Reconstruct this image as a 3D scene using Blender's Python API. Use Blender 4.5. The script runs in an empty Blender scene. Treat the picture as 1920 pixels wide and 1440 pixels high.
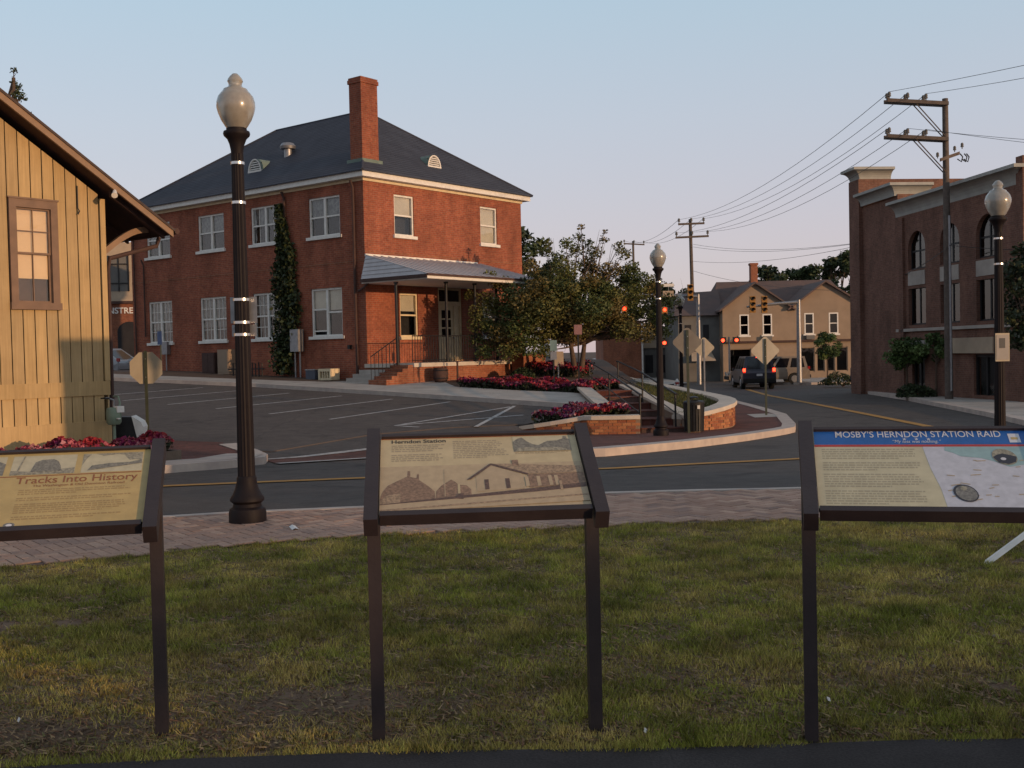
import bpy, bmesh, math, random
import numpy as np
from mathutils import Matrix, Vector
R = math.radians
SC = bpy.context.scene
COL = SC.collection
rng = random.Random(11)

# ------------------------------------------------------------------ camera
F_PX = 2052.0
ROLL, PITCH = R(1.266), math.atan(58 / 2052.0)
CAMP = Vector((0, 0, 1.6))
_f = Vector((0, math.cos(PITCH), -math.sin(PITCH)))
_u0 = Vector((1, 0, 0)).cross(_f)
_r = Vector((1, 0, 0)) * math.cos(ROLL) - _u0 * math.sin(ROLL)
_u = _u0 * math.cos(ROLL) + Vector((1, 0, 0)) * math.sin(ROLL)
cam = bpy.data.cameras.new('camera')
cam.sensor_width = 36.0
cam.lens = F_PX / 1920 * 36.0
cam.clip_start = 0.1
cam.clip_end = 6000
camo = bpy.data.objects.new('camera', cam)
COL.objects.link(camo)
m = Matrix.Identity(4)
for i in range(3):
    m[i][0], m[i][1], m[i][2], m[i][3] = _r[i], _u[i], -_f[i], CAMP[i]
camo.matrix_world = m
SC.camera = camo

# ------------------------------------------------------------------ sky, sun, exposure
SUN_AZ = R(128.0)      # clockwise from +Y: low evening sun behind the right shoulder
SUN_EL = R(5.2)
w = bpy.data.worlds.new('World')
SC.world = w
w.use_nodes = True
wn, wl = w.node_tree.nodes, w.node_tree.links
bg = wn['Background']
sky = wn.new('ShaderNodeTexSky')
sky.sky_type = 'NISHITA'
sky.sun_disc = False
sky.sun_elevation = SUN_EL
sky.sun_rotation = SUN_AZ
sky.altitude = 100
sky.air_density = 1.0
sky.dust_density = 0.8
sky.ozone_density = 1.5
# multiple scattering that the sky model leaves out: a pale haze band, the same all round the horizon
tcw = wn.new('ShaderNodeTexCoord')
spw = wn.new('ShaderNodeSeparateXYZ')
wl.new(tcw.outputs['Generated'], spw.inputs[0])
rw = wn.new('ShaderNodeValToRGB')
K_ = 1.0 / 0.30
stops = [(0.0, (.57, .465, .51)), (.10, (.555, .49, .565)), (.20, (.51, .535, .62)), (.31, (.44, .56, .665)), (.6, (.38, .43, .50)), (1.0, (.34, .37, .42))]
for _i in range(len(stops) - 2):
    rw.color_ramp.elements.new(0.5)
for _e, (_p, _c) in zip(rw.color_ramp.elements, stops):
    _e.position = _p
    _e.color = (*_c, 1)
wl.new(spw.outputs[2], rw.inputs[0])
sc_w = wn.new('ShaderNodeVectorMath')
sc_w.operation = 'SCALE'
sc_w.inputs['Scale'].default_value = K_
wl.new(rw.outputs[0], sc_w.inputs[0])
mxw = wn.new('ShaderNodeMix')
mxw.data_type = 'RGBA'
mxw.inputs[0].default_value = 0.85
wl.new(sky.outputs[0], mxw.inputs[6])
wl.new(sc_w.outputs[0], mxw.inputs[7])
wl.new(mxw.outputs[2], bg.inputs[0])
bg.inputs[1].default_value = 0.15
sl = bpy.data.lights.new('sun', 'SUN')
sl.energy = 1.4
sl.angle = R(0.5)
sl.color = (1.0, 0.62, 0.34)
so = bpy.data.objects.new('sun', sl)
COL.objects.link(so)
sv = Vector((math.sin(SUN_AZ) * math.cos(SUN_EL), math.cos(SUN_AZ) * math.cos(SUN_EL), math.sin(SUN_EL)))
so.rotation_euler = sv.to_track_quat('Z', 'Y').to_euler()
so.location = (40, -28, 30)
SC.view_settings.view_transform = 'Standard'
SC.view_settings.look = 'None'
SC.view_settings.gamma = 1
SC.view_settings.use_curve_mapping = False
SC.view_settings.exposure = 1.10


# ------------------------------------------------------------------ helpers
def at(px, py, Y):
    """photo pixel (1920x1440) at depth Y -> world point"""
    d = _f + _r * ((px - 960) / F_PX) - _u * ((py - 720) / F_PX)
    return CAMP + d * (Y / d.y)


class MB:
    """collects geometry; build() links it as one mesh object"""
    def __init__(s, xf=None):
        s.v, s.f, s.mi, s.xf = [], [], [], xf

    def add(s, vs, fs, m=0):
        n = len(s.v)
        if s.xf:
            vs = [s.xf(*p) for p in vs]
        s.v.extend([tuple(p) for p in vs])
        for f in fs:
            s.f.append([i + n for i in f])
            s.mi.append(m)
        return s

    def box(s, x0, x1, y0, y1, z0, z1, m=0):
        return s.add([(x0, y0, z0), (x1, y0, z0), (x1, y1, z0), (x0, y1, z0), (x0, y0, z1), (x1, y0, z1), (x1, y1, z1), (x0, y1, z1)],
                     [(3, 2, 1, 0), (4, 5, 6, 7), (0, 1, 5, 4), (1, 2, 6, 5), (2, 3, 7, 6), (3, 0, 4, 7)], m)

    def poly(s, pts, m=0):
        return s.add(pts, [tuple(range(len(pts)))], m)

    def hexa(s, b, t, m=0):
        return s.add(list(b) + list(t), [(3, 2, 1, 0), (4, 5, 6, 7), (0, 1, 5, 4), (1, 2, 6, 5), (2, 3, 7, 6), (3, 0, 4, 7)], m)

    def cyl(s, p0, p1, r0, r1=None, n=10, m=0, caps=True):
        r1 = r0 if r1 is None else r1
        p0, p1 = Vector(p0), Vector(p1)
        d = (p1 - p0).normalized()
        a = d.orthogonal().normalized()
        b = d.cross(a)
        vs = []
        for p, r in ((p0, r0), (p1, r1)):
            for i in range(n):
                t = 2 * math.pi * i / n
                vs.append(p + a * (r * math.cos(t)) + b * (r * math.sin(t)))
        fs = [(i, (i + 1) % n, n + (i + 1) % n, n + i) for i in range(n)]
        if caps:
            fs += [tuple(range(n - 1, -1, -1)), tuple(range(n, 2 * n))]
        return s.add(vs, fs, m)

    def tube(s, pts, r, n=6, m=0):
        pts = [Vector(p) for p in pts]
        rs = r if isinstance(r, (list, tuple)) else [r] * len(pts)
        vs = []
        a = None
        for i, p in enumerate(pts):
            d = (pts[min(i + 1, len(pts) - 1)] - pts[max(i - 1, 0)]).normalized()
            a = d.orthogonal().normalized() if a is None else (a - d * a.dot(d)).normalized()
            b = d.cross(a)
            for k in range(n):
                t = 2 * math.pi * k / n
                vs.append(p + a * (rs[i] * math.cos(t)) + b * (rs[i] * math.sin(t)))
        fs = []
        for i in range(len(pts) - 1):
            for k in range(n):
                fs.append((i * n + k, i * n + (k + 1) % n, (i + 1) * n + (k + 1) % n, (i + 1) * n + k))
        fs += [tuple(range(n - 1, -1, -1)), tuple(range((len(pts) - 1) * n, len(pts) * n))]
        return s.add(vs, fs, m)

    def lathe(s, prof, n=20, m=0, c=(0, 0, 0)):
        vs, fs = [], []
        for r, z in prof:
            for i in range(n):
                t = 2 * math.pi * i / n
                vs.append((c[0] + r * math.cos(t), c[1] + r * math.sin(t), c[2] + z))
        for j in range(len(prof) - 1):
            for i in range(n):
                fs.append((j * n + i, j * n + (i + 1) % n, (j + 1) * n + (i + 1) % n, (j + 1) * n + i))
        return s.add(vs, fs, m)

    def prism(s, pts, d0, d1, axis='z', m=0):
        """polygon in a plane extruded along axis"""
        n = len(pts)
        def P(p, d):
            return {'z': (p[0], p[1], d), 'y': (p[0], d, p[1]), 'x': (d, p[0], p[1])}[axis]
        vs = [P(p, d0) for p in pts] + [P(p, d1) for p in pts]
        fs = [tuple(range(n - 1, -1, -1)), tuple(range(n, 2 * n))] + [(i, (i + 1) % n, n + (i + 1) % n, n + i) for i in range(n)]
        return s.add(vs, fs, m)

    def mesh(s, name, mats, smooth=False):
        me = bpy.data.meshes.new(name)
        me.from_pydata(s.v, [], s.f)
        mats = mats if isinstance(mats, (list, tuple)) else [mats]
        for q in mats:
            me.materials.append(q)
        if len(mats) > 1:
            me.polygons.foreach_set('material_index', s.mi)
        if smooth:
            me.polygons.foreach_set('use_smooth', [True] * len(me.polygons))
            try:
                me.set_sharp_from_angle(angle=R(40))
            except Exception:
                pass
        me.update()
        return me

    def build(s, name, mats, parent=None, smooth=False):
        return link(name, s.mesh(name, mats, smooth), parent)


def link(name, me, parent=None, loc=None, rot=None):
    o = bpy.data.objects.new(name, me)
    COL.objects.link(o)
    if parent is not None:
        o.parent = parent
    if loc is not None:
        o.location = loc
    if rot is not None:
        o.rotation_euler = rot
    return o


def tag(o, label=None, cat=None, group=None, kind=None):
    if label:
        o['label'] = label
    if cat:
        o['category'] = cat
    if group:
        o['group'] = group
    if kind:
        o['kind'] = kind
    return o


def thing(name, label, cat, loc=(0, 0, 0), rz=0.0, group=None):
    o = bpy.data.objects.new(name, None)
    COL.objects.link(o)
    o.location = loc
    o.rotation_euler = (0, 0, rz)
    o.empty_display_size = 0.2
    return tag(o, label, cat, group)


def copy_tree(o, parent=None, label=None, loc=None, rz=None):
    c = o.copy()
    COL.objects.link(c)
    c.parent = parent
    if label:
        c['label'] = label
    if loc is not None:
        c.location = loc
    if rz is not None:
        c.rotation_euler = (0, 0, rz)
    for ch in list(o.children):
        copy_tree(ch, c)
    return c


# ------------------------------------------------------------------ materials
def base_mat(name, rough=0.8, metal=0.0, spec=0.4):
    mt = bpy.data.materials.new(name)
    mt.use_nodes = True
    N, L = mt.node_tree.nodes, mt.node_tree.links
    b = N['Principled BSDF']
    b.inputs['Roughness'].default_value = rough
    b.inputs['Metallic'].default_value = metal
    b.inputs['Specular IOR Level'].default_value = spec
    return mt, N, L, b


def noise_node(N, L, scale, detail=4, rough=0.6, coord='Object', vec=None):
    n = N.new('ShaderNodeTexNoise')
    n.inputs['Scale'].default_value = scale
    n.inputs['Detail'].default_value = detail
    n.inputs['Roughness'].default_value = rough
    if vec is None:
        tc = N.new('ShaderNodeTexCoord')
        vec = tc.outputs[coord]
    L.new(vec, n.inputs['Vector'])
    return n


def ramp(N, L, fac, stops):
    r = N.new('ShaderNodeValToRGB')
    e = r.color_ramp.elements
    while len(e) < len(stops):
        e.new(0.5)
    for q, (p, c) in zip(e, stops):
        q.position = p
        q.color = (*c, 1)
    L.new(fac, r.inputs[0])
    return r


def mix(N, L, a, b, fac, mode='MIX'):
    x = N.new('ShaderNodeMix')
    x.data_type = 'RGBA'
    x.blend_type = mode
    for sock, val in ((x.inputs[0], fac), (x.inputs[6], a), (x.inputs[7], b)):
        if hasattr(val, 'is_output'):
            L.new(val, sock)
        else:
            sock.default_value = val if isinstance(val, (int, float)) else (*val, 1)
    return x.outputs[2]


def bump(N, L, b, h, strength, dist=0.02):
    bn = N.new('ShaderNodeBump')
    bn.inputs['Strength'].default_value = strength
    bn.inputs['Distance'].default_value = dist
    L.new(h, bn.inputs['Height'])
    L.new(bn.outputs[0], b.inputs['Normal'])


def pm(name, c1, c2=None, scale=4, rough=0.8, bmp=0.15, bscale=60, metal=0.0, spec=0.35):
    """painted / plain surface: two tones mixed by noise, fine bump"""
    mt, N, L, b = base_mat(name, rough, metal, spec)
    c2 = c2 or tuple(x * 0.72 for x in c1)
    n = noise_node(N, L, scale)
    r = ramp(N, L, n.outputs[0], [(0.32, c2), (0.68, c1)])
    L.new(r.outputs[0], b.inputs['Base Color'])
    if bmp:
        n2 = noise_node(N, L, bscale, 3)
        bump(N, L, b, n2.outputs[0], bmp, 0.01)
    return mt


def brick_mat(name, c1, c2, mortar, bw=0.215, rh=0.075, patch=0.5, rough=0.9, flat=False):
    mt, N, L, b = base_mat(name, rough, 0, 0.25)
    tc = N.new('ShaderNodeTexCoord')
    sep = N.new('ShaderNodeSeparateXYZ')
    L.new(tc.outputs['Object'], sep.inputs[0])
    cmb = N.new('ShaderNodeCombineXYZ')
    if flat:
        L.new(sep.outputs[0], cmb.inputs[0])
        L.new(sep.outputs[1], cmb.inputs[1])
    else:
        ad = N.new('ShaderNodeMath')
        L.new(sep.outputs[0], ad.inputs[0])
        L.new(sep.outputs[1], ad.inputs[1])
        L.new(ad.outputs[0], cmb.inputs[0])
        L.new(sep.outputs[2], cmb.inputs[1])
    bt = N.new('ShaderNodeTexBrick')
    bt.inputs['Scale'].default_value = 1
    bt.inputs['Brick Width'].default_value = bw
    bt.inputs['Row Height'].default_value = rh
    bt.inputs['Mortar Size'].default_value = 0.007
    bt.inputs['Mortar Smooth'].default_value = 0.3
    bt.inputs['Color1'].default_value = (*c1, 1)
    bt.inputs['Color2'].default_value = (*c2, 1)
    bt.inputs['Mortar'].default_value = (*mortar, 1)
    L.new(cmb.outputs[0], bt.inputs['Vector'])
    mpz = N.new('ShaderNodeMapping')
    mpz.inputs['Scale'].default_value = (1, 1, 0.45)
    L.new(tc.outputs['Object'], mpz.inputs[0])
    n = noise_node(N, L, 0.9, 7, 0.7, vec=mpz.outputs[0])
    r = ramp(N, L, n.outputs[0], [(0.3, (1 - patch,) * 3), (0.7, (1 + patch * 0.25,) * 3)])
    n3 = noise_node(N, L, 9, 3, vec=cmb.outputs[0])
    r3 = ramp(N, L, n3.outputs[0], [(0.3, (0.8, 0.78, 0.78)), (0.7, (1.15, 1.1, 1.08))])
    c = mix(N, L, bt.outputs[0], r.outputs[0], 1.0, 'MULTIPLY')
    c = mix(N, L, c, r3.outputs[0], 1.0, 'MULTIPLY')
    L.new(c, b.inputs['Base Color'])
    bump(N, L, b, bt.outputs['Fac'], -0.5, 0.006)
    return mt


def attr_mat(name, rough=0.8, spec=0.2, sheen=0.0):
    mt, N, L, b = base_mat(name, rough, 0, spec)
    a = N.new('ShaderNodeAttribute')
    a.attribute_name = 'Col'
    L.new(a.outputs['Color'], b.inputs['Base Color'])
    return mt


def random_mat(name, cols, rough=0.85, scale=30, bmp=0.25):
    """colour picked per object (bricks, pavers, boards) with fine grain"""
    mt, N, L, b = base_mat(name, rough, 0, 0.3)
    oi = N.new('ShaderNodeObjectInfo')
    k = len(cols)
    r = ramp(N, L, oi.outputs['Random'], [(i / max(1, k - 1), c) for i, c in enumerate(cols)])
    n = noise_node(N, L, scale, 4)
    r2 = ramp(N, L, n.outputs[0], [(0.3, (0.75,) * 3), (0.7, (1.12,) * 3)])
    c = mix(N, L, r.outputs[0], r2.outputs[0], 1.0, 'MULTIPLY')
    L.new(c, b.inputs['Base Color'])
    bump(N, L, b, n.outputs[0], bmp, 0.008)
    return mt


def wood_mat(name, cols, rough=0.65):
    """painted vertical board, slightly different tone on each board, streaked along the grain"""
    mt, N, L, b = base_mat(name, rough, 0, 0.3)
    oi = N.new('ShaderNodeObjectInfo')
    r = ramp(N, L, oi.outputs['Random'], [(i / (len(cols) - 1), c) for i, c in enumerate(cols)])
    tc = N.new('ShaderNodeTexCoord')
    mp = N.new('ShaderNodeMapping')
    mp.inputs['Scale'].default_value = (30, 30, 1.2)
    L.new(tc.outputs['Object'], mp.inputs[0])
    n = noise_node(N, L, 1.0, 4, vec=mp.outputs[0])
    r2 = ramp(N, L, n.outputs[0], [(0.3, (0.82,) * 3), (0.7, (1.08,) * 3)])
    n4 = noise_node(N, L, 1.3, 5, vec=tc.outputs['Object'])
    r4 = ramp(N, L, n4.outputs[0], [(0.35, (0.86, 0.84, 0.8)), (0.65, (1.05,) * 3)])
    c = mix(N, L, r.outputs[0], r2.outputs[0], 1.0, 'MULTIPLY')
    c = mix(N, L, c, r4.outputs[0], 1.0, 'MULTIPLY')
    L.new(c, b.inputs['Base Color'])
    bump(N, L, b, n.outputs[0], 0.15, 0.005)
    return mt


def asphalt_mat(name, c1, c2, seams=True):
    mt, N, L, b = base_mat(name, 0.88, 0, 0.25)
    tc = N.new('ShaderNodeTexCoord')
    v = tc.outputs['Object']
    n1 = noise_node(N, L, 0.35, 6, 0.6, vec=v)
    n2 = noise_node(N, L, 90, 2, 0.7, vec=v)
    n3 = noise_node(N, L, 3.0, 5, 0.7, vec=v)
    r = ramp(N, L, n1.outputs[0], [(0.3, c2), (0.7, c1)])
    r2 = ramp(N, L, n2.outputs[0], [(0.3, (0.6,) * 3), (0.75, (1.35,) * 3)])
    r3 = ramp(N, L, n3.outputs[0], [(0.33, (0.78,) * 3), (0.65, (1.12,) * 3)])
    c = mix(N, L, r.outputs[0], r2.outputs[0], 1.0, 'MULTIPLY')
    c = mix(N, L, c, r3.outputs[0], 1.0, 'MULTIPLY')
    n5 = noise_node(N, L, 0.9, 3, 0.5, vec=v)
    r5 = ramp(N, L, n5.outputs[0], [(0.30, (0.62,) * 3), (0.40, (1, 1, 1))])
    c = mix(N, L, c, r5.outputs[0], 0.8, 'MULTIPLY')
    if seams:
        vo = N.new('ShaderNodeTexVoronoi')
        vo.feature = 'DISTANCE_TO_EDGE'
        vo.inputs['Scale'].default_value = 0.22
        vm = N.new('ShaderNodeVectorMath')
        nd = noise_node(N, L, 1.2, 4, vec=v)
        vm.operation = 'MULTIPLY_ADD'
        L.new(nd.outputs['Color'], vm.inputs[0])
        vm.inputs[1].default_value = (1.2, 1.2, 0)
        L.new(v, vm.inputs[2])
        L.new(vm.outputs[0], vo.inputs['Vector'])
        rc = ramp(N, L, vo.outputs['Distance'], [(0.0, (0.45,) * 3), (0.006, (1, 1, 1))])
        c = mix(N, L, c, rc.outputs[0], 0.7, 'MULTIPLY')
    L.new(c, b.inputs['Base Color'])
    bump(N, L, b, n2.outputs[0], 0.35, 0.006)
    return mt


def emit_mat(name, col, s):
    mt, N, L, b = base_mat(name, 0.4)
    b.inputs['Base Color'].default_value = (*col, 1)
    b.inputs['Emission Color'].default_value = (*col, 1)
    b.inputs['Emission Strength'].default_value = s
    return mt


def glass_mat(name, tint=(0.5, 0.55, 0.55), rough=0.02, refl=0.05):
    mt = bpy.data.materials.new(name)
    mt.use_nodes = True
    N, L = mt.node_tree.nodes, mt.node_tree.links
    N.clear()
    o = N.new('ShaderNodeOutputMaterial')
    t = N.new('ShaderNodeBsdfTransparent')
    t.inputs[0].default_value = (*tint, 1)
    g = N.new('ShaderNodeBsdfGlossy')
    g.inputs['Roughness'].default_value = rough
    lw = N.new('ShaderNodeLayerWeight')
    lw.inputs['Blend'].default_value = 0.5
    pw = N.new('ShaderNodeMath')
    pw.operation = 'POWER'
    L.new(lw.outputs['Facing'], pw.inputs[0])
    pw.inputs[1].default_value = 4.0
    fr = N.new('ShaderNodeMath')
    fr.operation = 'MULTIPLY_ADD'
    L.new(pw.outputs[0], fr.inputs[0])
    fr.inputs[1].default_value = 0.9
    fr.inputs[2].default_value = refl
    tc = N.new('ShaderNodeTexCoord')
    n = noise_node(N, L, 1.5, 2, vec=tc.outputs['Object'])
    bn = N.new('ShaderNodeBump')
    bn.inputs['Strength'].default_value = 0.05
    bn.inputs['Distance'].default_value = 0.04
    L.new(n.outputs[0], bn.inputs['Height'])
    L.new(bn.outputs[0], g.inputs['Normal'])
    mx = N.new('ShaderNodeMixShader')
    L.new(fr.outputs[0], mx.inputs[0])
    L.new(t.outputs[0], mx.inputs[1])
    L.new(g.outputs[0], mx.inputs[2])
    L.new(mx.outputs[0], o.inputs[0])
    return mt


M = {}
M['brick'] = brick_mat('red_brick', (0.34, 0.105, 0.055), (0.26, 0.070, 0.040), (0.28, 0.17, 0.12))
M['brick_porch'] = brick_mat('porch_brick', (0.36, 0.125, 0.06), (0.27, 0.085, 0.045), (0.30, 0.20, 0.14))
M['brick_brown'] = brick_mat('brown_brick', (0.215, 0.108, 0.076), (0.17, 0.083, 0.061), (0.20, 0.145, 0.115))
M['brick_far'] = brick_mat('far_brick', (0.33, 0.12, 0.06), (0.26, 0.09, 0.05), (0.25, 0.17, 0.13))
M['slate'] = pm('slate_roof', (0.052, 0.056, 0.074), (0.036, 0.038, 0.052), 1.3, 0.75, 0.5, 14, spec=0.3)
M['white'] = pm('white_paint', (0.72, 0.69, 0.64), (0.60, 0.58, 0.54), 6, 0.6, 0.1)
M['cream'] = pm('cream_paint', (0.66, 0.55, 0.36), (0.54, 0.44, 0.29), 5, 0.6, 0.1)
M['dark_metal'] = pm('dark_bronze_metal', (0.013, 0.009, 0.010), (0.009, 0.006, 0.007), 12, 0.6, 0.15, 50, 0.0, 0.18)
M['black'] = pm('black_paint', (0.018, 0.017, 0.019), (0.010, 0.010, 0.011), 10, 0.55, 0.1)
M['sign_brown'] = pm('brown_sign_paint', (0.034, 0.025, 0.026), (0.025, 0.018, 0.020), 7, 0.5, 0.12, 60, 0, 0.35)
M['steel'] = pm('galvanised_steel', (0.30, 0.30, 0.31), (0.22, 0.22, 0.23), 9, 0.45, 0.1, 50, 0.7)
M['steel_band'] = pm('bright_steel_band', (0.75, 0.72, 0.70), (0.62, 0.6, 0.58), 9, 0.28, 0.0, 50, 0.9)
M['alu_back'] = pm('sign_back_aluminium', (0.46, 0.40, 0.30), (0.38, 0.33, 0.25), 3, 0.55, 0.05, 60, 0.15)
M['alu_shaded'] = pm('shaded_sign_back', (0.20, 0.18, 0.15), (0.15, 0.13, 0.11), 3, 0.6, 0.05, 60, 0.1)  # darker copy of the sign back; its colour carries the shadow
M['green_post'] = pm('green_sign_post', (0.045, 0.055, 0.035), (0.03, 0.035, 0.025), 8, 0.6)
M['wood_pole'] = pm('weathered_pole_wood', (0.125, 0.10, 0.085), (0.075, 0.06, 0.052), 6, 0.9, 0.5, 25)
M['grey_wood'] = pm('grey_timber', (0.16, 0.12, 0.09), (0.11, 0.08, 0.06), 6, 0.85, 0.4, 25)
M['concrete'] = pm('concrete', (0.42, 0.38, 0.34), (0.30, 0.27, 0.24), 1.4, 0.9, 0.3, 45)
M['concrete_kerb'] = pm('kerb_concrete', (0.50, 0.42, 0.36), (0.36, 0.30, 0.27), 2.2, 0.9, 0.3, 40)
M['lime_cap'] = pm('limestone_coping', (0.55, 0.47, 0.39), (0.43, 0.37, 0.31), 2.5, 0.85, 0.25, 40)
M['asphalt_road'] = asphalt_mat('road_asphalt', (0.098, 0.082, 0.074), (0.078, 0.066, 0.060))
M['asphalt_lot'] = asphalt_mat('lot_asphalt', (0.110, 0.087, 0.075), (0.084, 0.067, 0.059))
M['asphalt_path'] = asphalt_mat('path_asphalt', (0.048, 0.040, 0.038), (0.034, 0.028, 0.028), False)
M['paint_white'] = pm('road_paint_white', (0.50, 0.47, 0.44), (0.26, 0.24, 0.23), 9, 0.85, 0.1)
M['paint_yellow'] = pm('road_paint_yellow', (0.46, 0.23, 0.05), (0.32, 0.165, 0.045), 7, 0.85, 0.1)
M['paver_floor'] = pm('paver_joint_sand', (0.13, 0.09, 0.075), (0.09, 0.065, 0.055), 20, 0.95)
M['paver'] = random_mat('brick_paver', [(0.32, 0.205, 0.155), (0.38, 0.245, 0.185), (0.27, 0.18, 0.145), (0.42, 0.28, 0.21), (0.34, 0.21, 0.155)], 0.9, 40)
M['paver_attr'] = attr_mat('brick_paver_far', 0.9)
M['walk_brick'] = brick_mat('sidewalk_brick', (0.17, 0.060, 0.044), (0.125, 0.045, 0.036), (0.11, 0.07, 0.06), 0.2, 0.1, flat=True)
M['xwalk_brick'] = brick_mat('crosswalk_brick', (0.16, 0.065, 0.048), (0.12, 0.048, 0.038), (0.11, 0.07, 0.06), 0.2, 0.1, flat=True)
M['wall_brick'] = random_mat('planter_brick', [(0.36, 0.13, 0.055), (0.26, 0.085, 0.045), (0.43, 0.19, 0.085), (0.31, 0.11, 0.05), (0.20, 0.07, 0.045)], 0.9, 45)
M['mortar'] = pm('mortar', (0.26, 0.18, 0.13), (0.2, 0.14, 0.10), 20, 0.95, 0.3)
M['lawn'] = pm('lawn_soil', (0.17, 0.11, 0.072), (0.12, 0.074, 0.046), 2.2, 0.95, 0.6, 30)
M['dirt'] = pm('bare_soil', (0.10, 0.06, 0.04), (0.07, 0.042, 0.028), 1.5, 0.95, 0.5, 30)
M['grass'] = attr_mat('grass_blades', 0.7, 0.2)
M['leaf'] = attr_mat('leaves', 0.6, 0.25)
M['petal'] = attr_mat('petals', 0.7, 0.15)
M['barn'] = wood_mat('ochre_painted_boards', [(0.41, 0.285, 0.135), (0.47, 0.33, 0.16), (0.435, 0.30, 0.145), (0.375, 0.27, 0.14)])
M['barn_gap'] = pm('shadowed_board_gap', (0.05, 0.032, 0.018), None, 5, 0.95)  # dark core colour puts shadow lines between the boards
M['barn_trim'] = pm('taupe_trim_paint', (0.20, 0.125, 0.085), (0.155, 0.098, 0.068), 5, 0.65, 0.2)
M['barn_fascia'] = pm('tan_fascia_paint', (0.27, 0.17, 0.105), (0.21, 0.135, 0.085), 4, 0.65, 0.2)
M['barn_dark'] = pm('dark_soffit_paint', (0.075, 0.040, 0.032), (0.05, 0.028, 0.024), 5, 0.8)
M['shingle'] = pm('brown_shingles', (0.085, 0.060, 0.050), (0.055, 0.04, 0.036), 9, 0.9, 0.6, 20)
M['glass'] = glass_mat('window_glass', (0.93, 0.94, 0.93))
M['glass_barn'] = glass_mat('old_window_glass', (0.97, 0.95, 0.92), 0.015, 0.07)
M['sky_reflect'] = pm('sky_reflection_cream', (0.78, 0.60, 0.36), (0.72, 0.55, 0.33), 2, 0.8, 0)  # cream tone stands in for sky reflected in the station window
M['glass_dark'] = glass_mat('dark_window_glass', (0.25, 0.27, 0.28))
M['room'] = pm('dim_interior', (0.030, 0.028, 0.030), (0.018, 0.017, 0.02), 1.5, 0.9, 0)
M['blind'] = pm('window_blind', (0.62, 0.55, 0.45), (0.52, 0.46, 0.38), 3, 0.8, 0.1)
M['curtain'] = pm('patterned_curtain', (0.26, 0.25, 0.24), (0.07, 0.07, 0.08), 9, 0.85, 0.1)
M['porch_metal'] = pm('grey_metal_roofing', (0.48, 0.46, 0.47), (0.40, 0.38, 0.39), 2, 0.5, 0.1, 30, 0.1)
M['copper'] = pm('verdigris_flashing', (0.16, 0.21, 0.18), (0.11, 0.15, 0.13), 4, 0.75)
M['house'] = pm('tan_siding', (0.29, 0.215, 0.155), (0.235, 0.175, 0.125), 1.0, 0.85)
M['house_grey'] = pm('grey_siding', (0.15, 0.145, 0.135), (0.115, 0.11, 0.105), 1.0, 0.85)
M['house_roof'] = pm('faded_roof_shingles', (0.125, 0.082, 0.072), (0.085, 0.066, 0.064), 1.2, 0.9, 0.3, 10)
M['cornice'] = pm('grey_cornice_paint', (0.36, 0.36, 0.33), (0.29, 0.29, 0.27), 2, 0.7)
M['lamp_core'] = pm('lamp_refractor', (0.30, 0.22, 0.17), (0.2, 0.15, 0.12), 20, 0.5)
M['stucco'] = pm('beige_stucco', (0.42, 0.33, 0.24), (0.34, 0.27, 0.2), 2, 0.9)
M['red_light'] = emit_mat('red_signal_light', (1.0, 0.035, 0.012), 4.0)
M['red_lens'] = pm('red_lens', (0.35, 0.02, 0.02), (0.25, 0.015, 0.015), 5, 0.2, 0, spec=0.6)
M['signal_yellow'] = pm('signal_housing_yellow', (0.34, 0.17, 0.035), (0.25, 0.12, 0.03), 4, 0.6)
M['rubber'] = pm('tyre_rubber', (0.018, 0.018, 0.018), (0.012, 0.012, 0.012), 20, 0.9)
M['chrome'] = pm('wheel_alloy', (0.45, 0.45, 0.46), (0.35, 0.35, 0.36), 8, 0.35, 0, metal=0.8)
M['plate_white'] = pm('licence_plate', (0.55, 0.55, 0.56), (0.45, 0.45, 0.47), 8, 0.5, 0)
M['trunk'] = pm('bark', (0.115, 0.078, 0.055), (0.065, 0.045, 0.034), 5, 0.95, 0.7, 18)
M['litter'] = pm('white_paper', (0.7, 0.68, 0.66), (0.6, 0.58, 0.56), 6, 0.8, 0)
M['globe'], _N, _L, _b = base_mat('frosted_globe', 0.22, 0, 0.5)
_b.inputs['Base Color'].default_value = (0.5, 0.47, 0.42, 1)
_b.inputs['Transmission Weight'].default_value = 0.55
_b.inputs['Roughness'].default_value = 0.3
_b.inputs['Coat Weight'].default_value = 0.6
_b.inputs['Coat Roughness'].default_value = 0.12
_n = noise_node(_N, _L, 14, 3)
_rr = ramp(_N, _L, _n.outputs[0], [(0.3, (0.44, 0.41, 0.36)), (0.7, (0.58, 0.56, 0.50))])
_L.new(_rr.outputs[0], _b.inputs['Base Color'])


# ------------------------------------------------------------------ terrain heights
def h_road(x, y):
    if y < 12:
        return 0.0
    if y < 27.4:
        return -0.035 * (y - 12)
    return max(-0.54 - 0.16 * (y - 27.4) / 34.6, -0.7)


def h_lot(x, y):
    return max(min(-1.306 - 0.0141 * x + 0.0454 * y, 1.05), h_road(x, y))


def sm(a, b, t):
    t = min(1, max(0, (t - a) / (b - a)))
    return t * t * (3 - 2 * t)


def h_ground(x, y):
    wx = 1 - sm(4.2, 5.6, x)
    wy = sm(18.5, 24, y)
    return h_road(x, y) * (1 - wx * wy) + h_lot(x, y) * wx * wy


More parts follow.
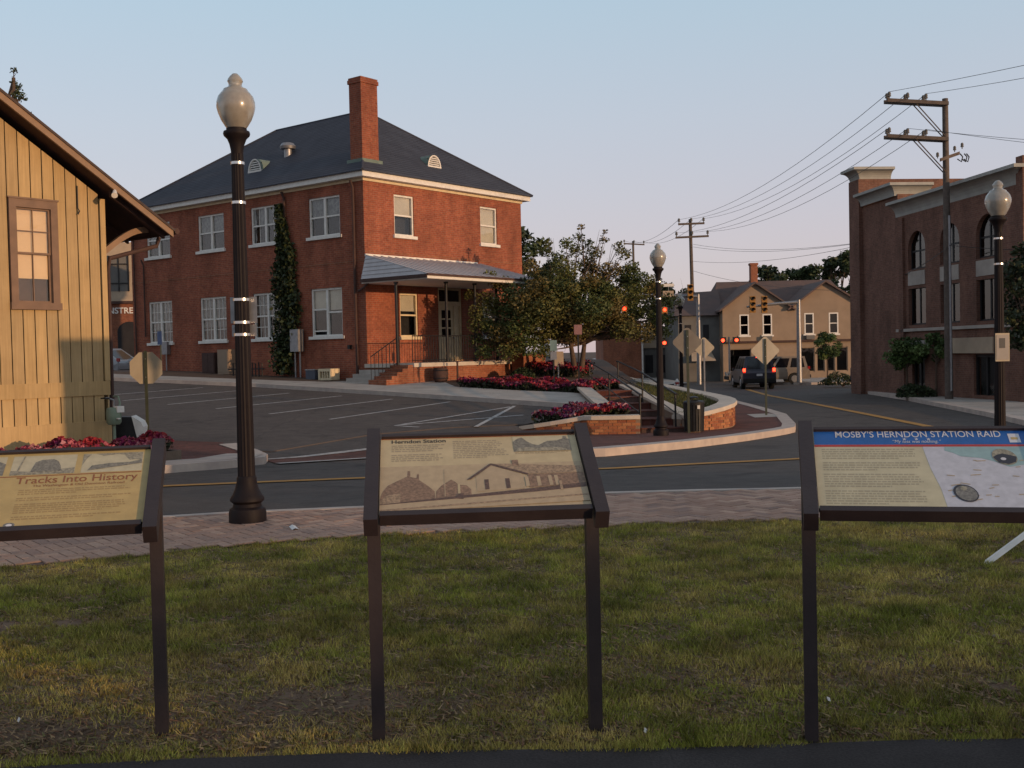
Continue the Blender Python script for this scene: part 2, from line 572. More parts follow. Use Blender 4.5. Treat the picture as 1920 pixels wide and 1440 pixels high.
def sheet(name, pts, hf, off, mat, cell=1.0, thick=0.0, parent=None, kind='structure'):
    """polygon laid on a height function, cut on a grid so it follows the terrain; thick > 0 gives it sides"""
    bm = bmesh.new()
    vs = [bm.verts.new((p[0], p[1], 0)) for p in pts]
    bm.faces.new(vs)
    xs = [p[0] for p in pts]
    ys = [p[1] for p in pts]
    for ax, lo, hi in ((0, min(xs), max(xs)), (1, min(ys), max(ys))):
        c = math.floor(lo / cell) * cell + cell
        while c < hi:
            co = [0, 0, 0]
            co[ax] = c
            no = [0, 0, 0]
            no[ax] = 1
            bmesh.ops.bisect_plane(bm, geom=bm.verts[:] + bm.edges[:] + bm.faces[:], plane_co=co, plane_no=no)
            c += cell
    bmesh.ops.triangulate(bm, faces=bm.faces[:])
    for v in bm.verts:
        v.co.z = hf(v.co.x, v.co.y) + off
    if thick:
        be = [e for e in bm.edges if e.is_boundary]
        g = bmesh.ops.extrude_edge_only(bm, edges=be)
        for v in g['geom']:
            if isinstance(v, bmesh.types.BMVert):
                v.co.z -= thick
    bmesh.ops.recalc_face_normals(bm, faces=bm.faces[:])
    if sum(f.normal.z for f in bm.faces) < 0:
        bmesh.ops.reverse_faces(bm, faces=bm.faces[:])
    me = bpy.data.meshes.new(name)
    bm.to_mesh(me)
    bm.free()
    me.materials.append(mat)
    o = link(name, me, parent)
    if parent is None and kind:
        o['kind'] = kind
    return o


def stripe(name, pts, width, hf, off, mat, parent=None):
    """painted line along a polyline on the terrain"""
    P = [Vector((p[0], p[1], 0)) for p in pts]
    Q = []
    for a, b in zip(P[:-1], P[1:]):
        n = max(1, int((b - a).length / 0.7))
        Q += [a.lerp(b, i / n) for i in range(n)]
    Q.append(P[-1])
    vs, fs = [], []
    for i, p in enumerate(Q):
        d = (Q[min(i + 1, len(Q) - 1)] - Q[max(0, i - 1)]).normalized()
        s = Vector((-d.y, d.x, 0)) * width / 2
        for q in (p - s, p + s):
            vs.append((q.x, q.y, hf(q.x, q.y) + off))
    for i in range(len(Q) - 1):
        fs.append((2 * i, 2 * i + 2, 2 * i + 3, 2 * i + 1))
    mb = MB()
    mb.add(vs, fs)
    return mb.build(name, mat, parent)


def ribbon(mb, pts, w, z0f, z1f, closed=False, m=0):
    """solid band of width w along pts (x,y), bottom z0f(i), top z1f(i)"""
    n = len(pts)
    vs = []
    for i in range(n):
        a = Vector((*pts[i - 1 if (i > 0 or closed) else 0][:2], 0))
        b = Vector((*pts[(i + 1) % n if (i < n - 1 or closed) else n - 1][:2], 0))
        d = (b - a).normalized()
        s = Vector((-d.y, d.x, 0)) * w / 2
        p = Vector((*pts[i][:2], 0))
        for q in (p - s, p + s):
            vs.append((q.x, q.y, z0f(i)))
            vs.append((q.x, q.y, z1f(i)))
    fs = []
    for i in range(n if closed else n - 1):
        a, b = 4 * i, 4 * ((i + 1) % n)
        fs += [(a, b, b + 1, a + 1), (a + 1, b + 1, b + 3, a + 3), (a + 3, b + 3, b + 2, a + 2)]
    if not closed:
        e = 4 * (n - 1)
        fs += [(0, 1, 3, 2), (e, e + 2, e + 3, e + 1)]
    return mb.add(vs, fs, m)


def np_mesh(name, co, tris_per, mats, cols=None, parent=None):
    """mesh from arrays: co (n,3) with consecutive groups of tris_per-vertex polygons"""
    n = len(co)
    k = n // tris_per
    me = bpy.data.meshes.new(name)
    me.vertices.add(n)
    me.vertices.foreach_set('co', np.asarray(co, dtype=np.float32).ravel())
    me.loops.add(n)
    me.loops.foreach_set('vertex_index', np.arange(n, dtype=np.int32))
    me.polygons.add(k)
    me.polygons.foreach_set('loop_start', np.arange(0, n, tris_per, dtype=np.int32))
    me.polygons.foreach_set('loop_total', np.full(k, tris_per, dtype=np.int32))
    me.update()
    me.validate()
    if cols is not None:
        a = me.color_attributes.new('Col', 'FLOAT_COLOR', 'POINT')
        c = np.ones((n, 4), dtype=np.float32)
        c[:, :3] = cols
        a.data.foreach_set('color', c.ravel())
    me.materials.append(mats)
    return link(name, me, parent)


def leaf_quads(rs, centers, size, aspect=0.6, flat=0.0):
    """random leaf-shaped quads (diamond) around centers -> (4n,3)"""
    n = len(centers)
    a = rs.normal(size=(n, 3))
    a[:, 2] *= (1 - flat)
    a /= np.linalg.norm(a, axis=1)[:, None]
    b = rs.normal(size=(n, 3))
    b -= a * (a * b).sum(1)[:, None]
    b /= np.linalg.norm(b, axis=1)[:, None]
    s = size * rs.uniform(0.6, 1.3, size=(n, 1))
    q = np.stack([centers - a * s, centers + b * s * aspect, centers + a * s, centers - b * s * aspect], 1)
    return q.reshape(-1, 3)


# ------------------------------------------------------------------ ground, road, walks
def x_lot_edge(y):
    if y < 23.5:
        return -1.0
    if y < 26:
        return -1.0 + (y - 23.5) / 2.5 * 1.2
    if y < 30:
        return 0.2 + (y - 26) / 4 * 2.0
    return min(4.7, 2.2 + (y - 30) * 0.5)


def h_ground(x, y):
    e = x_lot_edge(y)
    wx = 1 - sm(e - 0.1, e + 0.9, x)
    wy = sm(18, 21.4, y)
    far = 1 - sm(70, 90, y)
    return h_road(x, y) * (1 - wx * wy * far) + h_lot(x, y) * wx * wy * far


def grid_sheet(name, xs, ys, hf, off, mat, kind='structure'):
    vs = [(x, y, hf(x, y) + off) for y in ys for x in xs]
    nx = len(xs)
    fs = [(j * nx + i, j * nx + i + 1, (j + 1) * nx + i + 1, (j + 1) * nx + i) for j in range(len(ys) - 1) for i in range(nx - 1)]
    mb = MB()
    mb.add(vs, fs)
    return tag(mb.build(name, mat, None, True), kind=kind)


def steps(*segs):
    out = []
    for a, b, d in segs:
        n = max(1, int(round((b - a) / d)))
        out += [a + (b - a) * i / n for i in range(n)]
    return out + [segs[-1][1]]


grid_sheet('ground', steps((-2500, -60, 610), (-60, 60, 2), (60, 2500, 610)), steps((-600, -20, 145), (-20, 110, 2), (110, 3000, 578)),
           lambda x, y: h_ground(x, y) if y < 110 else -0.7, -0.28, M['dirt'])
grid_sheet('road', steps((-60, -16, 4), (-16, 16, 0.8), (16, 60, 4)), steps((10.6, 50, 0.8), (50, 115, 5)), h_ground, 0.0, M['asphalt_road'])

NEAR_LAWN = [(-16, 3.6), (-8, 6.75), (-3.99, 8.42), (-3.45, 8.62), (-2.9, 8.88), (-2.55, 9.15), (-1.48, 9.5), (0, 9.68), (1.12, 9.82), (2.58, 9.88), (4.5, 10.05), (9, 10.3), (14, 10.3)]
NEAR_ROAD = [(-16, 7.2), (-8, 9.65), (-3.45, 10.92), (-2.86, 11.1), (-1.52, 11.3), (-0.92, 11.46), (1.03, 12.0), (1.97, 12.05), (2.79, 12.03), (3.4, 12.05), (4.3, 12.5), (5.2, 13.6), (6.5, 14.3), (7.8, 13.7), (8.7, 11.6)]
flat0 = lambda x, y: 0.0
walk = sheet('brick_walk', NEAR_LAWN[:-1] + [(8.7, 11.6)] + NEAR_ROAD[::-1][1:], flat0, 0.030, M['paver_floor'], 2.0, 0.5)
lawn = sheet('lawn', [(-16, -3), (14, -3), (14, 10.3)] + NEAR_LAWN[::-1][1:], flat0, 0.02, M['lawn'], 2.0, 0.5)
path = sheet('asphalt_path', [(-16, -4), (14, -4), (14, 4.22), (3.0, 4.25), (1.6, 4.30), (0.6, 4.27), (-0.4, 4.30), (-1.3, 4.27), (-2.2, 4.20), (-4, 4.12), (-16, 3.9)], flat0, 0.032, M['asphalt_path'], 2.0)
kb = MB()
ribbon(kb, [(p[0], p[1]) for p in NEAR_ROAD], 0.12, lambda i: -0.3, lambda i: 0.046)
tag(kb.build('kerb', M['concrete_kerb']), kind='structure')

# herringbone pavers of the near walk: the nearest 300 one by one, the rest as one part
def in_walk(x, y, inset=0.09):
    def yat(L, x):
        for a, b in zip(L[:-1], L[1:]):
            if a[0] <= x <= b[0]:
                return a[1] + (b[1] - a[1]) * (x - a[0]) / (b[0] - a[0])
        return None
    a, b = yat(NEAR_LAWN, x), yat(NEAR_ROAD, x)
    return a is not None and b is not None and a + inset * 0.2 < y < b - inset


hb = []
ca, sa = math.cos(R(38)), math.sin(R(38))
c0 = 0.102
for iy in range(-130, 131):
    for ix in range(-130, 131):
        k = (ix - iy) % 4
        if k == 0:
            cx, cy, an = (ix + 1) * c0, (iy + 0.5) * c0, 0
        elif k == 3:
            cx, cy, an = (ix + 0.5) * c0, (iy + 1) * c0, math.pi / 2
        else:
            continue
        X, Y = cx * ca - cy * sa - 0.2, cx * sa + cy * ca + 10.2
        if -6.0 < X < 5.2 and in_walk(X, Y) and abs(X / Y) < 0.56:
            hb.append((X, Y, an + R(38)))
lamp_xy = (-2.56, 10.45)
hb.sort(key=lambda p: p[1] + 0.15 * abs(p[0]))
pb = MB()
l2, w2 = 0.0975, 0.0470
pb.add([(-l2, -w2, 0), (l2, -w2, 0), (l2, w2, 0), (-l2, w2, 0), (-l2, -w2, .011), (l2, -w2, .011), (l2, w2, .011), (-l2, w2, .011),
        (-l2 + .005, -w2 + .005, .014), (l2 - .005, -w2 + .005, .014), (l2 - .005, w2 - .005, .014), (-l2 + .005, w2 - .005, .014)],
       [(0, 1, 5, 4), (1, 2, 6, 5), (2, 3, 7, 6), (3, 0, 4, 7), (4, 5, 9, 8), (5, 6, 10, 9), (6, 7, 11, 10), (7, 4, 8, 11), (8, 9, 10, 11)])
paver_me = pb.mesh('paver', M['paver'])
far_v, far_c = [], []
pc = [(0.32, 0.205, 0.155), (0.38, 0.245, 0.185), (0.27, 0.18, 0.145), (0.42, 0.28, 0.21), (0.34, 0.21, 0.155)]
for i, (X, Y, an) in enumerate(hb):
    dz = rng.uniform(-0.0015, 0.0025)
    if i < 300:
        link('paver', paver_me, walk, (X, Y, 0.031 + dz), (rng.uniform(-.008, .008), rng.uniform(-.008, .008), an))
    else:
        c, s = math.cos(an), math.sin(an)
        q = rng.choice(pc)
        k = rng.uniform(0.85, 1.12)
        for f in pb.f:
            for j in f:
                v = pb.v[j]
                far_v.append((X + v[0] * c - v[1] * s, Y + v[0] * s + v[1] * c, 0.031 + dz + v[2]))
                far_c.append([t * k for t in q])
tag(np_mesh('paver_field', np.array(far_v), 4, M['paver_attr'], np.array(far_c), walk), kind='stuff')

# road markings
ym = lambda x, y: h_ground(x, y)
tag(stripe('yellow_line', [(-9, 13.2), (-4.63, 14.72), (-3.83, 14.94), (-2.06, 15.36), (1.43, 16.15), (2.75, 16.7), (4.44, 17.3), (6.2, 18.4), (8.0, 20.4)], 0.26, ym, 0.012, M['paint_yellow']), kind='structure')
tag(stripe('yellow_line', [(10.2, 22), (10.76, 28.3), (11.07, 33.4), (11.6, 43), (11.95, 51), (12.9, 60)], 0.28, ym, 0.012, M['paint_yellow']), kind='structure')

# parking lot
LOT = [(-5.6, 21.9), (-4.8, 21.6), (-3.9, 23.1), (-3.1, 24.4), (-1.4, 25.6), (0.3, 26.15), (1.2, 27.6), (2.0, 29.7), (0.59, 30.82), (-1.61, 32.7), (-4.45, 35.06), (-9.05, 38.66), (-15.44, 42.54), (-30, 52), (-40, 45), (-30, 30), (-9.5, 23.2)]
sheet('parking_lot', LOT, h_lot, 0.018, M['asphalt_lot'], 1.0, 0.35)
STALLS = [((-13.75, 34.9), (-10.9, 38.6)), ((-11.93, 33.5), (-9.15, 37.2)), ((-10.11, 32.06), (-7.30, 35.85)), ((-8.3, 30.62), (-5.40, 34.6)), ((-6.46, 29.02), (-3.65, 33.3)), ((-4.61, 27.54), (-1.83, 32.2)),
          ((-2.8, 25.98), (-0.05, 30.5)), ((-2.75, 26.05), (0.28, 28.22)), ((-0.87, 25.62), (0.06, 30.75)), ((-2.8, 25.98), (-2.2, 25.62))]
for a, b in STALLS:
    tag(stripe('parking_line', [a, b], 0.11, h_lot, 0.026, M['paint_white']), kind='structure')
# crosswalk over the driveway
xa, xb_, xc, xd = (-4.62, 20.25), (-0.75, 23.85), (-0.35, 21.75), (-4.1, 18.95)
sheet('brick_crosswalk', [xa, xd, xc, xb_], h_ground, 0.012, M['xwalk_brick'], 1.0)
for a, b in ((xa, xb_), (xd, xc)):
    tag(stripe('crosswalk_line', [a, b], 0.22, h_ground, 0.022, M['paint_white']), kind='structure')

# kerbs and walks beyond the road
KR = [(-0.95, 22.2), (-0.75, 20.6), (-0.2, 19.4), (0.6, 18.95), (1.61, 19.16), (2.3, 19.88), (3.5, 21.26), (5.02, 23.48), (6.0, 25.2), (6.6, 26.3), (7.05, 27.3), (7.4, 28.6), (7.75, 30.4), (8.28, 33.06), (8.5, 36), (8.66, 38.7), (9, 46.2), (8.9, 58)]
def inset(pts, d):
    out = []
    for i in range(len(pts)):
        a, b = Vector((*pts[max(0, i - 1)], 0)), Vector((*pts[min(len(pts) - 1, i + 1)], 0))
        t = (b - a).normalized()
        out.append((pts[i][0] - t.y * d, pts[i][1] + t.x * d))
    return out


def kerb(name, pts, wdt, top, base=-0.25, hf=h_road, seg=True):
    q = []
    for a, b in zip(pts[:-1], pts[1:]):
        n = max(1, int(math.dist(a, b) / 0.6))
        q += [(a[0] + (b[0] - a[0]) * i / n, a[1] + (b[1] - a[1]) * i / n) for i in range(n)]
    q.append(pts[-1])
    mid = inset(q, wdt / 2)
    mb = MB()
    ribbon(mb, mid, wdt, lambda i: hf(*q[i]) + base, lambda i: hf(*q[i]) + top)
    return tag(mb.build(name, M['concrete_kerb']), kind='structure')


kerb('kerb', KR, 0.34, 0.145)
sheet('corner_pavement', inset(KR, 0.30) + [(6.4, 58), (5.5, 40), (5.6, 33), (5.6, 28.5), (4.7, 26.9), (3.4, 26.5), (0.6, 26.6), (-0.3, 25)], h_road, 0.135, M['walk_brick'], 1.0)
sheet('sign_pad', [(7.0, 31.6), (8.0, 31.9), (7.9, 33.6), (7.15, 33.4)], h_road, 0.142, M['concrete'], 1.0)
KL = [(-5.6, 22.1), (-4.95, 21.1), (-4.5, 20.0), (-4.35, 19.1), (-4.75, 18.2), (-5.46, 17.38), (-6.6, 16.45), (-8, 15.6), (-12, 13.9), (-20, 10.8)]
KLr = KL[::-1]
kerb('kerb', KLr, 0.36, 0.13, hf=h_ground)
sheet('left_pavement', inset(KLr, 0.3) + [(-5.9, 22.3), (-9.4, 23.4), (-20, 22), (-26, 12)], h_ground, 0.12, M['walk_brick'], 1.0)
sheet('kerb_ramp', [(-5.35, 20.4), (-4.62, 20.2), (-4.50, 19.0), (-4.95, 18.3), (-6.6, 16.7), (-7.0, 17.3), (-5.5, 18.9)], h_ground, 0.138, M['concrete_kerb'], 0.7)
# right-hand pavement by the brown brick building
KRR = [(11.5, 14), (12.4, 22), (13.1, 28.1), (13.85, 32), (14.5, 36.3), (15.6, 43.5), (16.6, 53)]
kerb('kerb', [(p[0] + 0.0, p[1]) for p in KRR[::-1]], 0.3, 0.14)
sheet('right_pavement', [(p[0] + 0.28, p[1]) for p in KRR] + [(30, 53), (30, 14)], h_road, 0.132, M['concrete'], 1.5)
KB = [(60, 66.5), (22, 65.5), (18, 65.8), (16.2, 67.5), (15.6, 71)]
kerb('kerb', KB[::-1], 0.3, 0.14)
sheet('far_pavement', [(15.8, 71), (16.4, 67.7), (18, 66.1), (60, 66.8), (60, 90), (15.8, 90)], h_road, 0.13, M['concrete'], 3.0)
sheet('far_pavement', [(-4, 64), (9.5, 68), (11.4, 71), (11.4, 95), (-4, 95)], h_road, 0.13, M['concrete'], 3.0)

# plaza in front of the building
KP = [(2.15, 29.6), (0.59, 30.82), (-1.61, 32.7), (-4.45, 35.06), (-9.05, 38.66), (-15.44, 42.54), (-30, 52)]
kerb('kerb', KP[::-1], 0.16, 0.15, hf=h_lot)
sheet('planting_bed', [(p[0], p[1] + 0.06) for p in KP] + [(-30, 75), (4.6, 75), (4.5, 50), (4.4, 40), (3.5, 35.6), (2.5, 33.8)], h_lot, 0.12, M['dirt'], 1.5)
K2 = [(p[0] + 0.09, p[1] + 0.12) for p in KP]
sheet('plaza_walk', K2 + [(-29, 53.4), (-14.7, 43.9), (-8.3, 40.1), (-6.6, 39.3), (-5.2, 39.9), (-4.1, 40.6), (-2.6, 39.7), (-1.9, 36.6), (0.0, 34.9), (1.8, 33.8), (2.35, 33.0)], h_lot, 0.142, M['concrete'], 1.0)

# planter beside the steps: brick by brick on a mortar core, limestone coping
brick_me = MB().box(-0.1, 0.1, -0.035, 0.035, -0.03, 0.03).mesh('brick', M['wall_brick'])


def brick_wall(name, label, pts, zb, zt, thick=0.3, cap=0.09, capw=0.42, group=None, rows_from=0):
    """curved wall along pts (x,y): per-point base zb(i) and top zt(i)"""
    root = thing(name, label, 'wall', (pts[0][0], pts[0][1], zb(0)), group=group)
    off = Vector((pts[0][0], pts[0][1], zb(0)))
    L = [(p[0] - off.x, p[1] - off.y) for p in pts]
    mb = MB()
    ribbon(mb, L, thick - 0.03, lambda i: zb(i) - off.z - 0.2, lambda i: zt(i) - off.z - cap + 0.01)
    mb.build('mortar_core', M['mortar'], root)
    mb = MB()
    ribbon(mb, L, capw, lambda i: zt(i) - off.z - cap, lambda i: zt(i) - off.z)
    mb.build('coping', M['lime_cap'], root)
    # arc length
    S = [0]
    for a, b in zip(L[:-1], L[1:]):
        S.append(S[-1] + math.dist(a, b))
    def pos(s):
        s = max(0, min(S[-1] - 1e-6, s))
        i = max(k for k in range(len(S)) if S[k] <= s)
        t = (s - S[i]) / (S[i + 1] - S[i])
        a, b = Vector((*L[i], 0)), Vector((*L[i + 1], 0))
        d = (b - a).normalized()
        return a.lerp(b, t), math.atan2(d.y, d.x), zb(i) * (1 - t) + zb(i + 1) * t - off.z, zt(i) * (1 - t) + zt(i + 1) * t - off.z - cap
    return root, pos, S[-1]


def lay_bricks(root, pos, length, thick, zmin, zmax, side=-1, s0=0.0, s1=None):
    r = 0
    z = zmin
    while z < zmax:
        s = s0 + 0.1 + (0.105 if r % 2 else 0)
        while s < (s1 or length) - 0.08:
            p, an, b, t = pos(s)
            zz = z + 0.035
            if zz + 0.03 < t + 0.02 and zz > b - 0.06:
                nrm = Vector((-math.sin(an), math.cos(an), 0)) * side
                q = p + nrm * (thick / 2 - 0.03 + rng.uniform(-0.003, 0.003))
                link('brick', brick_me, root, (q.x, q.y, zz), (0, 0, an + rng.uniform(-.01, .01)))
            s += 0.21
        z += 0.07
        r += 1


lp = [(0.26, 26.1), (0.6, 25.86), (0.95, 25.7), (1.3, 25.6), (1.66, 25.54), (2.0, 25.5), (2.32, 25.47), (2.64, 25.45), (2.95, 25.44)]
root, pos, ln = brick_wall('planter_wall', 'low curved brick planter wall with pale coping behind the middle panel', lp,
                           lambda i: h_road(*lp[i]) + 0.12, lambda i: -0.14 + 0.24 * min(1, i / 4), 0.3)
lay_bricks(root, pos, ln, 0.3, 0.02, 0.7)
sheet('planter_soil', [(0.4, 26.15), (0.95, 25.85), (1.66, 25.7), (2.9, 25.6), (2.75, 27.2), (2.3, 28.8), (2.1, 29.5), (1.2, 27.9)], lambda x, y: 0.0 + 0.02 * (y - 25) - 0.12 * max(0, 1.6 - x), 0, M['dirt'], 0.6)

rp = [(3.95, 26.25, .02), (4.25, 26.4, .05), (4.7, 26.75, .11), (5.1, 27.2, .17), (5.4, 27.75, .21), (5.6, 28.4, .245), (5.72, 29.2, .26), (5.78, 30.2, .27), (5.76, 31.5, .28), (5.66, 33, .3), (5.5, 35, .33), (5.3, 37.5, .37), (5.1, 40, .4), (4.85, 44, .45), (4.7, 50, .5)]
rz_ = lambda i: h_road(rp[i][0], rp[i][1]) + 0.12
root, pos, ln = brick_wall('corner_planter_wall', 'rounded brick retaining wall of the grass corner planter behind the litter bin', [p[:2] for p in rp], rz_, lambda i: rp[i][2], 0.34, 0.10, 0.46)
lay_bricks(root, pos, ln, 0.34, 0.0, 0.9, -1, 0.0, 4.6)
def h_grassbed(x, y):
    return min(0.5, 0.0 + 0.033 * (y - 26.2) + 0.03 * (x - 4)) if y < 32 else min(0.5, 0.19 + 0.016 * (y - 32) + 0.02 * (x - 4))
gb_poly = [(4.0, 26.5), (4.3, 26.6), (4.75, 27.0), (5.1, 27.5), (5.4, 28.3), (5.55, 29.2), (5.6, 30.5), (5.5, 33), (5.35, 35), (5.1, 38), (4.9, 41), (4.6, 50), (3.5, 50), (3.7, 40), (3.75, 35), (4.0, 30)]
sheet('corner_grass', gb_poly, h_grassbed, 0.0, M['lawn'], 0.8)

# brick steps with cheek walls and handrails
st = thing('brick_steps', 'flight of shallow brick steps with pale cheek walls up to the plaza', 'steps', (3.4, 25.7, -0.36))
NST = 6
for i in range(NST):
    y0 = 0.0 + i * 1.35
    z1 = 0.13 * (i + 1)
    xl, xr = -0.38 - 0.1 * i, 0.66 - 0.1 * i
    MB().box(xl, xr, y0, y0 + 1.40 + (0.8 if i == NST - 1 else 0), -0.3, z1 - 0.03).build('step', M['walk_brick'], st)
    MB().box(xl - 0.0, xr + 0.0, y0 - 0.02, y0 + 0.32, z1 - 0.03, z1).build('nosing', M['xwalk_brick'], st)
ck = MB()
ckp = [(0.82 - 0.075 * k, -0.35 + k * 1.05) for k in range(10)]
ribbon(ck, ckp, 0.26, lambda i: -0.3, lambda i: 0.30 + 0.058 * i)
c1 = ck.build('cheek_wall', M['mortar'], st)
ck = MB()
ribbon(ck, ckp, 0.34, lambda i: 0.302 + 0.058 * i, lambda i: 0.37 + 0.058 * i)
ck.build('coping', M['lime_cap'], c1)
ck = MB()
ckp2 = [(-1.05 - 0.03 * k, 1.6 + k * 1.3) for k in range(6)]
ribbon(ck, ckp2, 0.26, lambda i: -0.3, lambda i: 0.50 + 0.06 * i)
c2_ = ck.build('cheek_wall', M['mortar'], st)
ck = MB()
ribbon(ck, ckp2, 0.40, lambda i: 0.502 + 0.06 * i, lambda i: 0.58 + 0.06 * i)
ck.build('coping', M['lime_cap'], c2_)


def handrail(name, label, foot, zs):
    """foot: list of (x,y,z) post feet from the bottom up"""
    root = thing(name, label, 'handrail', foot[0], group='handrails of the brick steps')
    o = Vector(foot[0])
    tops = []
    for p in foot:
        q = Vector(p) - o
        MB().cyl(q, q + Vector((0, 0, zs)), 0.024, n=8).build('post', M['black'], root, True)
        tops.append(q + Vector((0, 0, zs)))
    d0 = (tops[0] - tops[1])
    e0 = tops[0] + Vector((0, -0.3, 0.0))
    e1 = tops[-1] + Vector((0, 0.45, 0))
    MB().tube([e0] + tops + [e1], 0.026, 8).build('rail', M['black'], root, True)
    mids = [t - Vector((0, 0, 0.45)) for t in tops]
    MB().tube(mids, 0.016, 6).build('lower_rail', M['black'], root, True)
    return root


handrail('handrail', 'black tubular handrail on the left of the brick steps', [(3.02, 25.9, -0.36), (2.72, 30.6, 0.05), (2.5, 35.2, 0.34)], 0.92)
handrail('handrail', 'black tubular handrail over the grass side of the brick steps', [(3.85, 25.85, -0.36), (3.62, 30.4, 0.05), (3.4, 35.0, 0.34)], 0.92)


# ------------------------------------------------------------------ facade helpers
def wall_openings(mb, L0, L1, z0, z1, ops, depth, m=0):
    """wall skin in (u,d,z) with rectangular openings and reveals going inwards (d>0)"""
    us = sorted({L0, L1, *[o[0] for o in ops], *[o[1] for o in ops]})
    zs = sorted({z0, z1, *[o[2] for o in ops], *[o[3] for o in ops]})
    for a, b in zip(us[:-1], us[1:]):
        for c, e in zip(zs[:-1], zs[1:]):
            uc, zc = (a + b) / 2, (c + e) / 2
            if any(o[0] < uc < o[1] and o[2] < zc < o[3] for o in ops):
                continue
            mb.poly([(a, 0, c), (b, 0, c), (b, 0, e), (a, 0, e)], m)
    for a, b, c, e in ops:
        mb.poly([(a, 0, c), (a, depth, c), (a, depth, e), (a, 0, e)], m)
        mb.poly([(b, 0, c), (b, 0, e), (b, depth, e), (b, depth, c)], m)
        mb.poly([(a, 0, e), (a, depth, e), (b, depth, e), (b, 0, e)], m)
        mb.poly([(a, 0, c), (b, 0, c), (b, depth, c), (a, depth, c)], m)


def window(parent, xf, u0, u1, z0, z1, lights=1, frame=None, pane=None, blind=None, sill=0.10, fw=0.07, open_gap=0.0, muntins=(0, 0), back=True, d0=0.05, blind_low=0.5):
    """double-hung window unit set in an opening: casing > sill, rails, panes, blind"""
    frame = frame or M['white']
    pane = pane or M['glass']
    mb = MB(xf)
    d1 = d0 + 0.09
    mb.box(u0, u0 + fw, d0, d1, z0, z1)
    mb.box(u1 - fw, u1, d0, d1, z0, z1)
    mb.box(u0 + fw, u1 - fw, d0, d1, z1 - fw, z1)
    mb.box(u0 + fw, u1 - fw, d0, d1, z0, z0 + fw)
    wl_ = (u1 - u0 - 2 * fw)
    mul = 0.11
    bays = []
    if lights == 2:
        c = (u0 + u1) / 2
        mb.box(c - mul / 2, c + mul / 2, d0 - 0.006, d1, z0 + fw, z1 - fw)
        bays = [(u0 + fw, c - mul / 2), (c + mul / 2, u1 - fw)]
    else:
        bays = [(u0 + fw, u1 - fw)]
    wo = mb.build('window', frame, parent)
    zm = (z0 + z1) / 2
    for bi, (a, b) in enumerate(bays):
        g = open_gap if bi == len(bays) - 1 else 0
        rl = MB(xf)
        rl.box(a, b, d0 + 0.015, d0 + 0.06, zm - 0.03 + g, zm + 0.03 + g)
        if g:
            rl.box(a, b, d0 + 0.03, d0 + 0.06, z0 + fw + g, z0 + fw + g + 0.05)
        for (lo, hi, dd) in ((zm + 0.03, z1 - fw, 0.03), (z0 + fw, zm - 0.03, 0.05)):
            nx, nz = muntins
            for i in range(1, nx + 1):
                q = a + (b - a) * i / (nx + 1)
                rl.box(q - 0.011, q + 0.011, d0 + dd, d0 + dd + 0.02, lo, hi)
            for i in range(1, nz + 1):
                q = lo + (hi - lo) * i / (nz + 1)
                rl.box(a, b, d0 + dd + 0.002, d0 + dd + 0.018, q - 0.011, q + 0.011)
        rl.build('sash', frame, wo)
        for lo, hi, dd in ((zm + 0.03 + g, z1 - fw, 0.045), (z0 + fw + g, zm - 0.03 + g, 0.06)):
            pb_ = MB(xf)
            pb_.box(a, b, d0 + dd, d0 + dd + 0.006, lo, hi)
            pb_.build('pane', pane, wo)
        if blind:
            bb = MB(xf)
            zb_ = z0 + fw + (z1 - z0 - 2 * fw) * blind_low
            bb.box(a, b, d1 + 0.02, d1 + 0.03, zb_, z1 - fw)
            bb.build('blind', blind, wo)
    if sill:
        sb = MB(xf)
        sb.box(u0 - 0.09, u1 + 0.09, -0.09, d0 + 0.02, z0 - sill, z0 + 0.012)
        sb.build('sill', frame, wo)
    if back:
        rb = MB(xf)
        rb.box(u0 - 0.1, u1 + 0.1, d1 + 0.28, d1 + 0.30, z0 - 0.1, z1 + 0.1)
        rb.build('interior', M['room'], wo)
    return wo


# ------------------------------------------------------------------ red brick building
AZ = math.atan2(math.cos(R(38.6)), math.sin(R(38.6)))     # local x runs along the sunlit porch facade
BB = thing('brick_building', 'two storey red brick building with slate hip roof, tall chimney and porch', 'building', (-5.26, 40.0, 0.68), AZ)
WF, LF, HW = 9.3, 15.0, 7.45
fr_right = lambda u, d, z: (u, d, z)
fr_left = lambda u, d, z: (d, u, z)
ops_r = [(1.57, 2.64, 5.44, 6.98), (6.58, 7.66, 5.44, 6.98), (1.76, 2.74, 1.62, 3.28), (6.58, 7.66, 1.62, 3.28), (3.9, 5.3, 0.66, 3.55)]
vs4 = [(1.27, 3.0), (4.72, 6.48), (8.23, 10.0), (12.02, 13.78)]
ops_l = [(a, b, 5.46, 6.95) for a, b in vs4] + [(a, b, 1.70, 3.52) for a, b in vs4]
wb = MB(fr_right)
wall_openings(wb, 0, WF, -0.6, HW, ops_r, 0.16)
wb.xf = fr_left
wall_openings(wb, 0, LF, -0.6, HW, ops_l, 0.16)
wb.xf = None
wb.poly([(WF, 0, -0.6), (WF, LF, -0.6), (WF, LF, HW), (WF, 0, HW)])
wb.poly([(0, LF, -0.6), (WF, LF, -0.6), (WF, LF, HW), (0, LF, HW)])
wb.build('wall', M['brick'], BB)
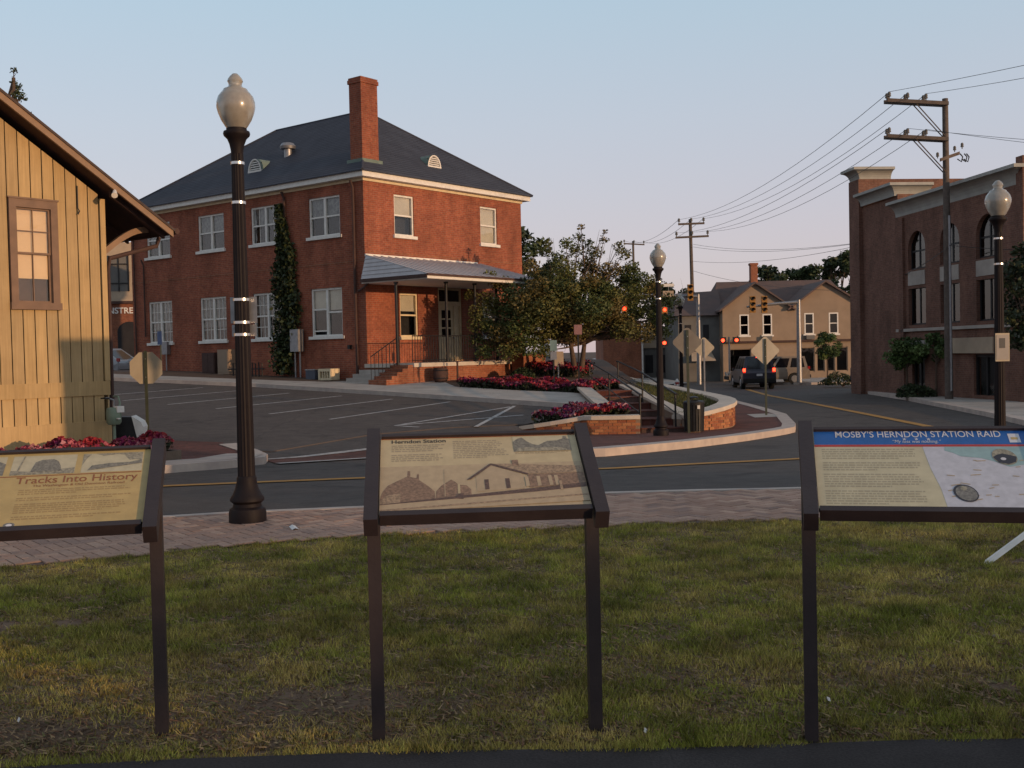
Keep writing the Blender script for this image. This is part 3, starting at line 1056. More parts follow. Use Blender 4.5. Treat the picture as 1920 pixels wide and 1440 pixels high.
# soldier-course bands, slightly proud
bd = MB()
bd.box(-0.012, 0, -0.012, LF, 4.38, 4.46)
bd.box(0, WF, -0.012, 0, 4.70, 4.78)
bd.build('brick_band', M['brick_far'], BB)
ck_ = MB()
ck_.box(-0.26, WF + 0.26, -0.26, LF + 0.26, HW - 0.02, HW + 0.0)
ck_.build('soffit', M['white'], BB)
fb = MB()
fb.box(-0.30, WF + 0.30, -0.30, -0.262, HW - 0.02, HW + 0.2)
fb.box(-0.30, -0.262, -0.262, LF + 0.30, HW - 0.02, HW + 0.2)
fb.box(WF + 0.262, WF + 0.30, -0.262, LF + 0.30, HW - 0.02, HW + 0.2)
fb.build('fascia', M['white'], BB)
fz = MB()
fz.box(-0.05, WF + 0.05, -0.05, -0.002, HW - 0.13, HW - 0.022)
fz.box(-0.05, -0.002, -0.002, LF, HW - 0.13, HW - 0.022)
fz.build('frieze', M['cream'], BB)
# hip roof, slightly uneven courses come from the material
ez = HW + 0.2
rz2 = 11.27
o_ = 0.38
A_, B_, C_, D_ = (-o_, -o_, ez), (WF + o_, -o_, ez), (WF + o_, LF + o_, ez), (-o_, LF + o_, ez)
r1, r2 = (WF / 2, WF / 2, rz2), (WF / 2, LF - WF / 2, rz2)
rf = MB()
rf.add([A_, B_, C_, D_, r1, r2], [(0, 1, 4), (1, 2, 5, 4), (2, 3, 5), (3, 0, 4, 5)])
rf.add([(p[0], p[1], p[2] - 0.035) for p in (A_, B_, C_, D_)] + [A_, B_, C_, D_], [(0, 1, 5, 4), (1, 2, 6, 5), (2, 3, 7, 6), (3, 0, 4, 7)])
roof = rf.build('roof', M['slate'], BB)
hc = MB()
for a, b in ((A_, r1), (B_, r1), (r1, r2), (C_, r2), (D_, r2)):
    hc.tube([a, b], 0.05, 6)
hc.build('ridge_cap', M['slate'], roof)
SL = (rz2 - ez) / (WF / 2 + o_)
def roof_z_left(x):
    return ez + (x + o_) * SL
# slate courses: thin raised strips across both visible slopes
sc_ = MB()
nrow = 34
for k in range(1, nrow):
    t = k / nrow
    x = -o_ + t * (WF / 2 + o_)
    z = ez + t * (rz2 - ez)
    y0, y1 = -o_ + t * (WF / 2 + o_), LF + o_ - t * (WF / 2 + o_)
    dx = 0.012
    sc_.poly([(x - dx, y0, z - dx * SL + 0.012), (x - dx, y1, z - dx * SL + 0.012), (x + 0.07, y1, z + 0.07 * SL + 0.001), (x + 0.07, y0, z + 0.07 * SL + 0.001)])
    a0, a1 = -o_ + t * (WF / 2 + o_), WF + o_ - t * (WF / 2 + o_)
    y = x
    sc_.poly([(a0, y - dx, z - dx * SL + 0.012), (a1, y - dx, z - dx * SL + 0.012), (a1, y + 0.07, z + 0.07 * SL + 0.001), (a0, y + 0.07, z + 0.07 * SL + 0.001)])
tag(sc_.build('slate_course', M['slate'], roof), kind='stuff')
# chimney at the corner
ch = MB()
cx0, cx1, cy0, cy1, ct = 0.30, 1.14, 0.30, 0.93, 11.20
ch.box(cx0, cx1, cy0, cy1, 7.5, ct - 0.22)
ch.box(cx0 - 0.04, cx1 + 0.04, cy0 - 0.04, cy1 + 0.04, ct - 0.22, ct - 0.08)
ch.box(cx0 - 0.015, cx1 + 0.015, cy0 - 0.015, cy1 + 0.015, ct - 0.08, ct)
chim = ch.build('chimney', M['brick'], BB)
cf = MB()
cf.box(cx0 - 0.10, cx1 + 0.10, cy0 - 0.10, cy1 + 0.10, roof_z_left(cx0 - 0.1) - 0.06, roof_z_left(cx0) + 0.05)
cf.build('flashing', M['copper'], chim)
MB().box(cx0 + .12, cx1 - .12, cy0 + .12, cy1 - .12, ct, ct + 0.05).build('flue', M['concrete'], chim)


def roof_vent(xf, u, z, slope, wdt=0.78):
    """half-round louvred eyebrow vent; (u along eave, d inward, z up)"""
    hgt = wdt * 0.62
    d = (z - ez) / slope - o_
    mb = MB(xf)
    n = 12
    arc = [(u - wdt / 2 * math.cos(math.pi * i / n), z + hgt * math.sin(math.pi * i / n)) for i in range(n + 1)]
    arc2 = [(u - (wdt / 2 - .07) * math.cos(math.pi * i / n), z + 0.05 + (hgt - .10) * math.sin(math.pi * i / n)) for i in range(n + 1)]
    vs, fs = [], []
    for (a, b), (c, e) in zip(arc, arc2):
        vs += [(a, d - 0.02, b), (c, d - 0.02, e), (c, d + 0.06, e)]
    for i in range(n):
        fs += [(3 * i, 3 * i + 1, 3 * i + 4, 3 * i + 3), (3 * i + 1, 3 * i + 2, 3 * i + 5, 3 * i + 4)]
    mb.add(vs, fs)
    mb.box(u - wdt / 2, u + wdt / 2, d - 0.03, d + 0.05, z - 0.03, z + 0.05)
    v = mb.build('roof_vent', M['white'], BB)
    lv = MB(xf)
    for k in range(4):
        zz = z + 0.08 + k * (hgt - 0.16) / 4
        hw = (wdt / 2 - 0.08) * math.sqrt(max(0.05, 1 - ((zz - z) / hgt) ** 2))
        lv.add([(u - hw, d - 0.01, zz), (u + hw, d - 0.01, zz), (u + hw, d + 0.05, zz + 0.07), (u - hw, d + 0.05, zz + 0.07)], [(0, 1, 2, 3)])
    lv.build('louvre', M['white'], v)
    bk = MB(xf)
    bk.box(u - wdt / 2 + .06, u + wdt / 2 - .06, d + 0.07, d + 0.075, z + .03, z + hgt * .7)
    bk.build('vent_opening', M['room'], v)
    sd = MB(xf)
    dep = hgt / slope
    vs, fs = [], []
    for a, b in arc:
        vs += [(a, d, b + 0.012), (a + 0 * u, d + max(0.02, (b - z) / slope), b + 0.012)]
    for i in range(n):
        fs.append((2 * i, 2 * i + 1, 2 * i + 3, 2 * i + 2))
    sd.add(vs, fs)
    sd.build('vent_hood', M['copper'], v)


roof_vent(fr_right, 4.62, 8.42, SL)
roof_vent(fr_left, 7.35, 8.62, SL, 0.85)
# exhaust fan cowl on the left slope
cw = MB()
cwp = (1.9, 6.35, roof_z_left(1.9))
cw.lathe([(0.16, -0.15), (0.16, 0.25), (0.30, 0.25), (0.33, 0.36), (0.24, 0.48), (0.0, 0.53)], 16, c=cwp)
cw.build('roof_fan', M['steel'], BB, True)
# windows
for i, (a, b) in enumerate(vs4):
    window(BB, fr_left, a, b, 5.46, 6.95, 2, blind=M['curtain'], blind_low=0.5, muntins=(1, 0) if i == 1 else (0, 0))
    window(BB, fr_left, a, b, 1.70, 3.52, 2, blind=M['curtain'] if i != 0 else M['blind'], blind_low=0.55 if i < 2 else 0.3, open_gap=0.12 if i == 0 else 0, muntins=(2, 1) if i > 0 else (0, 0))
window(BB, fr_right, 1.57, 2.64, 5.44, 6.98, 1, blind=M['blind'], blind_low=0.5)
window(BB, fr_right, 6.58, 7.66, 5.44, 6.98, 1, blind=M['blind'], blind_low=0.02)
window(BB, fr_right, 1.76, 2.74, 1.62, 3.28, 1, frame=M['cream'], blind=M['blind'], blind_low=0.6)
window(BB, fr_right, 6.58, 7.66, 1.62, 3.28, 1, frame=M['white'], blind=M['blind'], blind_low=0.4)
# door with transom and sidelight
dm = MB()
dm.box(3.9, 3.98, 0.03, 0.14, 0.66, 3.55)
dm.box(5.22, 5.30, 0.03, 0.14, 0.66, 3.55)
dm.box(3.98, 5.22, 0.03, 0.14, 2.86, 3.02)
dm.box(3.98, 5.22, 0.03, 0.14, 3.47, 3.55)
dm.box(4.86, 4.93, 0.03, 0.14, 0.66, 2.86)
door = dm.build('door_frame', M['cream'], BB)
dl = MB()
dl.box(3.98, 4.14, 0.06, 0.11, 0.66, 2.86)
dl.box(4.70, 4.86, 0.06, 0.11, 0.66, 2.86)
dl.box(4.14, 4.70, 0.06, 0.11, 0.66, 1.62)
dl.box(4.14, 4.70, 0.06, 0.11, 2.68, 2.86)
for k in range(4):
    zz = 1.62 + k * 1.06 / 3
    if 0 < k < 3:
        dl.box(4.14, 4.70, 0.065, 0.105, zz - 0.03, zz + 0.03)
dl.box(4.395, 4.445, 0.065, 0.105, 1.62, 2.68)
dr = dl.build('door', M['cream'], BB)
for i in range(2):
    for k in range(3):
        z0_ = 1.62 + k * 1.06 / 3 + 0.03
        MB().box(4.14 + i * .30, 4.40 + i * .30, 0.08, 0.086, z0_, z0_ + 0.29).build('pane', M['glass_dark'], dr)
MB().cyl((4.78, 0.05, 1.58), (4.78, -0.03, 1.58), 0.03, n=8).build('handle', M['steel'], dr, True)
MB().box(4.93, 5.22, 0.08, 0.10, 0.66, 2.86).build('side_panel', M['cream'], BB)
MB().box(3.98, 5.22, 0.08, 0.086, 3.02, 3.47).build('transom', M['glass_dark'], BB)
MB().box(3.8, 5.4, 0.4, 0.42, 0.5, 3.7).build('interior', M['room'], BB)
# porch
pd = MB()
pd.box(-0.1, 6.3, -2.42, -0.002, -0.7, 0.50)
pd.build('porch_base', M['brick_porch'], BB)
MB().box(-0.16, 6.36, -2.50, -0.003, 0.502, 0.64).build('porch_slab', M['lime_cap'], BB)
stt = MB()
for k in range(4):
    stt.box(-0.16 - 0.32 * (4 - k), -0.17, -1.55, -0.05, -0.6, 0.06 + 0.14 * k - 0.05)
stt.build('porch_steps', M['concrete'], BB)
ckk = MB()
for k in range(5):
    ckk.box(-0.14 - 0.27 * (5 - k), -0.14 - 0.27 * (4 - k) + 0.002 * k, -2.44 + 0.002 * k, -1.57, -0.6, 0.10 + 0.12 * k)
ckk.build('stepped_cheek', M['brick_porch'], BB)
MB().box(5.3, 6.7, -3.1, -2.52, -0.6, 0.86).build('brick_pier', M['brick_porch'], BB)
for (u, v, zb_, zt_) in ((-0.18, -1.72, -0.15, 3.52), (1.68, -2.42, 0.64, 3.55), (3.28, -2.42, 0.64, 3.55), (4.55, -2.42, 0.64, 3.55), (6.2, -2.42, 0.64, 3.55)):
    q = MB()
    q.cyl((u, v, zb_), (u, v, zt_), 0.052, n=12)
    q.cyl((u, v, zb_), (u, v, zb_ + 0.06), 0.085, n=12)
    q.cyl((u, v, zt_ - 0.05), (u, v, zt_), 0.085, n=12)
    q.build('porch_post', M['black'], BB, True)
ro = MB()
e0, e1 = -0.24, 6.45
fv, fzz, tz = -3.3, 3.72, 4.60
ro.add([(e0, fv, fzz), (e1, fv, fzz), (e1, -0.02, tz), (0.02, -0.02, tz), (e0, -0.02, fzz), (e0, fv, fzz - .03), (e1, fv, fzz - .03)],
       [(0, 1, 2, 3), (0, 3, 4), (0, 5, 6, 1)])
pr_ = ro.build('porch_roof', M['porch_metal'], BB)
rib = MB()
for k in range(18):
    t = k / 17
    u = e0 + (e1 - e0) * t
    ut = 0.02 + (e1 - 0.02) * t
    rib.tube([(u, fv, fzz + .015), (ut, -0.03, tz + .015)], 0.018, 4)
for k in range(1, 6):
    t = k / 6
    rib.tube([(e0 + 0.26 * t - .01, -0.03, fzz + (tz - fzz) * t), (e0 + 0.26 * t - .01, fv + (3.27) * t, fzz + (tz - fzz) * t + .005)], 0.015, 4)
rib.build('standing_seam', M['porch_metal'], pr_)
MB().box(0.0, 6.3, -0.05, -0.004, 4.56, 4.66).build('ledger_flashing', M['white'], pr_)
fa = MB()
fa.box(e0, e1, fv + 0.0, fv + 0.03, 3.57, 3.685)
fa.build('porch_fascia', M['white'], pr_)
MB().box(e0 - 0.01, e1 + 0.01, fv - 0.04, fv - 0.002, 3.66, 3.74).build('gutter', M['barn_dark'], pr_)
MB().box(e0 - 0.035, e0 - 0.003, fv, -0.01, 3.60, 3.72).build('side_fascia', M['barn_dark'], pr_)
MB().box(e0 + .04, e1 - .03, fv + 0.04, -0.006, 3.56, 3.60).build('porch_ceiling', M['white'], pr_)
# porch railing
rl = MB()
def rail_run(p0, p1, zlo, zhi, n):
    p0, p1 = Vector(p0), Vector(p1)
    rl.tube([p0 + Vector((0, 0, zhi)), p1 + Vector((0, 0, zhi))], 0.02, 6)
    rl.tube([p0 + Vector((0, 0, zlo)), p1 + Vector((0, 0, zlo))], 0.014, 6)
    for k in range(n + 1):
        q = p0.lerp(p1, k / n)
        rl.cyl(q + Vector((0, 0, zlo - 0.08)), q + Vector((0, 0, zhi)), 0.012, n=5, caps=False)
rail_run((-0.08, -2.36, 0.64), (6.2, -2.36, 0.64), 0.1, 0.96, 46)
rail_run((-1.4, -1.62, -0.1), (-0.1, -1.62, 0.55), 0.12, 1.0, 7)
rl.build('porch_railing', M['black'], BB, True)
# rainwater pipes on the left facade
for v, top, bot in ((0.46, 7.35, -0.1), (4.32, 7.35, 5.6), (14.7, 7.3, 0.3), (13.95, 5.4, 2.0)):
    MB().tube([(-0.08, v, bot), (-0.08, v, top - 0.25), (-0.2, v, top)], 0.05 if v < 14 and v != 13.95 else 0.035, 8).build('downpipe', M['barn_dark'], BB, True)
MB().tube([(-0.09, 0.3, 3.3), (-0.09, -0.05, 3.45), (-0.1, -0.3, 3.62)], 0.04, 8).build('downpipe', M['barn_dark'], BB, True)
MB().box(-0.14, -0.002, 0.78, 0.90, 1.2, 1.35).build('wall_lamp', M['black'], BB)


def bl(u, v, z):
    """building-local -> world"""
    c, s = math.cos(AZ), math.sin(AZ)
    return Vector((-5.26 + u * c - v * s, 40.0 + u * s + v * c, 0.68 + z))


def blz(u, v):
    p = bl(u, v, 0)
    return (p.x, p.y, h_lot(p.x, p.y) + 0.12)


# things along the left facade
t = thing('electrical_cabinet', 'pale grey electrical cabinet on two legs beside the ivy', 'cabinet', blz(-0.22, 3.6), AZ)
MB().box(-0.16, 0.12, -0.24, 0.24, 1.0, 1.85).build('cabinet_body', M['steel'], t)
MB().box(-0.165, -0.16, -0.21, 0.21, 1.05, 1.80).build('cabinet_door', M['steel'], t)
for s in (-1, 1):
    MB().cyl((0, s * 0.14, 0), (0, s * 0.14, 1.0), 0.035, n=8).build('leg', M['steel'], t, True)
t = thing('vent_unit', 'cream louvred vent box standing by the wall under the lower window', 'vent', blz(-0.5, 1.55), AZ)
vb = MB()
vb.box(-0.22, 0.22, -0.34, -0.26, 0, 0.42)
vb.box(-0.22, 0.22, 0.26, 0.34, 0, 0.42)
vb.box(-0.22, 0.22, -0.26, 0.26, 0.32, 0.42)
vb.box(-0.22, 0.22, -0.26, 0.26, 0, 0.08)
vb.build('vent_case', M['cream'], t)
for k in range(3):
    MB().box(-0.20, 0.2, -0.15 + k * 0.13, -0.11 + k * 0.13, 0.08, 0.32).build('slat', M['cream'], t)
MB().box(0.0, 0.02, -0.26, 0.26, 0.08, 0.32).build('vent_opening', M['room'], t)
t = thing('equipment_box', 'dark blue grey box standing beside the cream vent unit', 'box', blz(-0.5, 2.35), AZ)
MB().box(-0.2, 0.2, -0.26, 0.26, 0, 0.34).build('box_body', pm('blue_grey_metal', (0.075, 0.085, 0.115), None, 6, 0.6), t)
MB().box(-0.22, 0.22, -0.28, 0.28, 0.34, 0.38).build('lid', M['steel'], t)
t = thing('utility_cabinet', 'dark brown utility cabinet against the brick wall', 'cabinet', blz(-0.3, 8.85), AZ)
MB().box(-0.22, 0.2, -0.42, 0.42, 0, 0.85).build('cabinet_body', M['barn_dark'], t)
MB().box(-0.235, -0.22, -0.38, -0.01, 0.06, 0.8).build('cabinet_door', M['barn_dark'], t)
MB().box(-0.235, -0.22, 0.01, 0.38, 0.06, 0.8).build('cabinet_door', M['barn_dark'], t)
t = thing('utility_cabinet', 'tall tan utility cabinet beside the near lamp post', 'cabinet', blz(-0.35, 7.75), AZ)
MB().box(-0.25, 0.2, -0.36, 0.36, 0, 1.0).build('cabinet_body', M['house'], t)
MB().box(-0.265, -0.25, -0.31, 0.31, 0.08, 0.93).build('cabinet_door', M['house'], t)
t = thing('parking_sign', 'small blue parking sign on a post by the brick wall', 'sign', blz(-0.9, 11.6), AZ)
MB().cyl((0, 0, 0), (0, 0, 1.75), 0.03, n=8).build('post', M['green_post'], t, True)
MB().box(-0.045, -0.032, -0.16, 0.16, 1.15, 1.72).build('sign_plate', pm('blue_sign', (0.06, 0.10, 0.22), None, 6, 0.5), t)
t = thing('meter_box', 'small grey meter box on the brick wall by the blue sign', 'meter', blz(-0.1, 12.4), AZ)
MB().box(-0.1, 0.08, -0.2, 0.2, 0.7, 1.25).build('meter_case', M['steel'], t)
MB().cyl((0, 0, 0), (0, 0, 0.7), 0.03, n=8).build('conduit', M['steel'], t, True)
t = thing('bicycle_rack', 'dark low rack and bags standing under the ivy window', 'rack', blz(-0.9, 5.7), AZ)
for k in range(5):
    MB().tube([(0, -0.8 + k * .4, 0), (0, -0.8 + k * .4, 0.5), (0, -0.6 + k * .4, 0.55), (0, -0.6 + k * .4, 0)], 0.025, 6).build('hoop', M['black'], t, True)
MB().tube([(0, -0.95, 0.3), (0, 1.3, 0.3)], 0.025, 6).build('bar', M['black'], t, True)
t = thing('litter_bin', 'dark brown barrel planter standing against the porch brickwork', 'planter', bl(0.7, -2.95, -0.05), 0)
MB().lathe([(0.20, 0), (0.26, 0.1), (0.28, 0.3), (0.24, 0.48), (0.26, 0.52), (0.22, 0.52), (0.2, 0.45), (0, 0.45)], 16).build('barrel', M['barn_dark'], t, True)
for z in (0.12, 0.4):
    MB().lathe([(0.272, z), (0.282, z + .02), (0.272, z + .04)], 16).build('hoop', M['black'], t, True)
t.name = 'barrel_planter'
t = thing('bollard', 'thin dark post standing in front of the porch brickwork', 'post', bl(1.55, -3.0, -0.1), 0)
MB().cyl((0, 0, 0), (0, 0, 0.72), 0.035, n=8).build('shaft', M['barn_dark'], t, True)
MB().cyl((0, 0, 0.72), (0, 0, 0.76), 0.05, 0.02, n=8).build('cap', M['barn_dark'], t, True)

# climbing ivy
t = thing('ivy', 'dark green ivy climbing the brick wall between the windows', 'ivy', blz(-0.05, 4.2), AZ)
rs = np.random.RandomState(5)
n = 5200
z = rs.uniform(0, 1, n) ** 0.9 * 6.6
cen = 4.25 + 0.12 * np.sin(z * 2.1) + 0.12 * (z < 2.4)
wd = np.interp(z, [0, 0.6, 2.0, 4.2, 4.7, 5.4, 6.6], [0.5, 0.65, 0.85, 0.75, 0.62, 0.36, 0.22])
cen = cen + np.interp(z, [0, 4.6, 5.2, 6.6], [0, 0, 0.28, 0.2])
y = cen + wd * rs.uniform(-1, 1, n) * np.sqrt(rs.uniform(0.3, 1, n)) - 4.2
x = -np.abs(rs.normal(0.10, 0.09, n)) * np.interp(z, [0, 1, 6.6], [2.0, 1.3, 0.7])
co = leaf_quads(rs, np.stack([x, y, z + 0.1], 1), 0.075, 0.75)
k = rs.uniform(0.5, 1.25, (n, 1))
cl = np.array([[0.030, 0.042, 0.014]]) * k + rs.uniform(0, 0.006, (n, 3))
np_mesh('foliage', co, 4, M['leaf'], np.repeat(cl, 4, 0), t)
q = MB()
q.tube([(-0.02, 0.05, 0), (-0.03, 0.12, 2), (-0.03, 0.0, 4.2), (-0.03, 0.2, 6.4)], [0.05, 0.04, 0.03, 0.012], 6)
q.tube([(-0.02, -0.1, 0), (-0.03, -0.4, 1.2), (-0.03, -0.3, 3.6)], [0.04, 0.03, 0.012], 6)
q.build('stem', M['trunk'], t, True)


# ------------------------------------------------------------------ ochre board-and-batten station
ST = thing('timber_station', 'ochre board and batten station gable with taupe window and wide eaves', 'building', (-7.38, 20.0, 0.0), AZ)
GL = 8.0
def rake(u):
    return 4.60 - 0.637 * u if u > -GL / 2 else 4.60 - 0.637 * (-GL - u)
MB().prism([(-GL, -0.45), (0.03, -0.45), (0.03, rake(0.03)), (-GL / 2, rake(-GL / 2)), (-GL, rake(-GL))], 0.15, 0.26, 'y').build('wall_core', M['barn_gap'], ST)
sw = MB()
sw.box(0.0, 0.028, 0.022, 14, -0.45, 4.5)
sw.box(-GL, -GL + .02, 0.205, 14, -0.45, 4.5)
sw.box(-GL, 0.0, 14, 14.02, -0.45, 4.5)
sw.build('side_wall', M['barn'], ST)
wu0, wu1, wz0, wz1 = -1.76, -0.89, 2.55, 4.42
pitch = 0.2115
for k in range(-1, 38):
    a = -0.075 - pitch * (k + 1) + 0.008
    b = a + pitch - 0.016 - rng.uniform(0, .004)
    b = min(b, -0.07)
    if b - a < 0.04 or a < -GL:
        continue
    segs = [(1.25, None, a, b)]
    if a < wu1 - 0.02 and b > wu0 + 0.02:
        segs = [(1.25, wz0, a, b), (wz1, None, a, b)]
        if b > wu1 + .02:
            segs.append((wz0, wz1, wu1, b))
        if a < wu0 - .02:
            segs.append((wz0, wz1, a, wu0))
    for lo, hi, aa, bb_ in segs:
        if hi is None:
            pts = [(aa, lo), (bb_, lo), (bb_, rake(bb_) - 0.01), (aa, rake(aa) - 0.01)]
            if aa < -GL / 2 < bb_:
                pts.insert(3, (-GL / 2, rake(-GL / 2) - 0.01))
        else:
            pts = [(aa, lo), (bb_, lo), (bb_, hi), (aa, hi)]
        mb = MB()
        dd = rng.uniform(0, 0.004)
        mb.prism([(p[0], p[1]) for p in pts], 0.0 + dd, 0.021, 'y')
        mb.build('board', M['barn'], ST)
    MB().prism([(a, 0.52), (b, 0.52), (b, 1.01), (a, 1.01)], rng.uniform(0, 0.004), 0.021, 'y').build('board', M['barn'], ST)
MB().box(-GL, 0.03, -0.024, 0.0205, 1.0, 1.255).build('belt_board', M['barn'], ST)
MB().box(-GL, 0.03, -0.026, 0.0205, -0.4, 0.535).build('base_board', M['barn'], ST)
MB().box(-0.066, 0.035, -0.027, 0.0205, 1.26, rake(0.03) - 0.02).build('corner_board', M['barn'], ST)
# window
wx = lambda u, d, z: (u, d, z)
wm = MB()
for bx in ((wu0, wu0 + .125, wz0 + .1, wz1), (wu1 - .125, wu1, wz0 + .1, wz1)):
    wm.box(bx[0], bx[1], -0.045, 0.05, bx[2], bx[3])
wm.box(wu0 - .02, wu1 + .02, -0.06, 0.05, wz1, wz1 + 0.03)
wm.box(wu0 + .125, wu1 - .125, -0.045, 0.05, wz1 - .14, wz1)
wm.box(wu0 - .02, wu1 + .02, -0.07, 0.05, wz0 - 0.02, wz0 + 0.1)
win = wm.build('window', M['barn_trim'], ST)
a, b, c, e = wu0 + .125, wu1 - .125, wz0 + .1, wz1 - .14
zm = (c + e) / 2 + 0.02
sm_ = MB()
for (lo, hi, dd) in ((zm, e, 0.02), (c, zm + .03, 0.045)):
    sm_.box(a, a + .03, dd - .012, dd + .015, lo, hi)
    sm_.box(b - .03, b, dd - .012, dd + .015, lo, hi)
    sm_.box(a + .03, b - .03, dd - .012, dd + .015, hi - .03, hi)
    sm_.box(a + .03, b - .03, dd - .012, dd + .015, lo, lo + .035)
    sm_.box((a + b) / 2 - .008, (a + b) / 2 + .008, dd - .01, dd + .012, lo + .035, hi - .03)
sm_.box(a + .03, b - .03, 0.012, 0.032, (zm + e) / 2 - .008, (zm + e) / 2 + .008)
sm_.build('sash', M['barn_trim'], win)
for lo, hi, dd in ((zm + .035, e - .03, 0.024), (c + .035, zm, 0.05)):
    for x0, x1 in ((a + .03, (a + b) / 2 - .008), ((a + b) / 2 + .008, b - .03)):
        MB().box(x0, x1, dd, dd + .004, lo, hi).build('pane', M['glass_barn'], win)
MB().box(a - .03, b + .03, 0.13, 0.14, c - .03, e + .03).build('interior', M['barn_dark'], win)  # brown panel stands in for the treeline reflected low in the glass
MB().box(a + .01, b - .01, 0.075, 0.08, c + .42, e).build('sky_reflection_card', M['sky_reflect'], win)  # added card behind the glass, coloured as the bright sky reflection
# roof
RT = 0.15
def rtop(u):
    return 4.06 + 0.637 * (1.17 - u)
pk = -GL / 2
eu = 1.17
for s, nm in ((1, 'roof'), (-1, 'roof')):
    def mir(u):
        return u if s > 0 else 2 * pk - u
    mb = MB()
    b4 = [(mir(pk), -0.52, rtop(pk) - .05), (mir(eu), -0.52, rtop(eu) - .05), (mir(eu), 14.5, rtop(eu) - .05), (mir(pk), 14.5, rtop(pk) - .05)]
    t4 = [(p[0], p[1], p[2] + .05) for p in b4]
    mb.hexa(b4, t4)
    ro_ = mb.build('roof', M['shingle'], ST)
    mb = MB()
    b4 = [(mir(pk), -0.50, rtop(pk) - .17), (mir(eu - .03), -0.50, rtop(eu - .03) - .17), (mir(eu - .03), -0.455, rtop(eu - .03) - .17), (mir(pk), -0.455, rtop(pk) - .17)]
    mb.hexa(b4, [(p[0], p[1], p[2] + .118) for p in b4])
    mb.build('rake_board', M['barn_fascia'], ro_)
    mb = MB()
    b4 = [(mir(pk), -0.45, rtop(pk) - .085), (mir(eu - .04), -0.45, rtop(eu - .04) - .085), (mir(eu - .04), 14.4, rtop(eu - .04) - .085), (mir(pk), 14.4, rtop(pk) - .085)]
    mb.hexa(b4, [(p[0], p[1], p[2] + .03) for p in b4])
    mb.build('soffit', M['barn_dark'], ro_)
    if s > 0:
        for k in range(12):
            yy = -0.25 + k * 1.2
            mb = MB()
            b4 = [(0.03, yy, rtop(0.03) - .20), (eu - .05, yy, rtop(eu - .05) - .19), (eu - .05, yy + .07, rtop(eu - .05) - .19), (0.03, yy + .07, rtop(0.03) - .20)]
            mb.hexa(b4, [(p[0], p[1], p[2] + .11) for p in b4])
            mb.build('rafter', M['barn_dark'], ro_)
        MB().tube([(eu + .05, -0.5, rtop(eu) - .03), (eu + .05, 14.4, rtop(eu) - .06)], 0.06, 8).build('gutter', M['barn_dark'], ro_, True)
# curved eave brackets
for yy in (0.15, 3.7, 7.2):
    mb = MB()
    n = 8
    vs, fs = [], []
    for k in range(n + 1):
        tt = k / n
        u = 0.04 + 0.95 * tt
        z = 3.60 + 0.50 * math.sin(tt * math.pi / 2 * 0.98)
        for (du, dz) in ((0, 0.05), (0.02, -0.06)):
            for dy in (-0.05, 0.05):
                vs.append((u + du, yy + dy, z + dz))
    for k in range(n):
        i, j = 4 * k, 4 * k + 4
        fs += [(i, j, j + 1, i + 1), (i + 2, i + 3, j + 3, j + 2), (i, i + 2, j + 2, j), (i + 1, j + 1, j + 3, i + 3)]
    fs += [(0, 1, 3, 2), (4 * n, 4 * n + 2, 4 * n + 3, 4 * n + 1)]
    mb.add(vs, fs)
    mb.build('bracket', M['barn_fascia'], ST)
MB().tube([(1.16, 0.0, rtop(1.16) - .12), (1.1, 0.0, 3.78), (0.14, 0.04, 3.5), (0.10, 0.05, 3.3), (0.10, 0.05, -0.4)], 0.042, 8).build('downpipe', M['barn_dark'], ST, True)
fl = MB()
fl.cyl((-0.05, -0.5, rake(-0.05) + .02), (-0.13, -0.62, rake(-0.05) - .08), 0.03, 0.055, 10)
fl.build('floodlight', M['white'], ST, True)
hk = MB()
hk.tube([(-0.5, -0.03, 4.75), (-0.5, -0.03, 4.35), (-0.48, -0.05, 4.3), (-0.51, -0.05, 4.24)], 0.012, 6)
hk.build('wall_hook', M['black'], ST, True)

# utility things at the station corner
def stl(u, v, z=0.0):
    c, s = math.cos(AZ), math.sin(AZ)
    x, y = -7.38 + u * c - v * s, 20.0 + u * s + v * c
    return (x, y, h_ground(x, y) + 0.12 + z)
gm = pm('pale_green_enamel', (0.20, 0.26, 0.19), (0.15, 0.2, 0.15), 6, 0.5)
t = thing('gas_regulator', 'pale green gas meter with pipes at the corner of the ochre station', 'meter', stl(-0.12, -0.35), AZ)
MB().lathe([(0.0, 0.62), (0.10, 0.62), (0.13, 0.66), (0.135, 0.85), (0.12, 0.92), (0, 0.94)], 14).build('meter_body', gm, t, True)
MB().box(-0.02, 0.12, -0.15, -0.02, 0.84, 0.95).build('meter_head', M['white'], t)
MB().lathe([(0, 0), (0.035, 0), (0.035, 0.02), (0, 0.02)], 10, c=(0, -0.15, 0.72)).build('dial', M['white'], t, True)
MB().tube([(0, 0, -0.1), (0, 0, 0.62)], 0.03, 8).build('riser', gm, t, True)
MB().tube([(0, 0, 0.94), (0, 0, 1.06), (-0.10, 0, 1.10), (-0.16, 0, 1.10)], 0.02, 8).build('pipe', M['steel'], t, True)
MB().lathe([(0.07, 0.0), (0.085, 0.012), (0.07, 0.024)], 12, c=(-0.16, 0, 1.09)).build('valve_wheel', M['black'], t, True)
MB().tube([(0.1, 0, 0.9), (0.13, 0, 1.0), (0.13, 0.05, 1.12), (0.13, 0.2, 1.12)], 0.018, 8).build('pipe', gm, t, True)
t = thing('black_bin', 'low black box with scalloped white end panel beside the stop sign post', 'box', stl(0.52, 0.35), R(8))
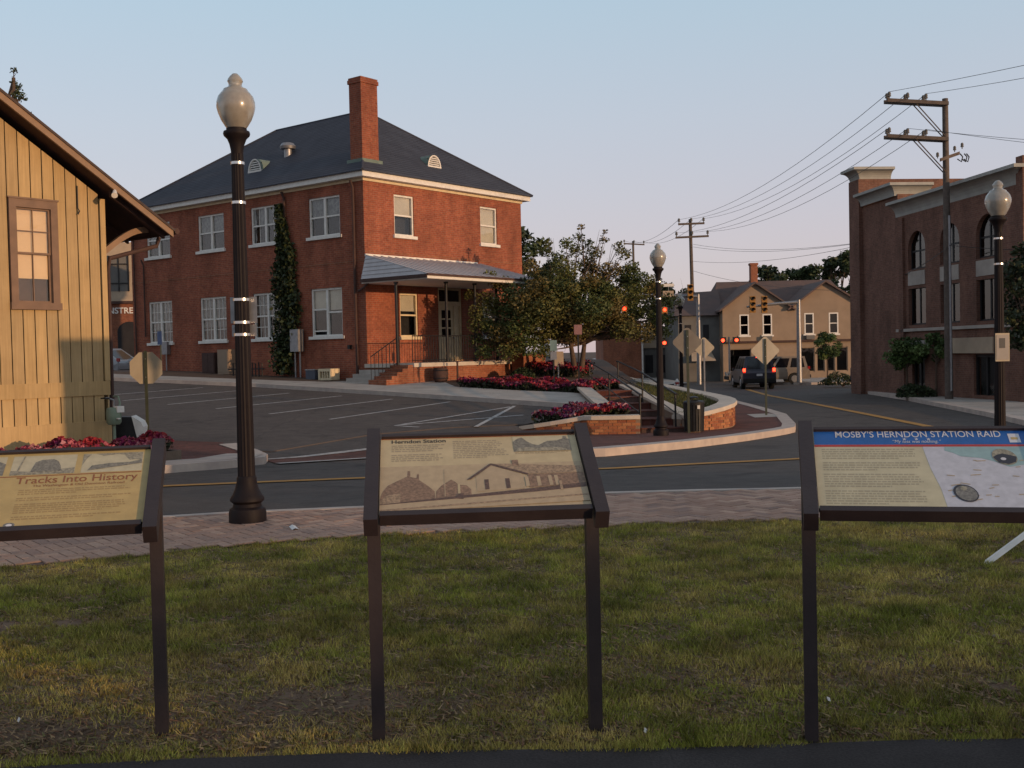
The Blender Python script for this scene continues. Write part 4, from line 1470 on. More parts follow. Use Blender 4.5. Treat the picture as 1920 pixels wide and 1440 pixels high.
MB().add([(-.28, -.2, .15), (.30, -.2, .15), (.30, .2, .15), (-.28, .2, .15), (-.26, -.17, .73), (.17, -.17, .71), (.17, .17, .71), (-.26, .17, .73)],
         [(3, 2, 1, 0), (4, 5, 6, 7), (0, 1, 5, 4), (1, 2, 6, 5), (2, 3, 7, 6), (3, 0, 4, 7)]).build('box_body', M['black'], t)
MB().add([(.305, -.22, .13), (.40, -.22, .13), (.42, -.22, .28), (.37, -.22, .40), (.385, -.22, .52), (.34, -.22, .62), (.175, -.22, .73), (.305, .22, .13), (.40, .22, .13), (.42, .22, .28), (.37, .22, .40), (.385, .22, .52), (.34, .22, .62), (.175, .22, .73)],
         [tuple(range(6, -1, -1)), tuple(range(7, 14))] + [(i, (i + 1) % 7, 7 + (i + 1) % 7, 7 + i) for i in range(7)]).build('end_panel', M['white'], t)
for sx in (-.24, .26):
    MB().box(sx - .03, sx + .03, -.18, .18, 0, .15).build('foot', M['black'], t)


# ------------------------------------------------------------------ brown brick hall on the right
AZ3 = math.atan2(0.995, -0.102)
HB = thing('brick_hall', 'brown brick hall with arched windows and flared pale cornices', 'building', (17.47, 37.55, -0.45), AZ3)
G0 = 0.45     # local z = absolute z + 0.45
fr_hall = lambda u, d, z: (u, -d, z)      # facade faces +y local, d goes inwards
cent = [7.5, 4.8, 2.1]
ops = []
for c in cent:
    ops += [(c - .75, c + .75, 2.39 + G0, 3.90 + G0), (c - .75, c + .75, 4.68 + G0, 6.24 + G0)]
ops += [(1.6, 3.1, 0.12, 1.18 + G0), (6.9, 8.0, 0.12, 1.18 + G0)]
hw = MB(fr_hall)
wall_openings(hw, 0, 9.4, -0.3, 7.05 + G0, ops, 0.3)
hw.xf = None
hw.box(9.4, 13.0, -9, -0.12, -0.3, 8.02 + G0)
hw.box(12.95, 14.05, -9.05, 0.06, -0.3, 9.22 + G0)
hw.box(8.55, 9.0, -0.002, 0.10, -0.3, 6.9 + G0)
hw.poly([(0, 0, -.3), (0, -10, -.3), (0, -10, 7.05 + G0), (0, 0, 7.05 + G0)])
hw.poly([(0, 0, 7.05 + G0), (0, -10, 7.05 + G0), (9.4, -10, 7.05 + G0), (9.4, 0, 7.05 + G0)])
hw.box(-0.42, -0.003, -1.3, 0.12, -0.3, 7.9 + G0)
hw.build('wall', M['brick_brown'], HB)
# spandrels that round off the arched heads
for c in cent:
    sp = MB(fr_hall)
    n = 8
    for s in (-1, 1):
        pts = [(c + s * .75, 6.24 + G0)] + [(c + s * .75 * math.cos(math.pi / 2 * i / n), 5.49 + G0 + .75 * math.sin(math.pi / 2 * i / n)) for i in range(n + 1)]
        for i in range(1, n + 1):
            a_, b_, c_ = pts[0], pts[i], pts[i + 1]
            sp.poly([(a_[0], 0.001, a_[1]), (b_[0], 0.001, b_[1]), (c_[0], 0.001, c_[1])])
            sp.poly([(b_[0], 0.001, b_[1]), (c_[0], 0.001, c_[1]), (c_[0], 0.28, c_[1]), (b_[0], 0.28, b_[1])])
    sp.build('arch_head', M['brick_brown'], HB)
    for (z0, z1) in ((2.39 + G0, 3.90 + G0), (4.68 + G0, 6.24 + G0)):
        wo = MB(fr_hall)
        wo.box(c - .75, c - .68, 0.14, 0.2, z0, z1)
        wo.box(c + .68, c + .75, 0.14, 0.2, z0, z1)
        wo.box(c - .04, c + .04, 0.14, 0.2, z0 + .07, z1)
        wo.box(c - .68, c + .68, 0.14, 0.2, z0, z0 + .07)
        if z1 > 5 + G0:
            wo.box(c - .68, c + .68, 0.15, 0.19, 5.40 + G0, 5.47 + G0)
        w_ = wo.build('window', M['black'], HB)
        for s in (0, 1):
            p_ = MB(fr_hall)
            p_.box(c - .68 + s * .72, c - .04 + s * .72, 0.165, 0.172, z0 + .07, z1)
            p_.build('pane', M['glass_dark'], w_)
        b_ = MB(fr_hall)
        b_.box(c - .9, c + .9, 0.29, 0.30, z0 - .1, z1 + .05)
        b_.build('interior', M['room'], w_)
    pn = MB(fr_hall)
    pn.box(c - .72, c + .72, -0.03, 0.0, 4.03 + G0, 4.60 + G0)
    pn.build('spandrel_panel', M['concrete'], HB)
MB(fr_hall).box(0.02, 9.25, -0.10, -0.001, 2.13 + G0, 2.25 + G0).build('string_course', M['concrete'], HB)


def cove(x0, x1, z0, z1, proj, depth, name='cornice', ret=True):
    """flared coved cornice along the facade with a return on the near end"""
    mb = MB()
    n = 6
    prof = [(0.0 + proj * (1 - math.cos(math.pi / 2 * i / n)), z0 + (z1 - z0 - .12) * math.sin(math.pi / 2 * i / n)) for i in range(n + 1)]
    prof += [(proj + .03, z1 - .12), (proj + .03, z1)]
    for (a, b), (c, e) in zip(prof[:-1], prof[1:]):
        mb.poly([(x0 - a, a + .002, b), (x1, a + .002, b), (x1, c + .002, e), (x0 - c, c + .002, e)])
        if ret:
            mb.poly([(x0 - a, a + .002, b), (x0 - a, -depth, b), (x0 - c, -depth, e), (x0 - c, c + .002, e)])
    P_ = proj + .03
    mb.poly([(x0 - P_, P_, z1), (x1, P_, z1), (x1, -depth, z1), (x0 - P_, -depth, z1)])
    mb.poly([(x1, q[0] + .002, q[1]) for q in prof] + [(x1, -depth, z1), (x1, -depth, z0)])
    return mb.build(name, M['cornice'], HB)


cove(0.0, 9.35, 7.0 + G0, 7.62 + G0, 0.42, 1.6)
cove(9.45, 12.9, 7.95 + G0, 8.48 + G0, 0.32, 1.6)
cove(12.97, 14.05, 9.2 + G0, 9.72 + G0, 0.42, 1.5)
MB(fr_hall).box(1.5, 4.7, -0.16, -0.002, 1.22 + G0, 1.80 + G0).build('sign_band', M['stucco'], HB)
MB(fr_hall).box(6.6, 8.3, -0.16, -0.002, 1.30 + G0, 1.75 + G0).build('sign_band', M['concrete'], HB)
for x0, x1 in ((1.6, 3.1), (6.9, 8.0)):
    d_ = MB(fr_hall)
    d_.box(x0, x0 + .08, .1, .2, .12, 1.18 + G0)
    d_.box(x1 - .08, x1, .1, .2, .12, 1.18 + G0)
    d_.box((x0 + x1) / 2 - .04, (x0 + x1) / 2 + .04, .1, .2, .12, 1.18 + G0)
    d_.box(x0 + .08, x1 - .08, .1, .2, 1.06 + G0, 1.18 + G0)
    dd_ = d_.build('door', M['black'], HB)
    g_ = MB(fr_hall)
    g_.box(x0 + .08, x1 - .08, .14, .146, .12, 1.06 + G0)
    g_.build('pane', M['glass'], dd_)
    i_ = MB(fr_hall)
    i_.box(x0 - .05, x1 + .05, .29, .30, 0, 1.3 + G0)
    i_.build('interior', M['room'], dd_)
hv = MB()
hv.box(8.9, 9.9, -3.2, -2.2, 7.05 + G0, 8.0 + G0)
hv.build('roof_unit', M['black'], HB)

# ------------------------------------------------------------------ tan twin-gabled house beyond the junction
HH = thing('tan_house', 'tan twin gabled house with ground floor shop windows beyond the junction', 'house', (14.7, 76, -0.6), 0)
Z0 = 0.6
xg = [(0.0, 4.75, 2.25), (4.75, 9.9, 7.1)]
ops = []
UW = [1.5, 3.1, 6.0, 7.7]
for x in UW:
    ops.append((x - .33, x + .33, 2.45 + Z0, 3.92 + Z0))
SW = [(0.45, 1.95), (2.1, 2.95), (3.05, 3.75), (5.4, 6.35), (6.5, 7.05), (7.15, 7.75), (7.85, 8.65)]
for a, b in SW:
    ops.append((a, b, -0.15 + Z0, 1.55 + Z0))
hm = MB()
wall_openings(hm, 0, 9.9, -0.3, 4.3 + Z0, ops, 0.18)
for a, b, p in xg:
    hm.poly([(a, 0, 4.3 + Z0), (b, 0, 4.3 + Z0), (p, 0, 6.0 + Z0)])
hm.poly([(0, 0, -.3), (0, 9, -.3), (0, 9, 4.3 + Z0), (0, 0, 4.3 + Z0)])
hm.poly([(9.9, 0, -.3), (9.9, 9, -.3), (9.9, 9, 4.3 + Z0), (9.9, 0, 4.3 + Z0)])
hm.build('wall', M['house'], HH)
for a, b, p in xg:
    for s in (-1, 1):
        e = a - .25 if s < 0 else b + .25
        ez_ = 4.12 + Z0
        mb = MB()
        b4 = [(p, -.35, 6.03 + Z0), (e, -.35, ez_), (e, 5, ez_), (p, 5, 6.03 + Z0)]
        mb.hexa(b4, [(q[0], q[1], q[2] + .13) for q in b4])
        mb.build('roof', M['house_roof'], HH)
mb = MB()
mb.add([(-.2, 2.4, 4.3 + Z0), (10.1, 2.4, 4.3 + Z0), (10.1, 9.2, 4.3 + Z0), (-.2, 9.2, 4.3 + Z0), (.7, 5.8, 6.55 + Z0), (9.2, 5.8, 6.55 + Z0)], [(0, 1, 5, 4), (1, 2, 5), (2, 3, 4, 5), (3, 0, 4)])
mr = mb.build('main_roof', M['house_roof'], HH)
cb = MB()
cb.box(3.25, 3.75, 5.6, 6.2, 6.2 + Z0, 7.75 + Z0)
cb.box(3.2, 3.8, 5.55, 6.25, 7.75 + Z0, 7.9 + Z0)
cb.build('chimney', M['brick_far'], mr)
for x in UW:
    wd_ = window(HH, fr_right, x - .33, x + .33, 2.45 + Z0, 3.92 + Z0, 1, blind=M['blind'] if x > 7 else None, pane=M['glass_dark'], fw=0.085, d0=-0.01)
for a, b in SW:
    fm = MB()
    for bx in ((a, a + .06), (b - .06, b)):
        fm.box(bx[0], bx[1], .06, .12, -.15 + Z0, 1.55 + Z0)
    fm.box(a + .06, b - .06, .06, .12, 1.49 + Z0, 1.55 + Z0)
    fm.box(a + .06, b - .06, .06, .12, -.15 + Z0, -.09 + Z0)
    w_ = fm.build('shop_window', M['house'], HH)
    MB().box(a + .06, b - .06, .08, .086, -.09 + Z0, 1.49 + Z0).build('pane', M['glass_dark'], w_)
    MB().box(a - .02, b + .02, .175, .19, -.2 + Z0, 1.6 + Z0).build('interior', M['room'], w_)
MB().box(-.08, 10, -.22, -.003, 1.93 + Z0, 2.07 + Z0).build('shopfront_cornice', M['barn_dark'], HH)
MB().lathe([(0, 0), (.32, 0.0), (.32, .012), (0, .012)], 18).build('oval_sign', M['white'], HH).matrix_local = Matrix.Translation((1.25, .045, .36 + Z0)) @ Matrix.Rotation(R(90), 4, 'X') @ Matrix.Scale(0.55, 4, (0, 1, 0))
for x in (3.05, 6.0):
    MB().box(x - .28, x + .28, -.35, -.02, 2.1 + Z0, 2.38 + Z0).build('window_unit', M['house_grey'], HH)
# grey wing on the left of the house
mb = MB()
mb.box(-2.9, -0.003, 1.2, 8, -.3, 3.95 + Z0)
wg = mb.build('wing_wall', M['house_grey'], HH)
mb = MB()
mb.add([(-3.2, .9, 3.95 + Z0), (0.2, .9, 3.95 + Z0), (.6, 4.6, 5.85 + Z0), (-2.6, 4.6, 5.7 + Z0), (-3.2, 8, 3.95 + Z0), (.2, 8, 3.95 + Z0)], [(0, 1, 2, 3), (3, 2, 5, 4), (0, 3, 4)])
mb.build('wing_roof', M['house_roof'], HH)
for x in (-2.2, -0.95):
    MB().box(x - .2, x + .2, 1.15, 1.197, 2.3 + Z0, 3.3 + Z0).build('wing_window', M['room'], wg)
MB().add([(-2.0, 1.19, 1.4 + Z0), (-.6, 1.19, 1.4 + Z0), (-.45, .2, .75 + Z0), (-2.15, .2, .75 + Z0)], [(0, 1, 2, 3)]).build('awning', M['stucco'], wg)

# beige fronted shop between the tree and the house
SH = thing('corner_shop', 'low shop with a beige fascia board and grey front left of the tan house', 'shop', (6.9, 86, -0.7), 0)
MB().box(3.2, 6.2, 0, 6, 0, 2.6).build('wall', M['house_grey'], SH)
MB().box(0.2, 3.195, -1.5, 6, 0, 4.6).build('brick_wall', M['brick_far'], SH)
MB().box(3.25, 6.15, -.15, -.003, 2.45, 4.05).build('fascia_board', M['stucco'], SH)
MB().box(3.21, 6.19, 0.004, 5.9, 2.602, 3.9).build('parapet', M['house_grey'], SH)
for x in (3.6, 4.6, 5.5):
    MB().box(x, x + .62, -.03, -.003, .5, 1.9).build('shop_window', M['room'], SH)
MB().cyl((3.2, -1.7, 0), (3.2, -1.7, 4.4), 0.07, n=8).build('downpipe', M['white'], SH, True)

# shop building seen between the station and the brick building
FS = thing('far_shop', 'brick shop with cream upper floor seen past the ochre station corner', 'shop', (-25.6, 66, 0.9), R(8))
MB().box(-4, 6, 0, 8, -1.2, 4.2).build('wall', M['brick_far'], FS)
MB().box(-4.02, 6.02, -.05, 8, 4.36, 7.9).build('upper_wall', M['stucco'], FS)
MB().box(-4.1, 6.1, -.15, 8, 4.2, 4.36).build('cornice', M['barn_dark'], FS)
fw_ = MB()
for (a, b) in ((1.42, 1.5), (2.0, 2.06), (2.55, 2.63)):
    fw_.box(a, b, -.12, -.06, 4.95, 7.1)
fw_.box(1.5, 2.55, -.118, -.062, 5.4, 5.46)
fw_.box(1.5, 2.55, -.118, -.062, 6.55, 6.62)
w_ = fw_.build('window', M['black'], FS)
MB().box(1.44, 2.61, -.058, -.052, 4.95, 7.1).build('pane', M['house_grey'], w_)
mb = MB()
n = 10
vs = [(1.85, 0.0), (3.3, 0.0)] + [(2.57 + .73 * math.cos(math.pi * i / n), 2.5 + .62 * math.sin(math.pi * i / n)) for i in range(n + 1)]
mb.prism(vs, -.03, -.003, 'y')
mb.build('doorway', M['room'], FS)


def text_mesh(body, size, mat, parent, mtx, width=None, name='lettering', extrude=0.0, bold=0.0, shear=0.0):
    cu = bpy.data.curves.new(name, 'FONT')
    cu.body = body
    cu.size = size
    cu.extrude = extrude
    cu.offset = bold
    cu.shear = shear
    cu.align_x = 'LEFT'
    tmp = bpy.data.objects.new('tmp_text', cu)
    COL.objects.link(tmp)
    dg = bpy.context.evaluated_depsgraph_get()
    me = bpy.data.meshes.new_from_object(tmp.evaluated_get(dg))
    bpy.data.objects.remove(tmp)
    me.materials.clear()
    me.materials.append(mat)
    if width:
        xs = [v.co.x for v in me.vertices]
        k = width / (max(xs) - min(xs))
        x0 = min(xs)
        for v in me.vertices:
            v.co.x = (v.co.x - x0) * k
    o = link(name, me, parent)
    o.matrix_local = mtx
    return o


text_mesh('NSTRE', 0.5, M['white'], FS, Matrix.Translation((1.34, -.02, 3.62)) @ Matrix.Rotation(R(90), 4, 'X'), 1.45, extrude=0.02, bold=0.008)


# ------------------------------------------------------------------ street lamps
def lamp(label, loc, sc=1.0, plates=True):
    root = thing('street_lamp', label, 'lamp', loc, group='globe street lamps')
    k = 0.00512 * sc
    Z = lambda y: (985 - y) * k
    b = MB()
    b.lathe([(0, 0), (35 * k, 0), (35 * k, Z(968)), (33 * k, Z(960)), (27 * k, Z(956)), (26 * k, Z(950)), (32 * k, Z(945)), (32 * k, Z(940)), (27 * k, Z(933)), (22 * k, Z(922)), (18.5 * k, Z(908)), (18.5 * k, Z(902)), (16.5 * k, Z(898))], 24)
    b.build('base', M['dark_metal'], root, True)
    s = MB()
    n = 16
    vs, fs = [], []
    for (r, y) in ((16.3, 898), (14.6, 700), (12.6, 450), (11.3, 315), (11.3, 290)):
        for i in range(2 * n):
            a = math.pi * i / n
            q = r * k * (1.0 if i % 2 else 0.93)
            vs.append((q * math.cos(a), q * math.sin(a), Z(y)))
    for j in range(4):
        for i in range(2 * n):
            fs.append((j * 2 * n + i, j * 2 * n + (i + 1) % (2 * n), (j + 1) * 2 * n + (i + 1) % (2 * n), (j + 1) * 2 * n + i))
    s.add(vs, fs)
    s.build('shaft', M['dark_metal'], root)
    c = MB()
    c.lathe([(11.2 * k, Z(290)), (12 * k, Z(282)), (14 * k, Z(272)), (18 * k, Z(262)), (24 * k, Z(256)), (25 * k, Z(252)), (24 * k, Z(248)), (19 * k, Z(247)), (19 * k, Z(242)), (0, Z(242))], 24)
    c.build('capital', M['dark_metal'], root, True)
    g = MB()
    ng = 48
    prof = [(18, 242), (21, 238), (28, 226), (33, 213), (35.5, 203), (35, 193), (32, 183), (27, 176), (24, 173), (22, 169), (15, 166), (12, 162), (12.5, 158), (14.5, 154), (13.5, 150), (9, 144), (5, 140), (0, 139)]
    vs, fs = [], []
    for (r, y) in prof:
        for i in range(ng):
            a = 2 * math.pi * i / ng
            q = r * k * (1 + (.011 if i % 2 else -.011) * (176 < y < 238))
            vs.append((q * math.cos(a), q * math.sin(a), Z(y)))
    for j in range(len(prof) - 1):
        for i in range(ng):
            fs.append((j * ng + i, j * ng + (i + 1) % ng, (j + 1) * ng + (i + 1) % ng, (j + 1) * ng + i))
    g.add(vs, fs)
    g.build('globe', M['globe'], root, True)
    r_ = MB()
    r_.lathe([(10 * k, Z(242)), (10 * k, Z(228)), (15 * k, Z(225)), (15 * k, Z(190)), (10 * k, Z(184)), (0, Z(184))], 16)
    r_.build('lamp_core', M['lamp_core'], root, True)
    for y in ((306, 380) if plates else (306, 380)):
        rr = (11.6 + (y - 306) * 0.0079) * k
        MB().lathe([(rr + .002, Z(y + 4)), (rr + .006, Z(y + 4)), (rr + .006, Z(y - 1)), (rr + .002, Z(y - 1))], 20).build('band', M['steel_band'], root, True)
    return root, k, Z


root, k, Z = lamp('tall globe street lamp with strapped sign plates in the foreground walk', (-2.56, 10.45, 0.044), 0.984)
# two small sign plates strapped behind the shaft, seen from the back
pl = MB()
pl.box(-.128, .128, .075, .079, Z(608), Z(558))
pl.build('sign_plate', M['steel'], root)
pl = MB()
pl.box(-.118, .118, .075, .079, Z(633), Z(611))
pl.build('sign_plate', M['steel'], root)
for y in (564, 607, 630):
    MB().lathe([(.073, Z(y + 2.5)), (.079, Z(y + 2.5)), (.079, Z(y - 2.5)), (.073, Z(y - 2.5))], 20).build('band', M['steel_band'], root, True)
lamp('dark globe street lamp standing by the brick steps and litter bin', (3.26, 24.08, -0.29), 0.975)
r3, k3, Z3 = lamp('globe street lamp with a framed notice plate at the right edge', (5.93, 13.3, 0.03), 0.815)
MB().box(-.085, .085, -.085, -.078, 1.34, 1.68).build('notice_plate', M['alu_back'], r3)
MB().box(-.075, .075, -.089, -.086, 1.36, 1.66).build('notice_face', M['concrete'], r3)
MB().box(-.04, .03, -.0915, -.0895, 1.50, 1.62).build('notice_mark', M['house_grey'], r3)
lamp('pale globe street lamp far off near the fire hydrant', (7.13, 46, -0.5), 1.03)


# ------------------------------------------------------------------ road signs seen from behind
def diamond_sign(label, loc, h, half, mat, post=None):
    root = thing('diamond_sign', label, 'sign', loc, group='diamond road signs seen from behind')
    MB().box(-.028, .028, -.02, .02, -0.1, h + half * .85).build('post', post or M['green_post'], root)
    r = 0.10
    pts = []
    for a in range(4):
        c = Vector((half - r * 1.3, 0)) if True else None
        for j in (-1, 0, 1):
            an = math.pi / 2 * a + j * R(28)
            ctr = Vector((math.cos(math.pi / 2 * a), math.sin(math.pi / 2 * a))) * (half - r)
            p = ctr + Vector((math.cos(an), math.sin(an))) * r
            pts.append((p.x, h + p.y))
    MB().prism(pts, .022, .027, 'y').build('sign_plate', mat, root)
    MB().cyl((0, -.03, h + half * .4), (0, .03, h + half * .4), 0.014, n=6).build('bolt', M['steel'], root)
    MB().cyl((0, -.03, h - half * .4), (0, .03, h - half * .4), 0.014, n=6).build('bolt', M['steel'], root)
    return root


diamond_sign('pale diamond road sign back on a green post in a concrete pad', (7.6, 32.76, -0.43), 1.93, 0.42, M['alu_back'])
diamond_sign('shaded brown grey diamond sign back by the litter bin', (4.03, 25.04, -0.32), 2.08, 0.33, M['alu_shaded'])
diamond_sign('small bright diamond road sign back beyond the hydrant', (7.66, 43.5, -0.48), 2.12, 0.41, M['alu_back'], M['steel'])
so_ = thing('stop_sign', 'octagonal road sign seen from behind beside the station corner', 'sign', (-8.02, 24.0, -0.15), R(6))
MB().box(-.03, .03, -.02, .02, 0, 1.98).build('post', M['green_post'], so_)
MB().prism([(.345 / math.cos(R(22.5)) * math.cos(R(22.5 + 45 * i)), 1.60 + .345 / math.cos(R(22.5)) * math.sin(R(22.5 + 45 * i))) for i in range(8)], .022, .027, 'y').build('sign_plate', M['alu_back'], so_)
for z in (1.4, 1.8):
    MB().cyl((0, -.028, z), (0, .03, z), 0.014, n=6).build('bolt', M['steel'], so_)


def plate_sign(name, label, loc, plates, h, mat_post):
    root = thing(name, label, 'sign', loc)
    MB().box(-.025, .025, -.02, .02, -.1, h).build('post', mat_post, root)
    for (x0, x1, z0, z1, mt) in plates:
        MB().box(x0, x1, -.03, -.022, z0, z1).build('sign_plate', mt, root)
    return root


teal = pm('teal_sign', (0.16, 0.24, 0.23), (0.12, 0.18, 0.18), 5, 0.6)
pinkm = pm('faded_red_sign', (0.26, 0.13, 0.12), (0.2, 0.1, 0.1), 12, 0.6)
plate_sign('plaza_sign', 'small teal sign plates on a dark post left of the plaza tree', (1.35, 35.0, 0.36), [(-.11, .11, 1.28, 1.62, teal), (-.10, .10, 1.0, 1.26, M['steel'])], 1.6, M['black'])
plate_sign('plaza_sign', 'small faded red square sign on a dark post before the tree trunk', (2.2, 35.9, 0.36), [(-.13, .13, 1.80, 2.12, pinkm)], 2.1, M['black'])
plate_sign('plaza_sign', 'pale blank notice board low behind the flowers by the tree', (1.75, 41.0, 0.62), [(-.2, .2, 0.45, 1.0, M['stucco'])], 1.0, M['steel'])
plate_sign('road_sign', 'orange road sign on a dark post down the far street', (10.2, 92, -0.6), [(-.65, .65, 1.75, 2.75, pm('orange_sign', (0.40, 0.17, 0.03), None, 5, 0.5))], 2.75, M['black'])
plate_sign('white_post_box', 'small white box on a post far behind the red flowers', (1.9, 62, 0.9), [(-.28, .28, 0.55, 1.2, M['white'])], 1.2, M['white'])

# litter bin
t = thing('litter_bin', 'black slatted litter bin with dished lid beside the lamp', 'bin', (4.22, 25.45, -0.34))
MB().lathe([(0, 0.04), (.19, .04), (.19, .66), (0, .66)], 20).build('liner', M['black'], t, True)
for i in range(22):
    a = 2 * math.pi * i / 22
    x, y = math.cos(a), math.sin(a)
    q = MB()
    q.hexa([(x * .215 - y * .022, y * .215 + x * .022, .03), (x * .215 + y * .022, y * .215 - x * .022, .03), (x * .225 + y * .022, y * .225 - x * .022, .03), (x * .225 - y * .022, y * .225 + x * .022, .03)],
           [(x * .235 - y * .022, y * .235 + x * .022, .68), (x * .235 + y * .022, y * .235 - x * .022, .68), (x * .245 + y * .022, y * .245 - x * .022, .68), (x * .245 - y * .022, y * .245 + x * .022, .68)])
    q.build('slat', M['black'], t)
MB().lathe([(.25, .67), (.255, .70), (.235, .73), (.12, .75), (.11, .70)], 20).build('rim', M['black'], t, True)
MB().lathe([(.10, .80), (.12, .82), (.02, .85), (0, .85)], 16).build('lid', M['black'], t, True)
for a in (0, 2.1, 4.2):
    MB().cyl((.1 * math.cos(a), .1 * math.sin(a), .72), (.1 * math.cos(a), .1 * math.sin(a), .82), 0.01, n=6).build('lid_strut', M['black'], t)
MB().box(0.04, 0.10, -.262, -.255, .56, .64).build('badge', M['white'], t)

# fire hydrant
t = thing('fire_hydrant', 'red fire hydrant with a pale top on the far pavement', 'hydrant', (8.3, 55.0, -0.53))
t.scale = (.75, .75, .72)
MB().lathe([(.17, 0), (.17, .05), (.12, .06), (.115, .6), (.16, .62), (.16, .67), (.12, .68)], 16).build('barrel', pm('hydrant_red', (0.42, 0.05, 0.04), None, 6, 0.5), t, True)
MB().lathe([(.13, .68), (.12, .78), (.07, .86), (.035, .88), (.035, .93), (0, .93)], 16).build('bonnet', M['white'], t, True)
for s in (-1, 1):
    MB().cyl((s * .1, 0, .48), (s * .2, 0, .48), .06, n=10).build('outlet', M['white'], t, True)
MB().cyl((0, -.1, .46), (0, -.2, .46), .08, n=10).build('outlet', M['white'], t, True)


# ------------------------------------------------------------------ utility poles and wires
def insulator(mb, p, s=1.0):
    mb.lathe([(.02 * s, 0), (.02 * s, .06 * s), (.06 * s, .07 * s), (.06 * s, .11 * s), (.04 * s, .12 * s), (.055 * s, .14 * s), (.055 * s, .18 * s), (.03 * s, .22 * s), (0, .23 * s)], 8, c=p)


UP = thing('utility_pole', 'tall wooden utility pole with two one sided crossarms before the brick hall', 'pole', (16.3, 40.8, -0.47), group='wooden utility poles')
topz = at(1772, 185, 40.8).z + 0.47
tx = at(1772, 185, 40.8).x - 16.3
MB().cyl((0, 0, -.3), (tx, 0, topz), 0.15, 0.105, 12).build('shaft', M['wood_pole'], UP, True)
ends = []
for yy in (191, 258):
    a, b = at(1664, yy - 4, 40.6), at(1779, yy + 2, 40.6)
    a -= Vector((16.3, 40.8, -.47))
    b -= Vector((16.3, 40.8, -.47))
    q = MB()
    for off in (-.16, .16):
        q.hexa([(a.x, off - .05, a.z - .07), (b.x, off - .05, b.z - .07), (b.x, off + .05, b.z - .07), (a.x, off + .05, a.z - .07)],
               [(a.x, off - .05, a.z + .06), (b.x, off - .05, b.z + .06), (b.x, off + .05, b.z + .06), (a.x, off + .05, a.z + .06)])
    arm = q.build('crossarm', M['wood_pole'], UP)
    for f in (0.04, 0.34, 0.64):
        p = a.lerp(b, f)
        for off in (-.13, .13):
            i_ = MB()
            insulator(i_, (p.x, off, p.z + .06), 1.15)
            i_.build('insulator', M['house_grey'], arm, True)
        ends.append(Vector((16.3, 40.8, -.47)) + p + Vector((0, 0, .3)))
    m_ = a.lerp(b, .48)
    for off in (-.14, .14):
        q = MB()
        q.tube([(m_.x, off, m_.z - .07), (tx * .9 - .05, off * .8, m_.z - 1.28)], .022, 5)
        q.build('brace', M['wood_pole'], UP)
a, b = at(1756, 303, 40.8), at(1808, 283, 40.8)
o3 = Vector((16.3, 40.8, -.47))
q = MB()
q.hexa([Vector(v) - o3 for v in ((a.x, 40.4, a.z - .06), (b.x, 41.2, b.z - .06), (b.x, 41.3, b.z - .06), (a.x, 40.5, a.z - .06))],
       [Vector(v) - o3 for v in ((a.x, 40.4, a.z + .06), (b.x, 41.2, b.z + .06), (b.x, 41.3, b.z + .06), (a.x, 40.5, a.z + .06))])
ar = q.build('lower_arm', M['wood_pole'], UP)
for (px, py) in ((1758, 296), (1790, 284), (1804, 278)):
    p = at(px, py, 40.8) - o3
    i_ = MB()
    insulator(i_, (p.x, p.y, p.z - .02), 1.0)
    i_.build('insulator', M['house_grey'], ar, True)
q = MB()
for px in (1800, 1808, 1812):
    p = at(px, 288, 41) - o3
    q.tube([p, p + Vector((.1, 0, -.12)), p + Vector((.05, 0, -.3)), p + Vector((-.1, 0, -.2))], .025, 5)
q.build('cable_loop', M['black'], ar, True)
MB().cyl((.02, -.17, 0.3), (.02, -.15, 6.8), 0.05, n=8).build('conduit', M['steel'], UP, True)


def far_pole(label, base, top, arms, Y):
    root = thing('utility_pole', label, 'pole', base, group='wooden utility poles')
    o = Vector(base)
    MB().cyl((0, 0, -.2), top - o, .17, .12, 10).build('shaft', M['wood_pole'], root, True)
    tips = []
    for (p0, p1) in arms:
        a, b = at(*p0, Y) - o, at(*p1, Y) - o
        q = MB()
        q.hexa([(a.x, -.22, a.z - .07), (b.x, -.22, b.z - .07), (b.x, -.1, b.z - .07), (a.x, -.1, a.z - .07)],
               [(a.x, -.22, a.z + .07), (b.x, -.22, b.z + .07), (b.x, -.1, b.z + .07), (a.x, -.1, a.z + .07)])
        arm = q.build('crossarm', M['wood_pole'], root)
        for f in (.03, .5, .97):
            p = a.lerp(b, f)
            i_ = MB()
            insulator(i_, (p.x, -.16, p.z + .07), 1.6)
            i_.build('insulator', M['house_grey'], arm, True)
            tips.append(o + p + Vector((0, 0, .35)))
    return root, tips


_, tips = far_pole('utility pole with two crossarms beyond the diamond signs', (13.38, 80, -.7), at(1294, 411, 80), [((1271, 421), (1320, 419)), ((1266, 446), (1328, 443))], 80)
_, tips2 = far_pole('distant utility pole with one crossarm above the street tree', (13.6, 120, -.7), at(1187, 452, 120), [((1169, 457), (1208, 459))], 120)


def wire(label, a, b, sag, grp, r=0.016):
    a, b = Vector(a), Vector(b)
    pts = [a.lerp(b, i / 14) - Vector((0, 0, sag * 4 * (i / 14) * (1 - i / 14))) for i in range(15)]
    o = MB().tube([p - a for p in pts], r, 4).build('overhead_wire', M['black'])
    o.location = a
    return tag(o, label, 'wire', grp)


